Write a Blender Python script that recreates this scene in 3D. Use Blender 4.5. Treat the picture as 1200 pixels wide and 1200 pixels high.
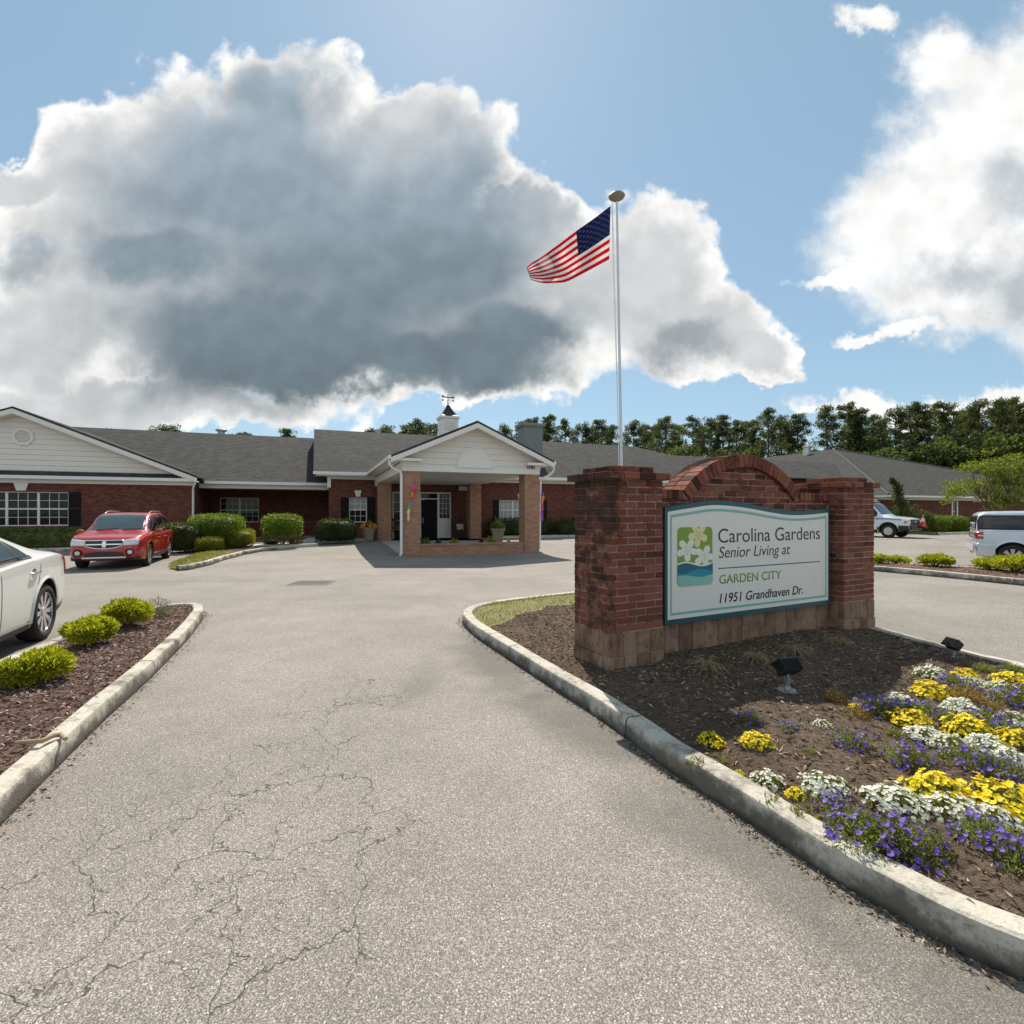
import bpy, bmesh, math, random
import numpy as np
from mathutils import Vector, noise as mnoise
for _o in list(bpy.data.objects): bpy.data.objects.remove(_o)
SC = bpy.context.scene
COL = SC.collection
PI = math.pi
R = math.radians
rng = np.random.default_rng(7)
random.seed(7)

# ------------------------------------------------------------------ camera
cam_d = bpy.data.cameras.new('camera'); cam = bpy.data.objects.new('camera', cam_d); COL.objects.link(cam)
cam.location = (0, 0, 1.7); cam.rotation_euler = (R(90), 0, 0)
cam_d.sensor_width = 36; cam_d.lens = 18; cam_d.clip_start = .05; cam_d.clip_end = 3000
SC.camera = cam
SC.render.resolution_x = 1024; SC.render.resolution_y = 1024
SC.render.engine = 'CYCLES'; SC.cycles.max_bounces = 6; SC.cycles.diffuse_bounces = 3; SC.cycles.glossy_bounces = 3; SC.cycles.transmission_bounces = 3
SC.view_settings.view_transform = 'Standard'; SC.view_settings.look = 'None'
SC.view_settings.exposure = 0.38; SC.view_settings.gamma = 1

# ------------------------------------------------------------------ sun
SUN_EL, SUN_AZ = 50.0, -6.0            # azimuth from +Y, positive to the right
sd = bpy.data.lights.new('sun', 'SUN'); sd.energy = 5.0; sd.angle = R(.5); sd.color = (1, .92, .80)
sun = bpy.data.objects.new('sun', sd); COL.objects.link(sun)
_to = Vector((math.sin(R(SUN_AZ))*math.cos(R(SUN_EL)), math.cos(R(SUN_AZ))*math.cos(R(SUN_EL)), math.sin(R(SUN_EL))))
sun.rotation_euler = _to.to_track_quat('Z', 'Y').to_euler(); sun.location = (0, 0, 30)

# ------------------------------------------------------------------ node helper
class NT:
    def __init__(s, tree):
        s.t = tree; s.n = tree.nodes; s.l = tree.links
    def new(s, kind, **kw):
        n = s.n.new(kind)
        for k, v in kw.items(): setattr(n, k, v)
        return n
    def put(s, sock, val):
        if isinstance(val, bpy.types.NodeSocket): s.l.new(val, sock)
        elif val is not None: sock.default_value = val
    def math(s, op, a, b=None, c=None, clamp=False):
        n = s.new('ShaderNodeMath', operation=op); n.use_clamp = clamp
        s.put(n.inputs[0], a); s.put(n.inputs[1], b); s.put(n.inputs[2], c); return n.outputs[0]
    def vec(s, op, a, b=None):
        n = s.new('ShaderNodeVectorMath', operation=op); s.put(n.inputs[0], a); s.put(n.inputs[1], b)
        return n.outputs['Value'] if op in ('LENGTH', 'DOT_PRODUCT') else n.outputs[0]
    def scale(s, a, f):
        n = s.new('ShaderNodeVectorMath', operation='SCALE'); s.put(n.inputs[0], a); s.put(n.inputs['Scale'], f); return n.outputs[0]
    def noise(s, vec, scale, detail=4, rough=.55, dist=0.0, out='Fac'):
        n = s.new('ShaderNodeTexNoise'); s.put(n.inputs['Vector'], vec); n.inputs['Scale'].default_value = scale
        n.inputs['Detail'].default_value = detail; n.inputs['Roughness'].default_value = rough; n.inputs['Distortion'].default_value = dist
        return n.outputs[out]
    def voro(s, vec, scale, feature='F1', out='Distance', rand=1.0):
        n = s.new('ShaderNodeTexVoronoi', feature=feature)
        if feature == 'SMOOTH_F1': n.voronoi_dimensions = '2D'
        s.put(n.inputs['Vector'], vec); n.inputs['Scale'].default_value = scale
        n.inputs['Randomness'].default_value = rand
        return n.outputs[out]
    def smooth(s, x, a, b, lo=0., hi=1.):
        n = s.new('ShaderNodeMapRange', interpolation_type='SMOOTHSTEP'); s.put(n.inputs[0], x)
        for i, v in enumerate((a, b, lo, hi)): n.inputs[i+1].default_value = v
        return n.outputs[0]
    def mix(s, f, a, b, mode='MIX'):
        n = s.new('ShaderNodeMix', data_type='RGBA', blend_type=mode); n.clamp_factor = True
        s.put(n.inputs[0], f); s.put(n.inputs[6], c4(a)); s.put(n.inputs[7], c4(b)); return n.outputs[2]
    def ramp(s, f, stops, interp='LINEAR'):
        n = s.new('ShaderNodeValToRGB'); s.put(n.inputs[0], f); r = n.color_ramp; r.interpolation = interp
        while len(r.elements) < len(stops): r.elements.new(.5)
        for e, (p, c) in zip(r.elements, stops): e.position = p; e.color = c4(c)
        return n.outputs[0]
    def bump(s, h, strength=.5, dist=.01, normal=None):
        n = s.new('ShaderNodeBump'); s.put(n.inputs['Height'], h); n.inputs['Strength'].default_value = strength
        n.inputs['Distance'].default_value = dist; s.put(n.inputs['Normal'], normal); return n.outputs[0]
    def sep(s, v):
        n = s.new('ShaderNodeSeparateXYZ'); s.put(n.inputs[0], v); return n.outputs
    def comb(s, x, y, z=0.):
        n = s.new('ShaderNodeCombineXYZ'); s.put(n.inputs[0], x); s.put(n.inputs[1], y); s.put(n.inputs[2], z); return n.outputs[0]
def c4(c):
    if isinstance(c, (tuple, list)) and len(c) == 3: return (*c, 1.)
    return c

# ------------------------------------------------------------------ sky with clouds (by direction only)
W = bpy.data.worlds.new('World'); SC.world = W; W.use_nodes = True
def build_world():
    t = NT(W.node_tree); t.n.clear()
    out = t.new('ShaderNodeOutputWorld'); bg = t.new('ShaderNodeBackground'); ST = .1; bg.inputs['Strength'].default_value = ST
    sky = t.new('ShaderNodeTexSky'); sky.sky_type = 'NISHITA'; sky.sun_disc = False
    sky.sun_elevation = R(SUN_EL); sky.sun_rotation = R(SUN_AZ)
    sky.altitude = 0; sky.air_density = 1.0; sky.dust_density = .25; sky.ozone_density = 1.2
    d = t.new('ShaderNodeTexCoord').outputs['Generated']
    x, y, z = t.sep(d)[:3]
    ys = t.math('MAXIMUM', y, .15)
    p = t.comb(t.math('DIVIDE', x, ys), t.math('DIVIDE', z, ys))
    # billowing: displace the lookup by noise of several sizes
    w1 = t.vec('SUBTRACT', t.noise(p, 3.2, 3, .5, out='Color'), (.5, .5, .5))
    w2 = t.vec('SUBTRACT', t.noise(p, 11., 4, .6, out='Color'), (.5, .5, .5))
    w3 = t.vec('SUBTRACT', t.noise(p, 34., 4, .62, out='Color'), (.5, .5, .5))
    pw = t.vec('ADD', t.vec('ADD', p, t.scale(w1, .20)), t.vec('ADD', t.scale(w2, .10), t.scale(w3, .045)))
    def field(list_, pv, k=.12):
        acc = None
        for (cx, cy, rx, ry) in list_:
            c = ((cx-600)/600, (600-cy)/600, 0); inv = (600/rx, 600/ry, 0)
            q = t.vec('MULTIPLY', t.vec('SUBTRACT', pv, c), inv)
            f = t.math('SUBTRACT', 1., t.vec('LENGTH', q))
            acc = f if acc is None else t.math('SMOOTH_MAX', acc, f, k)
        return acc
    clouds = [(335,150,125,118),(225,205,165,140),(150,300,195,130),(400,270,240,160),(505,215,105,118),(330,390,340,95),
              (560,330,150,130),(640,345,110,110),(742,330,100,108),(800,395,115,62),(880,420,62,34),(30,390,130,80),(20,205,75,40),(110,180,85,75),(470,165,80,75),(610,255,75,50),
              (480,430,260,46),(130,470,300,42)]
    clouds2 = [(1215,140,170,170),(1085,270,150,112),(1130,345,135,80),(1150,190,150,120),(1110,75,75,80),(1230,330,120,120),(1005,25,40,26),(1000,322,85,14),(1065,395,60,16),
               (1050,472,150,20),(1185,470,90,26),(965,475,60,10),(1010,398,45,12)]
    F = field(clouds, pw); F2 = field(clouds2, pw, .08)
    fb = t.noise(p, 5., 5, .5)
    fbf = t.noise(p, 15., 7, .64)
    rough = t.math('ADD', t.math('MULTIPLY', t.math('SUBTRACT', fb, .5), .45), t.math('MULTIPLY', t.math('SUBTRACT', fbf, .5), .36))
    wp = t.vec('ADD', p, t.scale(t.vec('SUBTRACT', t.noise(p, 9., 3, .5, out='Color'), (.5, .5, .5)), .06))
    b1 = t.math('SUBTRACT', .42, t.voro(wp, 8.5, 'SMOOTH_F1')); b2 = t.math('SUBTRACT', .42, t.voro(wp, 21., 'SMOOTH_F1'))
    bil = t.math('ADD', t.math('MULTIPLY', b1, .42), t.math('MULTIPLY', b2, .24))
    D1 = t.math('ADD', t.math('ADD', F, rough), bil)
    D2 = t.math('ADD', F2, t.math('MULTIPLY', rough, 1.5))
    # unseen far side of the sky: plain scattered cloud added for light and reflections
    back = t.math('MULTIPLY', t.smooth(y, .12, -.1), t.math('MULTIPLY', t.smooth(t.noise(d, 2.6, 6, .6), .47, .62), t.smooth(z, .0, .12)))
    m1 = t.smooth(D1, -.02, .19); m2 = t.smooth(D2, .0, .55)
    front = t.smooth(y, .1, .2)
    mask = t.math('MAXIMUM', t.math('MULTIPLY', t.math('MAXIMUM', m1, t.math('MULTIPLY', m2, .93)), front), back)
    # thick grey hearts of the clouds
    dark = [(300,210,190,120),(420,310,230,140),(330,405,270,80),(530,290,140,130),(450,430,320,52),(335,130,85,80),(600,400,120,70),(200,310,110,60)]
    dark2 = [(1195,350,80,55),(1195,230,60,45),(1120,330,60,40),(40,300,50,30),(790,410,60,25)]
    K = t.smooth(t.math('ADD', field(dark, t.vec('ADD', p, t.vec('ADD', t.scale(w1, .30), t.scale(w2, .10))), .2), t.math('MULTIPLY', t.math('SUBTRACT', fb, .5), .34)), -.22, .62)
    K = t.math('MULTIPLY', K, t.smooth(t.math('ADD', F, t.math('MULTIPLY', t.math('SUBTRACT', fb, .5), .45)), .05, .42))
    K2 = t.smooth(t.math('ADD', field(dark2, pw, .2), t.math('MULTIPLY', t.math('SUBTRACT', fb, .5), .9)), -.25, .8, 0., .62)
    # relief: compare density a little towards the sun
    fl = t.noise(p, 8., 5, .5); lit = t.smooth(t.math('SUBTRACT', t.noise(t.vec('ADD', p, (-.01, .035, 0)), 8., 5, .5), fl), -.12, .12, .92, 1.04); lit = t.math('ADD', lit, t.math('MULTIPLY', t.math('ADD', b1, b2), .11))
    s = 1/ST
    white = t.mix(t.smooth(t.math('ADD', F, t.math('MULTIPLY', t.math('SUBTRACT', fb, .5), .3)), .0, .5), (.80*s, .79*s, .77*s), (.50*s, .515*s, .525*s))
    zz = t.smooth(t.sep(p)[1], .18, .85)
    grey = t.mix(zz, (.125*s, .165*s, .188*s), (.265*s, .335*s, .395*s))
    K = t.math('MAXIMUM', K, t.math('MULTIPLY', K2, t.math('MAXIMUM', m2, m1)))
    cl = t.mix(K, white, grey)
    cl = t.vec('MULTIPLY', cl, t.comb(lit, lit, lit))
    # hazy blue: lift the clean sky slightly
    sk = t.mix(.55, t.vec('MULTIPLY', sky.outputs[0], SKYMUL), (.27*s, .42*s, .51*s))
    col = t.mix(mask, sk, cl)
    t.put(bg.inputs['Color'], col); t.l.new(bg.outputs[0], out.inputs[0])
SKYMUL = (1., 1., 1.)
build_world()

# ------------------------------------------------------------------ materials
MATS = {}
def newmat(name):
    m = bpy.data.materials.new(name); m.use_nodes = True; t = NT(m.node_tree); t.n.clear()
    out = t.new('ShaderNodeOutputMaterial'); b = t.new('ShaderNodeBsdfPrincipled'); t.l.new(b.outputs[0], out.inputs[0])
    t.b = b; t.out = out; MATS[name] = m
    return m, t
def tex(t, kind='Object'): return t.new('ShaderNodeTexCoord').outputs[kind]
def rand_island(t): return t.new('ShaderNodeNewGeometry').outputs['Random Per Island']
def plain(name, col, rough=.6, metal=0., var=.12, nscale=6., bump=0., bscale=60., spec=.5, coat=0., streak=0.):
    m, t = newmat(name); co = tex(t)
    n = t.noise(co, nscale, 5, .6)
    c = t.mix(n, tuple(min(1, x*(1-var)) for x in col), tuple(min(1, x*(1+var)) for x in col))
    if streak:
        st = t.noise(t.vec('MULTIPLY', co, (9., 9., .7)), 2., 4, .6)
        c = t.mix(t.smooth(st, .5, .75, 0, streak), c, tuple(x*.45 for x in col))
    t.put(t.b.inputs['Base Color'], c); t.b.inputs['Roughness'].default_value = rough; t.b.inputs['Metallic'].default_value = metal
    t.b.inputs['Specular IOR Level'].default_value = spec; t.b.inputs['Coat Weight'].default_value = coat; t.b.inputs['Coat Roughness'].default_value = .04
    if rough > .15: t.put(t.b.inputs['Roughness'], t.math('ADD', t.math('MULTIPLY', n, .12), rough-.06))
    if bump: t.put(t.b.inputs['Normal'], t.bump(t.noise(co, bscale, 5, .6), bump, .006))
    return m
def leafmat(name, stops, rough=.55, trans=.35, tcol=1.6):
    m, t = newmat(name)
    r = rand_island(t); big = t.noise(tex(t), 3.5, 3, .5)
    f = t.math('ADD', t.math('MULTIPLY', r, .7), t.math('MULTIPLY', t.smooth(big, .3, .7), .3))
    c = t.ramp(f, stops)
    t.put(t.b.inputs['Base Color'], c); t.b.inputs['Roughness'].default_value = rough; t.b.inputs['Specular IOR Level'].default_value = .3
    tr = t.new('ShaderNodeBsdfTranslucent'); t.put(tr.inputs[0], t.vec('MULTIPLY', c, (tcol, tcol*1.05, tcol*.6)))
    mx = t.new('ShaderNodeMixShader'); mx.inputs[0].default_value = trans
    t.l.new(t.b.outputs[0], mx.inputs[1]); t.l.new(tr.outputs[0], mx.inputs[2]); t.l.new(mx.outputs[0], t.out.inputs[0])
    return m
def brickmat(name, c1, c2, c3, mortar, w=.203, h=.0677, mort=.009, stain=.35, dirt=(.05,.045,.04)):
    m, t = newmat(name); uv = tex(t, 'UV')
    b = t.new('ShaderNodeTexBrick'); t.put(b.inputs['Vector'], uv); b.inputs['Scale'].default_value = 1
    b.inputs['Brick Width'].default_value = w; b.inputs['Row Height'].default_value = h; b.inputs['Mortar Size'].default_value = mort*.5
    b.inputs['Mortar Smooth'].default_value = .2; b.inputs['Bias'].default_value = 0.
    b.inputs['Color1'].default_value = (0, 0, 0, 1); b.inputs['Color2'].default_value = (1, 1, 1, 1); b.inputs['Mortar'].default_value = (.5, .5, .5, 1)
    cc = t.ramp(t.math('ADD', t.math('MULTIPLY', t.sep(b.outputs['Color'])[0], .85), t.math('MULTIPLY', t.noise(uv, 14., 4), .25)), [(.05, c1), (.5, c2), (.95, c3)])
    cc = t.mix(b.outputs['Fac'], cc, mortar)
    st = t.noise(uv, .9, 6, .65)
    cc = t.mix(t.smooth(st, .5, .78, 0, stain), cc, dirt)
    t.put(t.b.inputs['Base Color'], cc); t.b.inputs['Roughness'].default_value = .88; t.b.inputs['Specular IOR Level'].default_value = .25
    hgt = t.math('ADD', t.math('MULTIPLY', t.math('SUBTRACT', 1., b.outputs['Fac']), 1.), t.math('MULTIPLY', t.noise(uv, 90., 3), .35))
    t.put(t.b.inputs['Normal'], t.bump(hgt, .6, .008))
    return m

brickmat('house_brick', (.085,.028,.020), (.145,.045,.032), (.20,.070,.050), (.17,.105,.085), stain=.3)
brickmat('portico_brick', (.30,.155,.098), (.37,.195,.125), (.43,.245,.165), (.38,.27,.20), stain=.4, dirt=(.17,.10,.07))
plain('white_trim', (.78,.75,.70), .45, var=.05, streak=.12)
plain('white_metal', (.80,.79,.77), .35, var=.04, streak=.1)
plain('shutter', (.010,.012,.014), .6, spec=.2)
plain('door_black', (.006,.006,.007), .5, spec=.15)
plain('concrete', (.42,.40,.37), .85, var=.2, bump=.4)
plain('chimney_grey', (.22,.23,.24), .6, var=.08, streak=.2)
plain('slot_shade', (.01,.01,.01), .9, spec=0.)
plain('black_metal', (.015,.015,.016), .45, bump=.1)
plain('black_plastic', (.02,.02,.022), .5)
plain('galv', (.38,.39,.40), .45, metal=.8, var=.15)
plain('pole_metal', (.60,.60,.60), .35, metal=.75, var=.08)
plain('bronze', (.30,.27,.22), .5, metal=.4, var=.2)
plain('rubber', (.018,.018,.018), .8, bump=.2)
plain('chrome', (.75,.75,.76), .12, metal=1., var=.02)
plain('alloy', (.62,.62,.64), .24, metal=.9, var=.04)
plain('rotor', (.05,.05,.055), .6, metal=.5)
plain('lamp_red', (.38,.01,.015), .12, coat=1., var=.15, nscale=30)
plain('lamp_clear', (.62,.64,.66), .10, coat=1., var=.3, nscale=22)
plain('amber', (.7,.20,.03), .2, coat=.6)
plain('cone_orange', (.85,.07,.02), .45)
plain('terracotta', (.30,.24,.17), .75, var=.2, bump=.3)
plain('pillow', (.60,.45,.36), .9, var=.2)
plain('stem', (.12,.085,.055), .9, var=.3, bump=.5)
plain('stick', (.36,.27,.17), .8, var=.25, bump=.5)
plain('dry_stem', (.30,.22,.13), .9, var=.3)
plain('soil', (.055,.04,.03), .95, var=.4, bump=.8)
plain('iron', (.36,.34,.32), .95, metal=0., var=.25, spec=.05)
plain('ceiling', (.62,.60,.56), .7, var=.05)
plain('rake_dark', (.03,.03,.03), .6)
plain('maroon_metal', (.035,.018,.016), .5, metal=.2)

def shingle():
    m, t = newmat('shingle'); uv = tex(t, 'UV')
    b = t.new('ShaderNodeTexBrick'); t.put(b.inputs['Vector'], uv); b.inputs['Scale'].default_value = 1
    b.inputs['Brick Width'].default_value = .31; b.inputs['Row Height'].default_value = .145; b.inputs['Mortar Size'].default_value = .006
    b.inputs['Color1'].default_value = (0,0,0,1); b.inputs['Color2'].default_value = (1,1,1,1); b.inputs['Mortar'].default_value = (.2,.2,.2,1)
    f = t.math('ADD', t.math('MULTIPLY', t.sep(b.outputs['Color'])[0], .5), t.math('MULTIPLY', t.noise(uv, 2.2, 6, .7), .5))
    c = t.ramp(f, [(.1, (.036,.036,.036)), (.5, (.061,.060,.059)), (.9, (.092,.090,.087))])
    st = t.noise(t.vec('MULTIPLY', uv, (1.2, .16, 1)), 1., 5, .6)
    c = t.mix(t.smooth(st, .45, .75, 0, .35), c, (.045,.042,.038))
    t.put(t.b.inputs['Base Color'], c); t.b.inputs['Roughness'].default_value = .95; t.b.inputs['Specular IOR Level'].default_value = .08
    t.put(t.b.inputs['Normal'], t.bump(t.math('SUBTRACT', t.noise(uv, 40., 3), b.outputs['Fac']), .5, .01))
shingle()
def siding():
    m, t = newmat('siding'); co = tex(t); z = t.sep(co)[2]
    fr = t.math('FRACT', t.math('DIVIDE', z, .235))
    n = t.noise(t.vec('MULTIPLY', co, (.6,.6,3.)), 2.5, 5, .6)
    c = t.mix(n, (.70,.655,.59), (.80,.76,.70))
    t.put(t.b.inputs['Base Color'], c); t.b.inputs['Roughness'].default_value = .5
    h = t.math('ADD', t.math('MULTIPLY', t.math('SUBTRACT', 1., fr), .6), t.smooth(fr, .0, .09, 0, .5))
    t.put(t.b.inputs['Normal'], t.bump(h, 1., .035))
siding()
def glass(name, col, rough=.03, spec=.5):
    m, t = newmat(name); co = tex(t)
    n = t.noise(co, .8, 3, .5)
    t.put(t.b.inputs['Base Color'], t.mix(n, tuple(x*.5 for x in col), tuple(x*1.6 for x in col)))
    t.b.inputs['Roughness'].default_value = rough; t.b.inputs['Specular IOR Level'].default_value = spec
    t.put(t.b.inputs['Normal'], t.bump(t.noise(co, 1.3, 2), .04, .05))
glass('window_glass', (.012,.015,.013), spec=.3); glass('car_glass', (.045,.066,.074), spec=.8); glass('dark_glass', (.012,.013,.016), spec=.6)
plain('blind', (.52,.52,.50), .6, var=.15, nscale=3)

def carpaint(name, col, flake=.0, metal=0., rough=.35):
    m, t = newmat(name); co = tex(t)
    dust = t.noise(co, 3., 5, .6)
    t.put(t.b.inputs['Base Color'], t.mix(dust, tuple(x*.94 for x in col), tuple(min(1, x*1.05) for x in col)))
    t.b.inputs['Metallic'].default_value = metal; t.b.inputs['Roughness'].default_value = rough
    t.b.inputs['Coat Weight'].default_value = 1.; t.put(t.b.inputs['Coat Roughness'], t.smooth(dust, .3, .8, .03, .14))
carpaint('paint_white', (.74,.73,.70)); carpaint('paint_red', (.43,.008,.016), metal=.2, rough=.35)
carpaint('paint_silver', (.62,.66,.72), metal=.35, rough=.4); carpaint('paint_van', (.76,.77,.78)); carpaint('paint_blue', (.16,.32,.60))

def asphalt():
    m, t = newmat('asphalt'); co = tex(t)
    ds = t.vec('ADD', co, t.scale(t.vec('SUBTRACT', t.noise(co, 70., 2, out='Color'), (.5,.5,.5)), .010))
    def layer(sc):
        vn = t.new('ShaderNodeTexVoronoi'); t.put(vn.inputs['Vector'], ds); vn.inputs['Scale'].default_value = sc; return vn.outputs['Distance'], t.sep(vn.outputs['Color'])
    d1, r1 = layer(122.); d2, r2 = layer(200.)
    st1 = t.ramp(r1[0], [(0, (.205,.182,.156)), (.3, (.285,.258,.227)), (.65, (.36,.330,.290)), (.92, (.45,.415,.37)), (1, (.60,.565,.51))])
    st2 = t.ramp(r2[0], [(0, (.165,.148,.127)), (.5, (.265,.241,.211)), (1, (.385,.356,.316))])
    big = t.noise(co, .45, 6, .65); mid = t.noise(co, 2.6, 5, .6)
    isst = t.math('MULTIPLY', t.smooth(d1, .52, .40), t.smooth(r1[1], .30, .36))
    small = t.smooth(d2, .58, .42)
    tar = t.mix(t.noise(co, 160., 2), (.085,.075,.064), (.15,.133,.114))
    c = t.mix(isst, t.mix(small, tar, st2), st1)
    tone = t.math('ADD', t.math('MULTIPLY', t.smooth(big, .3, .72), .34), t.math('ADD', .80, t.math('MULTIPLY', mid, .24)))
    c = t.vec('MULTIPLY', c, t.comb(tone, tone, tone))
    # oil drips and old tyre wear: dark patches with a place of their own
    def blotch(cx, cy, rx, ry, amt, rot=0.):
        q = t.vec('SUBTRACT', co, (cx, cy, 0.)); xx, yy, _ = t.sep(q)[:3]
        ca, sa = math.cos(rot), math.sin(rot)
        X = t.math('ADD', t.math('MULTIPLY', xx, ca/rx), t.math('MULTIPLY', yy, sa/rx)); Y = t.math('SUBTRACT', t.math('MULTIPLY', yy, ca/ry), t.math('MULTIPLY', xx, sa/ry))
        l = t.vec('LENGTH', t.comb(X, Y)); l = t.math('ADD', l, t.math('MULTIPLY', t.math('SUBTRACT', mid, .5), .9))
        return t.smooth(l, 1.0, .2, 0, amt)
    for a in ((-.2,5.9,.6,1.8,.62,.3),(.55,4.1,.55,1.3,.6,.55),(1.25,2.55,.5,1.2,.6,.75),(1.7,1.6,.45,.9,.5,.8),(-.9,5.2,.25,1.2,.25,0),(-5.9,6.,1.2,2.2,.4,.4)):
        c = t.mix(blotch(*a), c, (.085,.078,.07))
    # cracks
    cw = t.vec('ADD', co, t.scale(t.vec('SUBTRACT', t.noise(co, 2.6, 4, .58, out='Color'), (.5,.5,.5)), .36))
    cr1 = t.voro(t.vec('MULTIPLY', cw, (1., .55, 1.)), 2.4, 'DISTANCE_TO_EDGE'); cr2 = t.voro(cw, 5.2, 'DISTANCE_TO_EDGE')
    zone = t.math('MAXIMUM', blotch(-1.5,2.5,1.3,1.9,1.), blotch(-1.5,4.4,.75,1.6,.6))
    wn = t.math('MULTIPLY', t.smooth(t.noise(co, 1.7, 3), .38, .62), zone)
    k1 = t.math('MULTIPLY', t.smooth(cr1, .0070, .0014), t.smooth(t.math('ADD', zone, t.math('MULTIPLY', t.math('SUBTRACT', t.noise(co, 1.3, 3), .5), .8)), .12, .35)); k2 = t.math('MULTIPLY', t.smooth(cr2, .0120, .0027), t.smooth(wn, .25, .6))
    crack = t.math('MAXIMUM', k1, t.math('MULTIPLY', k2, .8))
    c = t.mix(t.math('MULTIPLY', crack, .85), c, (.05,.044,.038))
    # pale dusty seams across the far drive
    sy = t.math('ADD', t.sep(co)[1], t.math('MULTIPLY', t.math('SUBTRACT', t.noise(co, .6, 3), .5), .35))
    sx = t.math('ADD', sy, t.math('MULTIPLY', t.sep(co)[0], -.05))
    for y0, w_, f_ in ((12.9,.05,.5),(14.0,.035,.35),(10.2,.03,.2)):
        c = t.mix(t.smooth(t.math('ABSOLUTE', t.math('SUBTRACT', sx, y0)), w_, w_*.3, 0, f_), c, (.10,.09,.08))
    t.put(t.b.inputs['Base Color'], c); t.b.inputs['Roughness'].default_value = .82; t.b.inputs['Specular IOR Level'].default_value = .35
    h = t.math('SUBTRACT', t.math('ADD', isst, t.math('MULTIPLY', t.noise(co, 120., 3), .5)), t.math('MULTIPLY', crack, 2.))
    t.put(t.b.inputs['Normal'], t.bump(h, .55, .006))
asphalt()
def kerbmat():
    m, t = newmat('kerb_concrete'); uv = tex(t, 'UV'); co = tex(t); u, v, _ = t.sep(uv)[:3]; z = t.sep(co)[2]
    n = t.noise(co, 3.5, 6, .68); f = t.noise(co, 70., 4, .6)
    c = t.mix(n, (.43,.395,.33), (.60,.56,.48)); c = t.mix(t.smooth(f, .45, .75, 0, .45), c, (.27,.245,.205))
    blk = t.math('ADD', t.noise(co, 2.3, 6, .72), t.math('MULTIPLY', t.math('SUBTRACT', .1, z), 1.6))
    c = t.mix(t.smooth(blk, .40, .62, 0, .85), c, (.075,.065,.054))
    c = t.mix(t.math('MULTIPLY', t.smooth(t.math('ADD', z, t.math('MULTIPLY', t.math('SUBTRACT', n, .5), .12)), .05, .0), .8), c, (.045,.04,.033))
    c = t.mix(t.smooth(t.noise(co, 8., 7, .75), .50, .62, 0, .5), c, (.13,.115,.095))
    jt = t.math('ABSOLUTE', t.math('SUBTRACT', t.math('FRACT', t.math('DIVIDE', u, 2.9)), .5))
    joint = t.smooth(jt, .0035, .0015)
    c = t.mix(joint, c, (.05,.045,.04))
    t.put(t.b.inputs['Base Color'], c); t.b.inputs['Roughness'].default_value = .9; t.b.inputs['Specular IOR Level'].default_value = .25
    t.put(t.b.inputs['Normal'], t.bump(t.math('SUBTRACT', t.math('ADD', f, n), t.math('MULTIPLY', joint, 2.)), .5, .012))
kerbmat()
def mulchmat(name, a, b_, c_):
    m, t = newmat(name); co = tex(t)
    n = t.noise(co, 28., 6, .7, .6); big = t.noise(co, 1.1, 5, .6); ch = t.noise(t.vec('MULTIPLY', co, (1., 2.2, 1.)), 60., 3, .6, 1.2)
    c = t.ramp(n, [(.25, a), (.5, b_), (.78, c_)])
    c = t.mix(t.smooth(big, .35, .7, 0, .5), c, a)
    t.put(t.b.inputs['Base Color'], c); t.b.inputs['Roughness'].default_value = .95; t.b.inputs['Specular IOR Level'].default_value = .1
    t.put(t.b.inputs['Normal'], t.bump(t.math('ADD', n, ch), .9, .02))
mulchmat('mulch_red', (.085,.050,.040), (.18,.112,.090), (.33,.23,.185))
mulchmat('mulch_brown', (.065,.046,.035), (.145,.105,.076), (.30,.23,.165))
def chipmat(name, stops):
    m, t = newmat(name); c = t.ramp(rand_island(t), stops)
    c = t.mix(t.smooth(t.noise(tex(t), 120., 3), .3, .8, 0, .4), c, (.05,.035,.026))
    t.put(t.b.inputs['Base Color'], c); t.b.inputs['Roughness'].default_value = .9; t.b.inputs['Specular IOR Level'].default_value = .15
chipmat('chip_red', [(0, (.08,.045,.037)), (.4, (.20,.125,.10)), (.75, (.38,.27,.225)), (1, (.58,.46,.39))])
chipmat('chip_brown', [(0, (.05,.033,.025)), (.45, (.15,.105,.073)), (.8, (.31,.23,.165)), (1, (.52,.42,.31))])
def grassground(name, a, b_, c_):
    m, t = newmat(name); co = tex(t)
    n = t.noise(co, 1.6, 6, .65); f = t.noise(co, 45., 4, .6)
    c = t.ramp(t.math('ADD', t.math('MULTIPLY', n, .6), t.math('MULTIPLY', f, .4)), [(.3, a), (.5, b_), (.72, c_)])
    t.put(t.b.inputs['Base Color'], c); t.b.inputs['Roughness'].default_value = .95; t.put(t.b.inputs['Normal'], t.bump(f, .8, .02))
grassground('lawn_dry', (.10,.10,.03), (.17,.16,.055), (.27,.21,.11)); grassground('lawn_green', (.10,.11,.028), (.18,.17,.05), (.28,.23,.10))
grassground('forest_floor', (.03,.035,.015), (.06,.055,.025), (.10,.08,.045))
leafmat('grass_blade', [(0,(.09,.11,.02)), (.5,(.17,.18,.045)), (1,(.30,.26,.10))], trans=.4)
leafmat('grass_green', [(0,(.09,.11,.018)), (.5,(.17,.18,.04)), (1,(.32,.27,.11))], trans=.4)
leafmat('leaf_gold', [(0,(.12,.155,.010)), (.45,(.28,.30,.018)), (.8,(.46,.43,.03)), (1,(.60,.52,.06))], trans=.42, tcol=1.5)
leafmat('leaf_hedge', [(0,(.020,.034,.009)), (.5,(.046,.070,.016)), (1,(.10,.125,.030))], trans=.35)
leafmat('leaf_bright', [(0,(.045,.075,.010)), (.5,(.105,.150,.016)), (1,(.20,.245,.032))], trans=.45)
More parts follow.
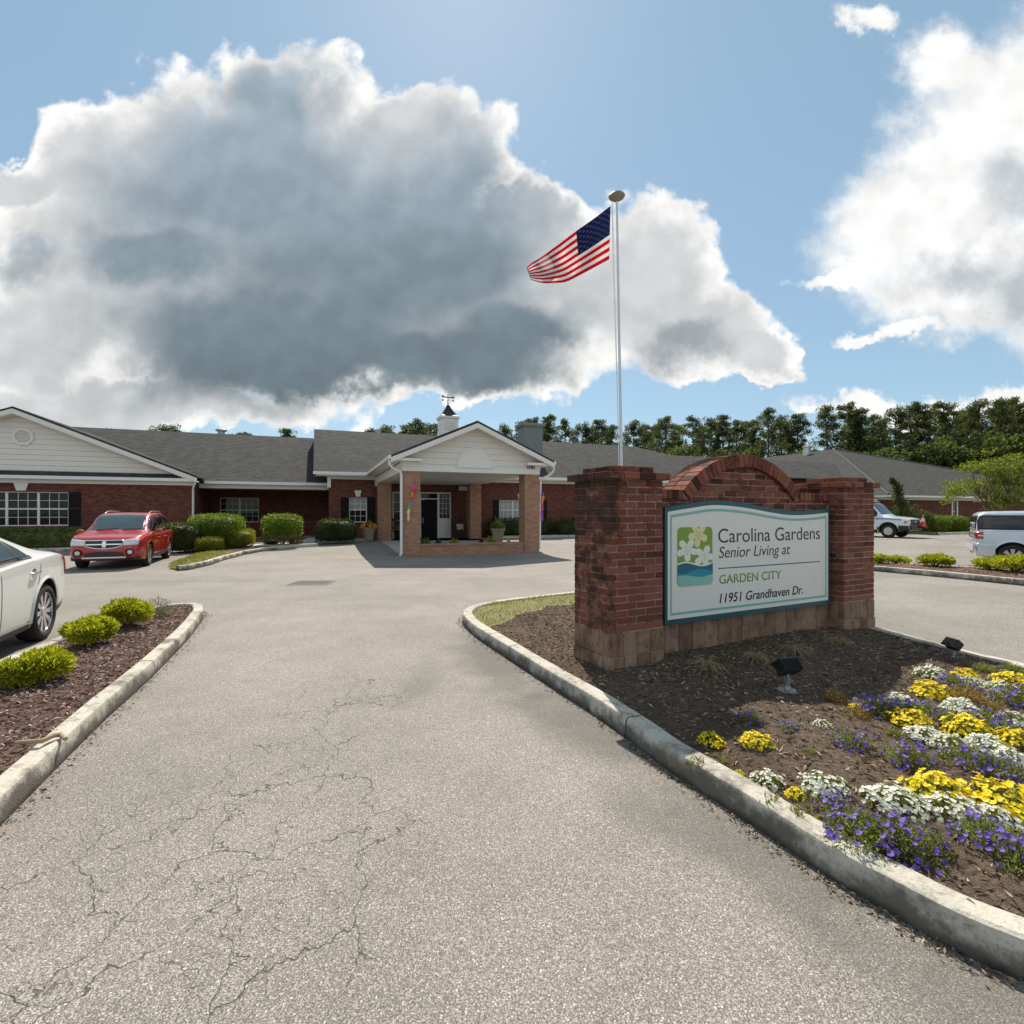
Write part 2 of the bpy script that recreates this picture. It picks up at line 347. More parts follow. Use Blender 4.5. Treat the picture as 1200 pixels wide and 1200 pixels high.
leafmat('leaf_topiary', [(0,(.08,.085,.006)), (.5,(.18,.175,.010)), (1,(.32,.28,.02))], trans=.35)
leafmat('leaf_azalea', [(0,(.06,.078,.022)), (.5,(.13,.15,.048)), (1,(.24,.245,.09))], trans=.4)
leafmat('leaf_pine', [(0,(.028,.036,.014)), (.5,(.065,.080,.030)), (1,(.13,.145,.055))], trans=.45)
leafmat('leaf_wood', [(0,(.032,.046,.012)), (.5,(.070,.095,.024)), (1,(.14,.165,.045))], trans=.4)
leafmat('leaf_myrtle', [(0,(.06,.085,.012)), (.5,(.13,.16,.024)), (.9,(.22,.24,.04)), (1,(.30,.20,.05))], trans=.45)
leafmat('leaf_juniper', [(0,(.022,.036,.012)), (.5,(.05,.072,.024)), (1,(.11,.13,.04))], trans=.4)
leafmat('leaf_flower', [(0,(.08,.105,.022)), (.5,(.17,.20,.055)), (1,(.31,.31,.12))], trans=.4)
leafmat('leaf_withered', [(0,(.13,.085,.03)), (.5,(.25,.16,.06)), (1,(.36,.24,.10))], trans=.4)
leafmat('leaf_grey', [(0,(.12,.10,.08)), (.6,(.22,.19,.15)), (1,(.20,.22,.08))], trans=.2)
leafmat('petal_yellow', [(0,(.78,.55,.004)), (.5,(.88,.68,.010)), (1,(.93,.78,.04))], trans=.3, tcol=1.)
leafmat('petal_white', [(0,(.68,.67,.60)), (1,(.86,.85,.80))], trans=.3, tcol=1.)
leafmat('petal_purple', [(0,(.07,.035,.28)), (.5,(.135,.075,.42)), (1,(.26,.16,.58))], trans=.3, tcol=1.)
leafmat('petal_orange', [(0,(.7,.2,.02)), (1,(.85,.4,.03))], trans=.3, tcol=1.)
leafmat('needle_straw', [(0,(.10,.07,.04)), (.6,(.20,.14,.085)), (1,(.34,.26,.16))], trans=.1)
leafmat('leaf_darkcore', [(0,(.012,.02,.006)), (1,(.02,.03,.008))], trans=.0)
# ------------------------------------------------------------------ mesh builders
class MB:
    def __init__(s): s.v = []; s.f = []; s.m = []; s.cur = 0
    def add(s, vs, fs):
        b = len(s.v); s.v.extend([tuple(v) for v in vs]); s.f.extend([tuple(b+i for i in f) for f in fs]); s.m.extend([s.cur]*len(fs)); return s
    def box(s, x0, y0, z0, x1, y1, z1):
        x0, x1 = min(x0, x1), max(x0, x1); y0, y1 = min(y0, y1), max(y0, y1); z0, z1 = min(z0, z1), max(z0, z1)
        return s.add([(x0,y0,z0),(x1,y0,z0),(x1,y1,z0),(x0,y1,z0),(x0,y0,z1),(x1,y0,z1),(x1,y1,z1),(x0,y1,z1)],
                     [(3,2,1,0),(4,5,6,7),(0,1,5,4),(1,2,6,5),(2,3,7,6),(3,0,4,7)])
    def extr(s, poly, d0, d1, axis='y'):         # poly in (a, z) extruded along y (or x, or xy-poly along z)
        n = len(poly)
        P = {'y': lambda p, d: (p[0], d, p[1]), 'x': lambda p, d: (d, p[0], p[1]), 'z': lambda p, d: (p[0], p[1], d)}[axis]
        vs = [P(p, d0) for p in poly] + [P(p, d1) for p in poly]
        return s.add(vs, [tuple(range(n)), tuple(range(2*n-1, n-1, -1))] + [(i, i+n, (i+1) % n+n, (i+1) % n) for i in range(n)])
    def slab(s, q, th):                          # polygon in space, given thickness downwards
        n = len(q)
        return s.add(list(q)+[(x, y, z-th) for x, y, z in q], [tuple(range(n)), tuple(range(2*n-1, n-1, -1))] + [(i, i+n, (i+1) % n+n, (i+1) % n) for i in range(n)])
    def tube(s, pts, r, n=8, cap=True):
        pts = [Vector(p) for p in pts]; rs = r if isinstance(r, (list, tuple)) else [r]*len(pts); vs = []; up = None
        for i, p in enumerate(pts):
            d = (pts[min(i+1, len(pts)-1)]-pts[max(i-1, 0)]).normalized()
            a = up if up is not None else (Vector((0,0,1)) if abs(d.z) < .9 else Vector((1,0,0)))
            e1 = (a-d*a.dot(d)).normalized(); up = e1; e2 = d.cross(e1)
            vs += [tuple(p+(e1*math.cos(2*PI*k/n)+e2*math.sin(2*PI*k/n))*rs[i]) for k in range(n)]
        fs = [(i*n+k, i*n+(k+1) % n, (i+1)*n+(k+1) % n, (i+1)*n+k) for i in range(len(pts)-1) for k in range(n)]
        if cap: fs += [tuple(range(n-1, -1, -1)), tuple(range((len(pts)-1)*n, len(pts)*n))]
        return s.add(vs, fs)
    def lathe(s, prof, n=20, c=(0,0,0), axis='z'):
        vs = []
        for r, h in prof:
            for k in range(n):
                a = 2*PI*k/n; x, y = r*math.cos(a), r*math.sin(a)
                vs.append((c[0]+x, c[1]+y, c[2]+h) if axis == 'z' else ((c[0]+x, c[1]+h, c[2]+y) if axis == 'y' else (c[0]+h, c[1]+x, c[2]+y)))
        return s.add(vs, [(i*n+k, i*n+(k+1) % n, (i+1)*n+(k+1) % n, (i+1)*n+k) for i in range(len(prof)-1) for k in range(n)])
    def grid(s, fn, nu, nv):
        vs = [fn(i/nu, j/nv) for j in range(nv+1) for i in range(nu+1)]
        return s.add(vs, [(j*(nu+1)+i, j*(nu+1)+i+1, (j+1)*(nu+1)+i+1, (j+1)*(nu+1)+i) for j in range(nv) for i in range(nu)])
    def mesh(s, name, mats, smooth=False, bevel=0., uv=True, recalc=True, sharp=40):
        me = bpy.data.meshes.new(name); me.from_pydata(s.v, [], s.f)
        for m in mats: me.materials.append(MATS[m])
        if len(mats) > 1: me.polygons.foreach_set('material_index', s.m)
        if recalc or bevel:
            bm = bmesh.new(); bm.from_mesh(me)
            if recalc: bmesh.ops.recalc_face_normals(bm, faces=bm.faces)
            if bevel: bmesh.ops.bevel(bm, geom=list(bm.edges), offset=bevel, segments=1, profile=.5, affect='EDGES', clamp_overlap=True)
            bm.to_mesh(me); bm.free()
        if uv: boxuv(me)
        if smooth:
            me.polygons.foreach_set('use_smooth', [True]*len(me.polygons))
            try: me.set_sharp_from_angle(angle=R(sharp))
            except Exception: pass
        me.update(); return me
    def build(s, name, mats, parent=None, loc=None, **kw):
        if isinstance(mats, str): mats = [mats]
        return link(name, s.mesh(name, mats, **kw), parent, loc)
def boxuv(me):
    nl = len(me.loops); li = np.empty(nl, np.int32); me.loops.foreach_get('vertex_index', li)
    co = np.empty(len(me.vertices)*3, np.float32); me.vertices.foreach_get('co', co); co = co.reshape(-1, 3)[li]
    nf = len(me.polygons); no = np.empty(nf*3, np.float32); me.polygons.foreach_get('normal', no); no = no.reshape(-1, 3)
    lt = np.empty(nf, np.int32); me.polygons.foreach_get('loop_total', lt); n = np.repeat(no, lt, 0)
    tx, ty = -n[:, 1], n[:, 0]; l = np.sqrt(tx*tx+ty*ty); flat = l < .05
    tx = np.where(flat, 1, tx/np.maximum(l, 1e-6)); ty = np.where(flat, 0, ty/np.maximum(l, 1e-6))
    u = co[:, 0]*tx+co[:, 1]*ty
    v = np.where(flat, co[:, 1], co[:, 2]/np.maximum(l, .05))
    lay = me.uv_layers.new(name='UVMap'); lay.data.foreach_set('uv', np.stack([u, v], 1).astype(np.float32).ravel())
def link(name, me, parent=None, loc=None):
    o = bpy.data.objects.new(name, me); COL.objects.link(o)
    if parent is not None: o.parent = parent
    if loc is not None: o.location = loc
    return o
def thing(name, label, cat, loc=(0,0,0), rz=0., group=None):
    o = link(name, None, None, loc); o.rotation_euler = (0, 0, rz); o.empty_display_size = .2
    return tag(o, label, cat, group)
def tag(o, label, cat, group=None, kind=None):
    o['label'] = label; o['category'] = cat
    if group: o['group'] = group
    if kind: o['kind'] = kind
    return o
def struct(name, me, kind='structure'):
    o = link(name, me); o['kind'] = kind; return o
def copy_tree(o, parent=None):
    c = o.copy(); COL.objects.link(c)
    if parent is not None: c.parent = parent
    for ch in o.children: copy_tree(ch, c)
    return c
def tri_mesh(name, V, F, mats, mi=None, smooth=False):
    V = np.asarray(V, np.float32); F = np.asarray(F, np.int32); k = F.shape[1]
    me = bpy.data.meshes.new(name); me.vertices.add(len(V)); me.vertices.foreach_set('co', V.ravel())
    me.loops.add(F.size); me.loops.foreach_set('vertex_index', F.ravel())
    me.polygons.add(len(F)); me.polygons.foreach_set('loop_start', np.arange(0, F.size, k, dtype=np.int32))
    try: me.polygons.foreach_set('loop_total', np.full(len(F), k, np.int32))
    except Exception: pass
    for m in ([mats] if isinstance(mats, str) else mats): me.materials.append(MATS[m])
    if mi is not None: me.polygons.foreach_set('material_index', np.asarray(mi, np.int32))
    if smooth: me.polygons.foreach_set('use_smooth', np.ones(len(F), bool))
    me.update(calc_edges=True); me.validate(); return me
def unit(a): return a/np.maximum(np.linalg.norm(a, axis=1, keepdims=True), 1e-9)
def cards(P, L, Wd, r=None, dirs=None, spread=1., curl=.25):
    """one pointed leaf (rhombus folded a little on its rib) per point"""
    r = r or rng; n = len(P); d = r.normal(size=(n, 3))
    d = unit(d) if dirs is None else unit(unit(np.asarray(dirs, float))+d*spread*.6)
    s = unit(np.cross(d, r.normal(size=(n, 3)))); nn = np.cross(d, s)
    L = (np.asarray(L)*r.uniform(.65, 1.35, n))[:, None]; w = (np.asarray(Wd)*r.uniform(.7, 1.3, n))[:, None]
    mid = P+d*L*.5+nn*L*curl*.3
    V = np.stack([P, mid+s*w*.5, P+d*L, mid-s*w*.5], 1).reshape(-1, 3)
    return V, (np.arange(n)[:, None]*4+np.arange(4)[None]).astype(np.int32)
def merge(parts):
    V = []; F = []; M = []; b = 0
    for v, f, m in parts: V.append(v); F.append(f+b); M.append(np.full(len(f), m)); b += len(v)
    return np.concatenate(V), np.concatenate(F), np.concatenate(M)
def ball(n, r=None):
    return unit((r or rng).normal(size=(n, 3)))
def vnoise(p, f, seed=0.):
    return np.array([mnoise.noise(Vector((x*f+seed, y*f-seed*.7, z*f+seed*.3))) for x, y, z in p])

# ------------------------------------------------------------------ where things stand
F0 = 600.
def gz(y): 
    k = min(1., max(0., (y-19.)/8.)); return .2*k*k*(3-2*k)
def G(px, py, z=0.):                             # ground point seen at a photo position
    Y = F0*(1.7-z)/(py-600.); return Vector(((px-600.)/F0*Y, Y, z))
def at(px, Y): return (px-600.)/F0*Y
def smooth_ring(pts, it=2):
    pts = [np.array(p[:2], float) for p in pts]
    for _ in range(it):
        q = []
        for i in range(len(pts)):
            a, b = pts[i], pts[(i+1) % len(pts)]; q += [a*.75+b*.25, a*.25+b*.75]
        pts = q
    return np.array(pts)
def offset_ring(P, d):                           # inwards for counter-clockwise rings
    nx = np.roll(P, -1, 0); pv = np.roll(P, 1, 0); t = nx-pv; t /= np.linalg.norm(t, axis=1, keepdims=True)
    return P+np.stack([-t[:, 1], t[:, 0]], 1)*d
def area(P): x, y = P[:, 0], P[:, 1]; return .5*np.sum(x*np.roll(y, -1)-np.roll(x, -1)*y)
def inside(P, X, Y):
    c = np.zeros(X.shape, bool); j = len(P)-1
    for i in range(len(P)):
        xi, yi = P[i]; xj, yj = P[j]
        m = ((yi > Y) != (yj > Y)) & (X < (xj-xi)*(Y-yi)/((yj-yi) or 1e-12)+xi); c ^= m; j = i
    return c
def edge_dist(P, X, Y):
    d = np.full(X.shape, 1e9)
    for i in range(len(P)):
        a = P[i]; b = P[(i+1) % len(P)]; ab = b-a; L = max(ab @ ab, 1e-12)
        t = np.clip(((X-a[0])*ab[0]+(Y-a[1])*ab[1])/L, 0, 1)
        d = np.minimum(d, np.hypot(X-a[0]-t*ab[0], Y-a[1]-t*ab[1]))
    return d
def kerb(name, P, w=.16, h=.15, closed=True, base=None):
    prof = [(0, -.06), (.002, .02), (.010, h-.026), (.018, h-.008), (.034, h), (w-.014, h), (w, h-.012), (w, -.06)]
    n = len(P); rings = [offset_ring(P, d) for d, _ in prof] if closed else None
    if not closed:
        t = np.gradient(P, axis=0); t /= np.linalg.norm(t, axis=1, keepdims=True); nn = np.stack([-t[:, 1], t[:, 0]], 1)
        rings = [P+nn*d for d, _ in prof]
    arc = np.concatenate([[0], np.cumsum(np.linalg.norm(np.diff(P, axis=0), axis=1))])
    V = [(rings[j][i][0], rings[j][i][1], prof[j][1]+gz(P[i][1])+.006*mnoise.noise(Vector((P[i][0]*2.3, P[i][1]*2.3, j*.4)))) for i in range(n) for j in range(len(prof))]
    k = len(prof); F = [(i*k+j, i*k+j+1, ((i+1) % n)*k+j+1, ((i+1) % n)*k+j) for i in range(n if closed else n-1) for j in range(k-1)]
    me = bpy.data.meshes.new(name); me.from_pydata(V, [], F); me.materials.append(MATS['kerb_concrete'])
    uv = me.uv_layers.new(name='UVMap'); 
    for p in me.polygons:
        i = p.index//(k-1)
        for li in p.loop_indices:
            vi = me.loops[li].vertex_index; a = vi//k; u = arc[a] if not (closed and a == 0 and i == n-1) else arc[-1]+np.linalg.norm(P[0]-P[-1])
            uv.data[li].uv = (u, (vi % k)/k)
    me.polygons.foreach_set('use_smooth', [True]*len(me.polygons)); me.set_sharp_from_angle(angle=R(28)); me.update()
    bm = bmesh.new(); bm.from_mesh(me); bmesh.ops.recalc_face_normals(bm, faces=bm.faces); bm.to_mesh(me); bm.free()
    return struct(name, me)
def bed_surface(name, P, mats, zfun, step, pick=None, inset=.07):
    x0, y0 = P.min(0); x1, y1 = P.max(0); nx = int((x1-x0)/step)+1; ny = int((y1-y0)/step)+1
    X, Y = np.meshgrid(x0+np.arange(nx+1)*step, y0+np.arange(ny+1)*step); D = edge_dist(P, X, Y)
    ins = inside(P, X, Y); Z = zfun(X, Y, D)
    ok = ins & (D > inset); cell = ok[:-1, :-1] & ok[1:, :-1] & ok[:-1, 1:] & ok[1:, 1:]
    jj, ii = np.nonzero(cell); a = jj*(nx+1)+ii; F = np.stack([a, a+1, a+nx+2, a+nx+1], 1)
    V = np.stack([X, Y, Z], -1).reshape(-1, 3); used, inv = np.unique(F, return_inverse=True)
    mi = None
    if pick is not None: mi = pick(X[jj, ii], Y[jj, ii]).astype(int)
    return struct(name, tri_mesh(name, V[used], inv.reshape(F.shape), mats, mi, smooth=True))

# ------------------------------------------------------------------ the ground
def sheet(name, x0, x1, ys, mat, dz):
    V = [(x, y, gz(y)+dz) for y in ys for x in (x0, x1)]
    me = bpy.data.meshes.new(name); me.from_pydata(V, [], [(2*i, 2*i+1, 2*i+3, 2*i+2) for i in range(len(ys)-1)]); me.materials.append(MATS[mat]); me.update()
    return struct(name, me)
sheet('ground', -900, 900, [-400, -12, 10, 19] + [19+i for i in range(1, 9)] + [40, 120, 1500], 'forest_floor', -.06)
sheet('driveway', -45, 60, [-12, 0, 19] + [19+.5*i for i in range(1, 17)] + [47], 'asphalt', 0.)

# island with the sign (counter-clockwise)
near = [(1200,1152),(1120,1116),(1052,1076),(988,1040),(940,1008),(876,964),(820,928),(777,900),(742,872),(700,840),(655,812),(610,782),(577,760),(556,746)]
pts = [G(*p) for p in near]; pts.reverse()
isl = [(-.80,8.05),(-.72,7.6)] + [(p.x, p.y) for p in pts] + [(2.3,1.48),(3.0,1.15),(3.9,1.0),(4.9,1.3),(5.45,2.2),(5.55,3.6),(5.42,4.7),(5.22,5.45),(5.07,6.0),(4.98,6.84),(4.85,7.9),(4.55,9.2),(4.0,10.4),
        (3.1,10.95),(2.2,10.75),(1.25,10.05),(.35,9.5),(-.30,9.05),(-.68,8.6)]
ISL = smooth_ring(isl); 
if area(ISL) < 0: ISL = ISL[::-1]
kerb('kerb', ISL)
def isl_z(X, Y, D):
    k = np.clip((D-.12)/.55, 0, 1); z = .125+.055*k*k*(3-2*k)
    sh = X.shape; p = np.stack([X.ravel(), Y.ravel(), np.zeros(X.size)], 1)
    return z+(.018*vnoise(p, 2.1)+.010*vnoise(p, 7., 3.)+.007*vnoise(p, 19., 5.)).reshape(sh)*np.clip(D/.25, 0, 1)
def is_grass(X, Y):
    w = .25*np.sin(X*3.1)+.18*np.sin(X*7.3+Y*5)
    return Y > np.where(X < 1.05, 7.15+(X+.2)*1.15, 8.6+(X-1.05)*.5)+w*.5
bed_surface('mulch_bed', ISL, ['mulch_brown', 'lawn_dry'], isl_z, .045, is_grass)
def sample_bed(P, n, inset, zfun, cond=None, r=rng):
    x0, y0 = P.min(0); x1, y1 = P.max(0); X = r.uniform(x0, x1, n*3); Y = r.uniform(y0, y1, n*3); D = edge_dist(P, X, Y)
    ok = inside(P, X, Y) & (D > inset)
    if cond is not None: ok &= cond(X, Y)
    X, Y, D = X[ok][:n], Y[ok][:n], D[ok][:n]; return np.stack([X, Y, zfun(X, Y, D)], 1)
def chips(name, P, L, w, mat):
    n = len(P); a = rng.uniform(0, 2*PI, n); d = np.stack([np.cos(a), np.sin(a), rng.normal(0, .22, n)], 1)
    V, F = cards(P+np.array([0, 0, .004]), L, w, dirs=d, spread=.15, curl=.5)
    return struct(name, tri_mesh(name, V, F, mat), 'stuff')
Pc = sample_bed(ISL, 20000, .13, isl_z, lambda X, Y: ~is_grass(X, Y) & (Y < 9) & ((Y < 7.2) | (X < 1.4)))
chips('bark_chips', Pc, .055, .011, 'chip_brown')
def blades(name, P, L, w, mat, kind='stuff'):
    d = np.concatenate([rng.normal(0, .45, (len(P), 2)), np.ones((len(P), 1))], 1)
    V, F = cards(P, L, w, dirs=d, spread=.2); return struct(name, tri_mesh(name, V, F, mat), kind)
blades('grass', sample_bed(ISL, 9000, .15, isl_z, lambda X, Y: is_grass(X, Y) & (X < 2.2)), .045, .010, 'grass_blade')
def gutter_litter(P, n):
    i = rng.integers(0, len(P), n); a = P[i]; b = np.roll(P, -1, 0)[i]; f = rng.uniform(0, 1, n)[:, None]; q = a*(1-f)+b*f; t = unit(b-a); o = np.abs(rng.normal(0, .045, n))[:, None]+.006
    q = q-np.stack([-t[:, 1], t[:, 0]], 1)*o; chips('gutter_litter', np.concatenate([q, np.full((n, 1), .002)], 1), .026, .008, 'chip_brown')
gutter_litter(ISL, 2600)
def soil_at(x, y): return float(isl_z(np.array([x]), np.array([y]), edge_dist(ISL, np.array([x]), np.array([y])))[0])

# narrow bed on the left
lb = [(-2.1,1.0),(-2.35,1.8),(-2.62,2.4)] + [(p.x, p.y) for p in [G(*q) for q in ((12,957),(72,895.5),(123,844),(168,804),(192,780),(223.5,747),(234,732))]] + \
     [(-4.98,8.3),(-5.28,8.72),(-5.62,8.82),(-5.90,8.55),(-5.93,8.0),(-5.78,7.0),(-5.62,6.2),(-5.42,5.4),(-5.1,4.4),(-4.75,3.3),(-4.3,2.2),(-3.9,1.2),(-3.0,.8)]
LB = smooth_ring(lb)
if area(LB) < 0: LB = LB[::-1]
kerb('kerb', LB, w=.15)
bed_surface('mulch_bed', LB, ['mulch_red'], isl_z, .045)
chips('bark_chips', sample_bed(LB, 16000, .13, isl_z), .055, .012, 'chip_red')
gutter_litter(LB, 1500)
def left_soil(x, y): return float(isl_z(np.array([x]), np.array([y]), edge_dist(LB, np.array([x]), np.array([y])))[0])

# far strip on the right, parallel to the building
rb = [(6.9,24.4),(8.0,24.8),(9.4,19.6),(11.3,15.9),(12.3,15.2),(13.2,14.35),(13.9,13.7),(16.2,10.6),(15.2,8.8),(13.5,9.4),(11.75,11.6),(11.26,13.25),(10.4,14.6),(8.6,18.6)]
RB = smooth_ring(rb)
if area(RB) < 0: RB = RB[::-1]
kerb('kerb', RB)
bed_surface('mulch_bed', RB, ['mulch_red'], lambda X, Y, D: isl_z(X, Y, D)+.2*np.clip((Y-19)/8, 0, 1)**2, .11)
chips('bark_chips', sample_bed(RB, 5000, .14, lambda X, Y, D: .18+.2*np.clip((Y-19)/8, 0, 1)**2+0*X), .075, .018, 'chip_red')

# building axes
BA = math.atan2(.357, .934); BU = Vector((math.cos(BA), math.sin(BA), 0)); BV = Vector((-BU.y, BU.x, 0)); BC = Vector((-4.1, 19.25, 0))
def bw(s, t, z=0.): p = BC+BU*s+BV*t; return Vector((p.x, p.y, z))
# lawn in front of the left wing
ll = [(-9.5,15.0),(-9.75,16.3),(-10.3,18.1),(-10.75,20.2),(-10.6,21.8),(-9.9,23.0)] + [tuple(bw(s, t)[:2]) for s, t in ((-3.6,6.6),(-3.2,9.2),(-2.5,13),(-8.6,13),(-8.75,9.3))] + [(-15.2,23.9),(-13.6,22.0),(-12.6,20.4),(-11.9,18.6),(-11.25,16.8),(-10.4,15.4),(-9.9,14.85)]
LL = smooth_ring(ll, 2)
if area(LL) < 0: LL = LL[::-1]
def lawn_z(X, Y, D):
    k = np.clip((Y-19)/8, 0, 1); return .2*k*k*(3-2*k)+.03+.07*np.clip(D/.6, 0, 1)
bed_surface('lawn', LL, ['lawn_green', 'mulch_brown'], lawn_z, .12, lambda X, Y: (Y > 20.3+.35*np.sin(X*2)) & (X+Y*.38 < 0.4), inset=.0)
blades('grass', sample_bed(LL, 12000, .05, lawn_z, lambda X, Y: ~((Y > 20.3+.35*np.sin(X*2)) & (X+Y*.38 < 0.4))), .07, .018, 'grass_green')
k0 = np.array([(-9.62,14.78),(-9.45,15.0),(-9.62,16.3),(-10.15,18.1),(-10.55,20.2),(-10.42,21.7),(-9.75,22.8),(-8.9,23.5)])
kk = []
for i in range(len(k0)-1):
    for f in (0, .25, .5, .75): kk.append(k0[i]*(1-f)+k0[i+1]*f)
kerb('kerb', np.array(kk+[k0[-1]])[::1], closed=False)
# lawn and beds along the main front, right of the portico, and before the far wing
def quad_lawn(name, c, mat, dz=.1):
    mb = MB(); mb.slab([(*c_[:2], gz(c_[1])+dz) for c_ in c], .25); me = mb.mesh(name, [mat]); return struct(name, me)
def frame_kerb(a, b):
    P = np.array([np.array(a)*(1-f)+np.array(b)*f for f in np.linspace(0, 1, 12)]); kerb('kerb', P, closed=False)
quad_lawn('lawn', [bw(6.3,7.8), bw(34,7.8), bw(34,9.6), bw(6.3,9.6)], 'lawn_green', .13)
frame_kerb(bw(6.2,7.66)[:2], bw(34,7.66)[:2])
quad_lawn('planting_bed', [bw(-2.3,7.9), bw(-.2,7.9), bw(-.2,9.6), bw(-2.3,9.6)], 'mulch_brown', .10)
quad_lawn('lawn', [bw(-22,7.6), bw(-9.2,7.6), bw(-8.8,9.4), bw(-22,9.4)], 'mulch_brown', .10)
frame_kerb(bw(-22,7.46)[:2], bw(-11.6,7.46)[:2]); frame_kerb(bw(-2.4,7.76)[:2], bw(-.3,7.76)[:2])
quad_lawn('walkway', [bw(-6.2,5.6), bw(-3.1,5.6), bw(-3.1,13), bw(-6.2,13)], 'concrete', .13)
# ------------------------------------------------------------------ the brick building (local axes: s along the front, t inwards)
HB = thing('brick_building', 'long low red brick building with grey shingle roofs, white gables and a columned entrance portico', 'building', BC, BA)
ZF = .20
def wall_grid(mb, s0, s1, z0, z1, t0, t1, holes):
    S = sorted({s0, s1, *[h[0] for h in holes], *[h[1] for h in holes]}); Z = sorted({z0, z1, *[h[2] for h in holes], *[h[3] for h in holes]})
    for a, b in zip(S, S[1:]):
        run = None
        for c, d in zip(Z, Z[1:]):
            if any(h[0] <= a and b <= h[1] and h[2] <= c and d <= h[3] for h in holes):
                if run: mb.box(a, t0, run[0], b, t1, run[1]); run = None
            else: run = (run[0], d) if run else (c, d)
        if run: mb.box(a, t0, run[0], b, t1, run[1])
def window(par, s0, s1, z0, z1, t, cols=3, rows=4, n=1, blind=None):
    """double-hung window set back in its opening: frame > pane"""
    mb = MB(); f = .045; w = (s1-s0)/n
    for i in range(n):
        a, b = s0+i*w, s0+(i+1)*w
        mb.box(a, t, z0, a+f, t+.07, z1); mb.box(b-f, t, z0, b, t+.07, z1); mb.box(a+f, t, z1-f, b-f, t+.07, z1); mb.box(a+f, t, z0, b-f, t+.07, z0+f)
        zm = (z0+z1)/2; mb.box(a+f, t+.004, zm-.03, b-f, t+.06, zm+.03)
        if cols > 1:
            for k in range(1, cols): x = a+f+(b-a-2*f)*k/cols; mb.box(x-.010, t+.028, z0+f, x+.010, t+.052, z1-f)
            for h0, h1 in ((z0+f, zm-.03), (zm+.03, z1-f)):
                for k in range(1, rows//2): z = h0+(h1-h0)*k/(rows//2); mb.box(a+f, t+.025, z-.010, b-f, t+.055, z+.010)
    o = mb.build('window', ['white_trim'], par)
    g = MB(); g.box(s0+.02, t+.045, z0+.02, s1-.02, t+.05, z1-.02); g.build('pane', ['window_glass'], o)
    if blind is not None:
        b = MB(); z = blind
        while z < z1-.03: b.box(s0+.05, t+.036, z, s1-.05, t+.044, z+.035); z += .05
        b.build('blind', ['blind'], o)
    sl = MB(); sl.box(s0-.05, t-.14, z0-.075, s1+.05, t+.05, z0-.003); sl.build('sill', ['house_brick'], o)
    return o
def shutter(par, s0, s1, z0, z1, t):
    mb = MB(); f = .04; mb.box(s0, t-.04, z0, s0+f, t, z1); mb.box(s1-f, t-.04, z0, s1, t, z1)
    zm = (z0+z1)/2
    for a, b in ((z0, z0+.06), (zm-.03, zm+.03), (z1-.06, z1)): mb.box(s0+f, t-.04, a, s1-f, t, b)
    z = z0+.08
    while z < z1-.08:
        if abs(z-zm) > .05: mb.slab([(s0+f, t-.030, z), (s1-f, t-.030, z), (s1-f, t-.004, z+.022), (s0+f, t-.004, z+.022)], .012)
        z += .045
    mb.build('shutter', ['shutter'], par)
def keystone(par, s, z0, z1, t, w0=.10, w1=.18):
    mb = MB(); mb.extr([(s-w0, z0), (s+w0, z0), (s+w1, z1), (s-w1, z1)], t-.05, t); mb.build('keystone', ['white_trim'], par, bevel=.006)

# --- left wing
mb = MB(); wins = [(-16.8,-13.5,1.08,2.6)]
wall_grid(mb, -22., -8.7, -.15, 2.98, 9.3, 9.55, wins + [])
mb.box(-8.95, 9.55, -.15, -8.7, 14.45, 2.98); mb.box(-22., 9.55, -.15, -21.75, 19., 2.98)
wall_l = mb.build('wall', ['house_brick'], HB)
window(HB, -16.8, -13.5, 1.08, 2.6, 9.38, 3, 4, 3)
mb = MB(); mb.box(-17.2, 9.27, 2.62, -13.1, 9.298, 2.84)             # soldier course over the windows
mb.build('lintel', ['house_brick'], HB)
shutter(HB, -13.48, -13.04, 1.06, 2.6, 9.3); shutter(HB, -17.26, -16.82, 1.06, 2.6, 9.3); keystone(HB, -15.15, 2.64, 2.975, 9.27, .16, .26)
mb = MB(); mb.box(-22.2, 9.22, 2.98, -8.62, 9.5, 3.14); mb.box(-22.25, 8.98, 3.14, -8.42, 9.5, 3.20); mb.build('frieze', ['white_trim'], HB)
mb = MB(); mb.box(-22.2, 8.90, 3.16, -8.42, 8.98, 3.30); mb.build('gutter', ['white_metal'], HB)
mb = MB(); mb.slab([(-22.0, 8.96, 3.29), (-8.75, 8.96, 3.29), (-9.15, 9.36, 3.52), (-21.6, 9.36, 3.52)], .03); mb.build('pent_roof', ['shingle'], HB)
mb = MB(); mb.extr([(-8.75, 3.20), (-21.85, 3.20), (-15.3, 5.98)], 9.36, 9.55); mb.build('gable', ['siding'], HB)
# octagonal louvre
mb = MB(); oc = [(-15.12+.40*math.cos(PI/8+k*PI/4), 5.02+.40*math.sin(PI/8+k*PI/4)) for k in range(8)]; ic = [(-15.12+.29*math.cos(PI/8+k*PI/4), 5.02+.29*math.sin(PI/8+k*PI/4)) for k in range(8)]
for k in range(8): mb.extr([oc[k], oc[(k+1) % 8], ic[(k+1) % 8], ic[k]], 9.30, 9.36)
for k in range(9): 
    z = 4.76+k*.06; hw = .27 if abs(z-5.02) < .16 else .2; mb.slab([(-15.12-hw, 9.325, z), (-15.12+hw, 9.325, z), (-15.12+hw, 9.356, z+.04), (-15.12-hw, 9.356, z+.04)], .01)
mb.build('louvre', ['white_trim'], HB)
def roof(name, slabs, th=.09, mat='shingle', par=HB):
    mb = MB()
    for q in slabs: mb.slab(q, th)
    return mb.build(name, [mat], par)
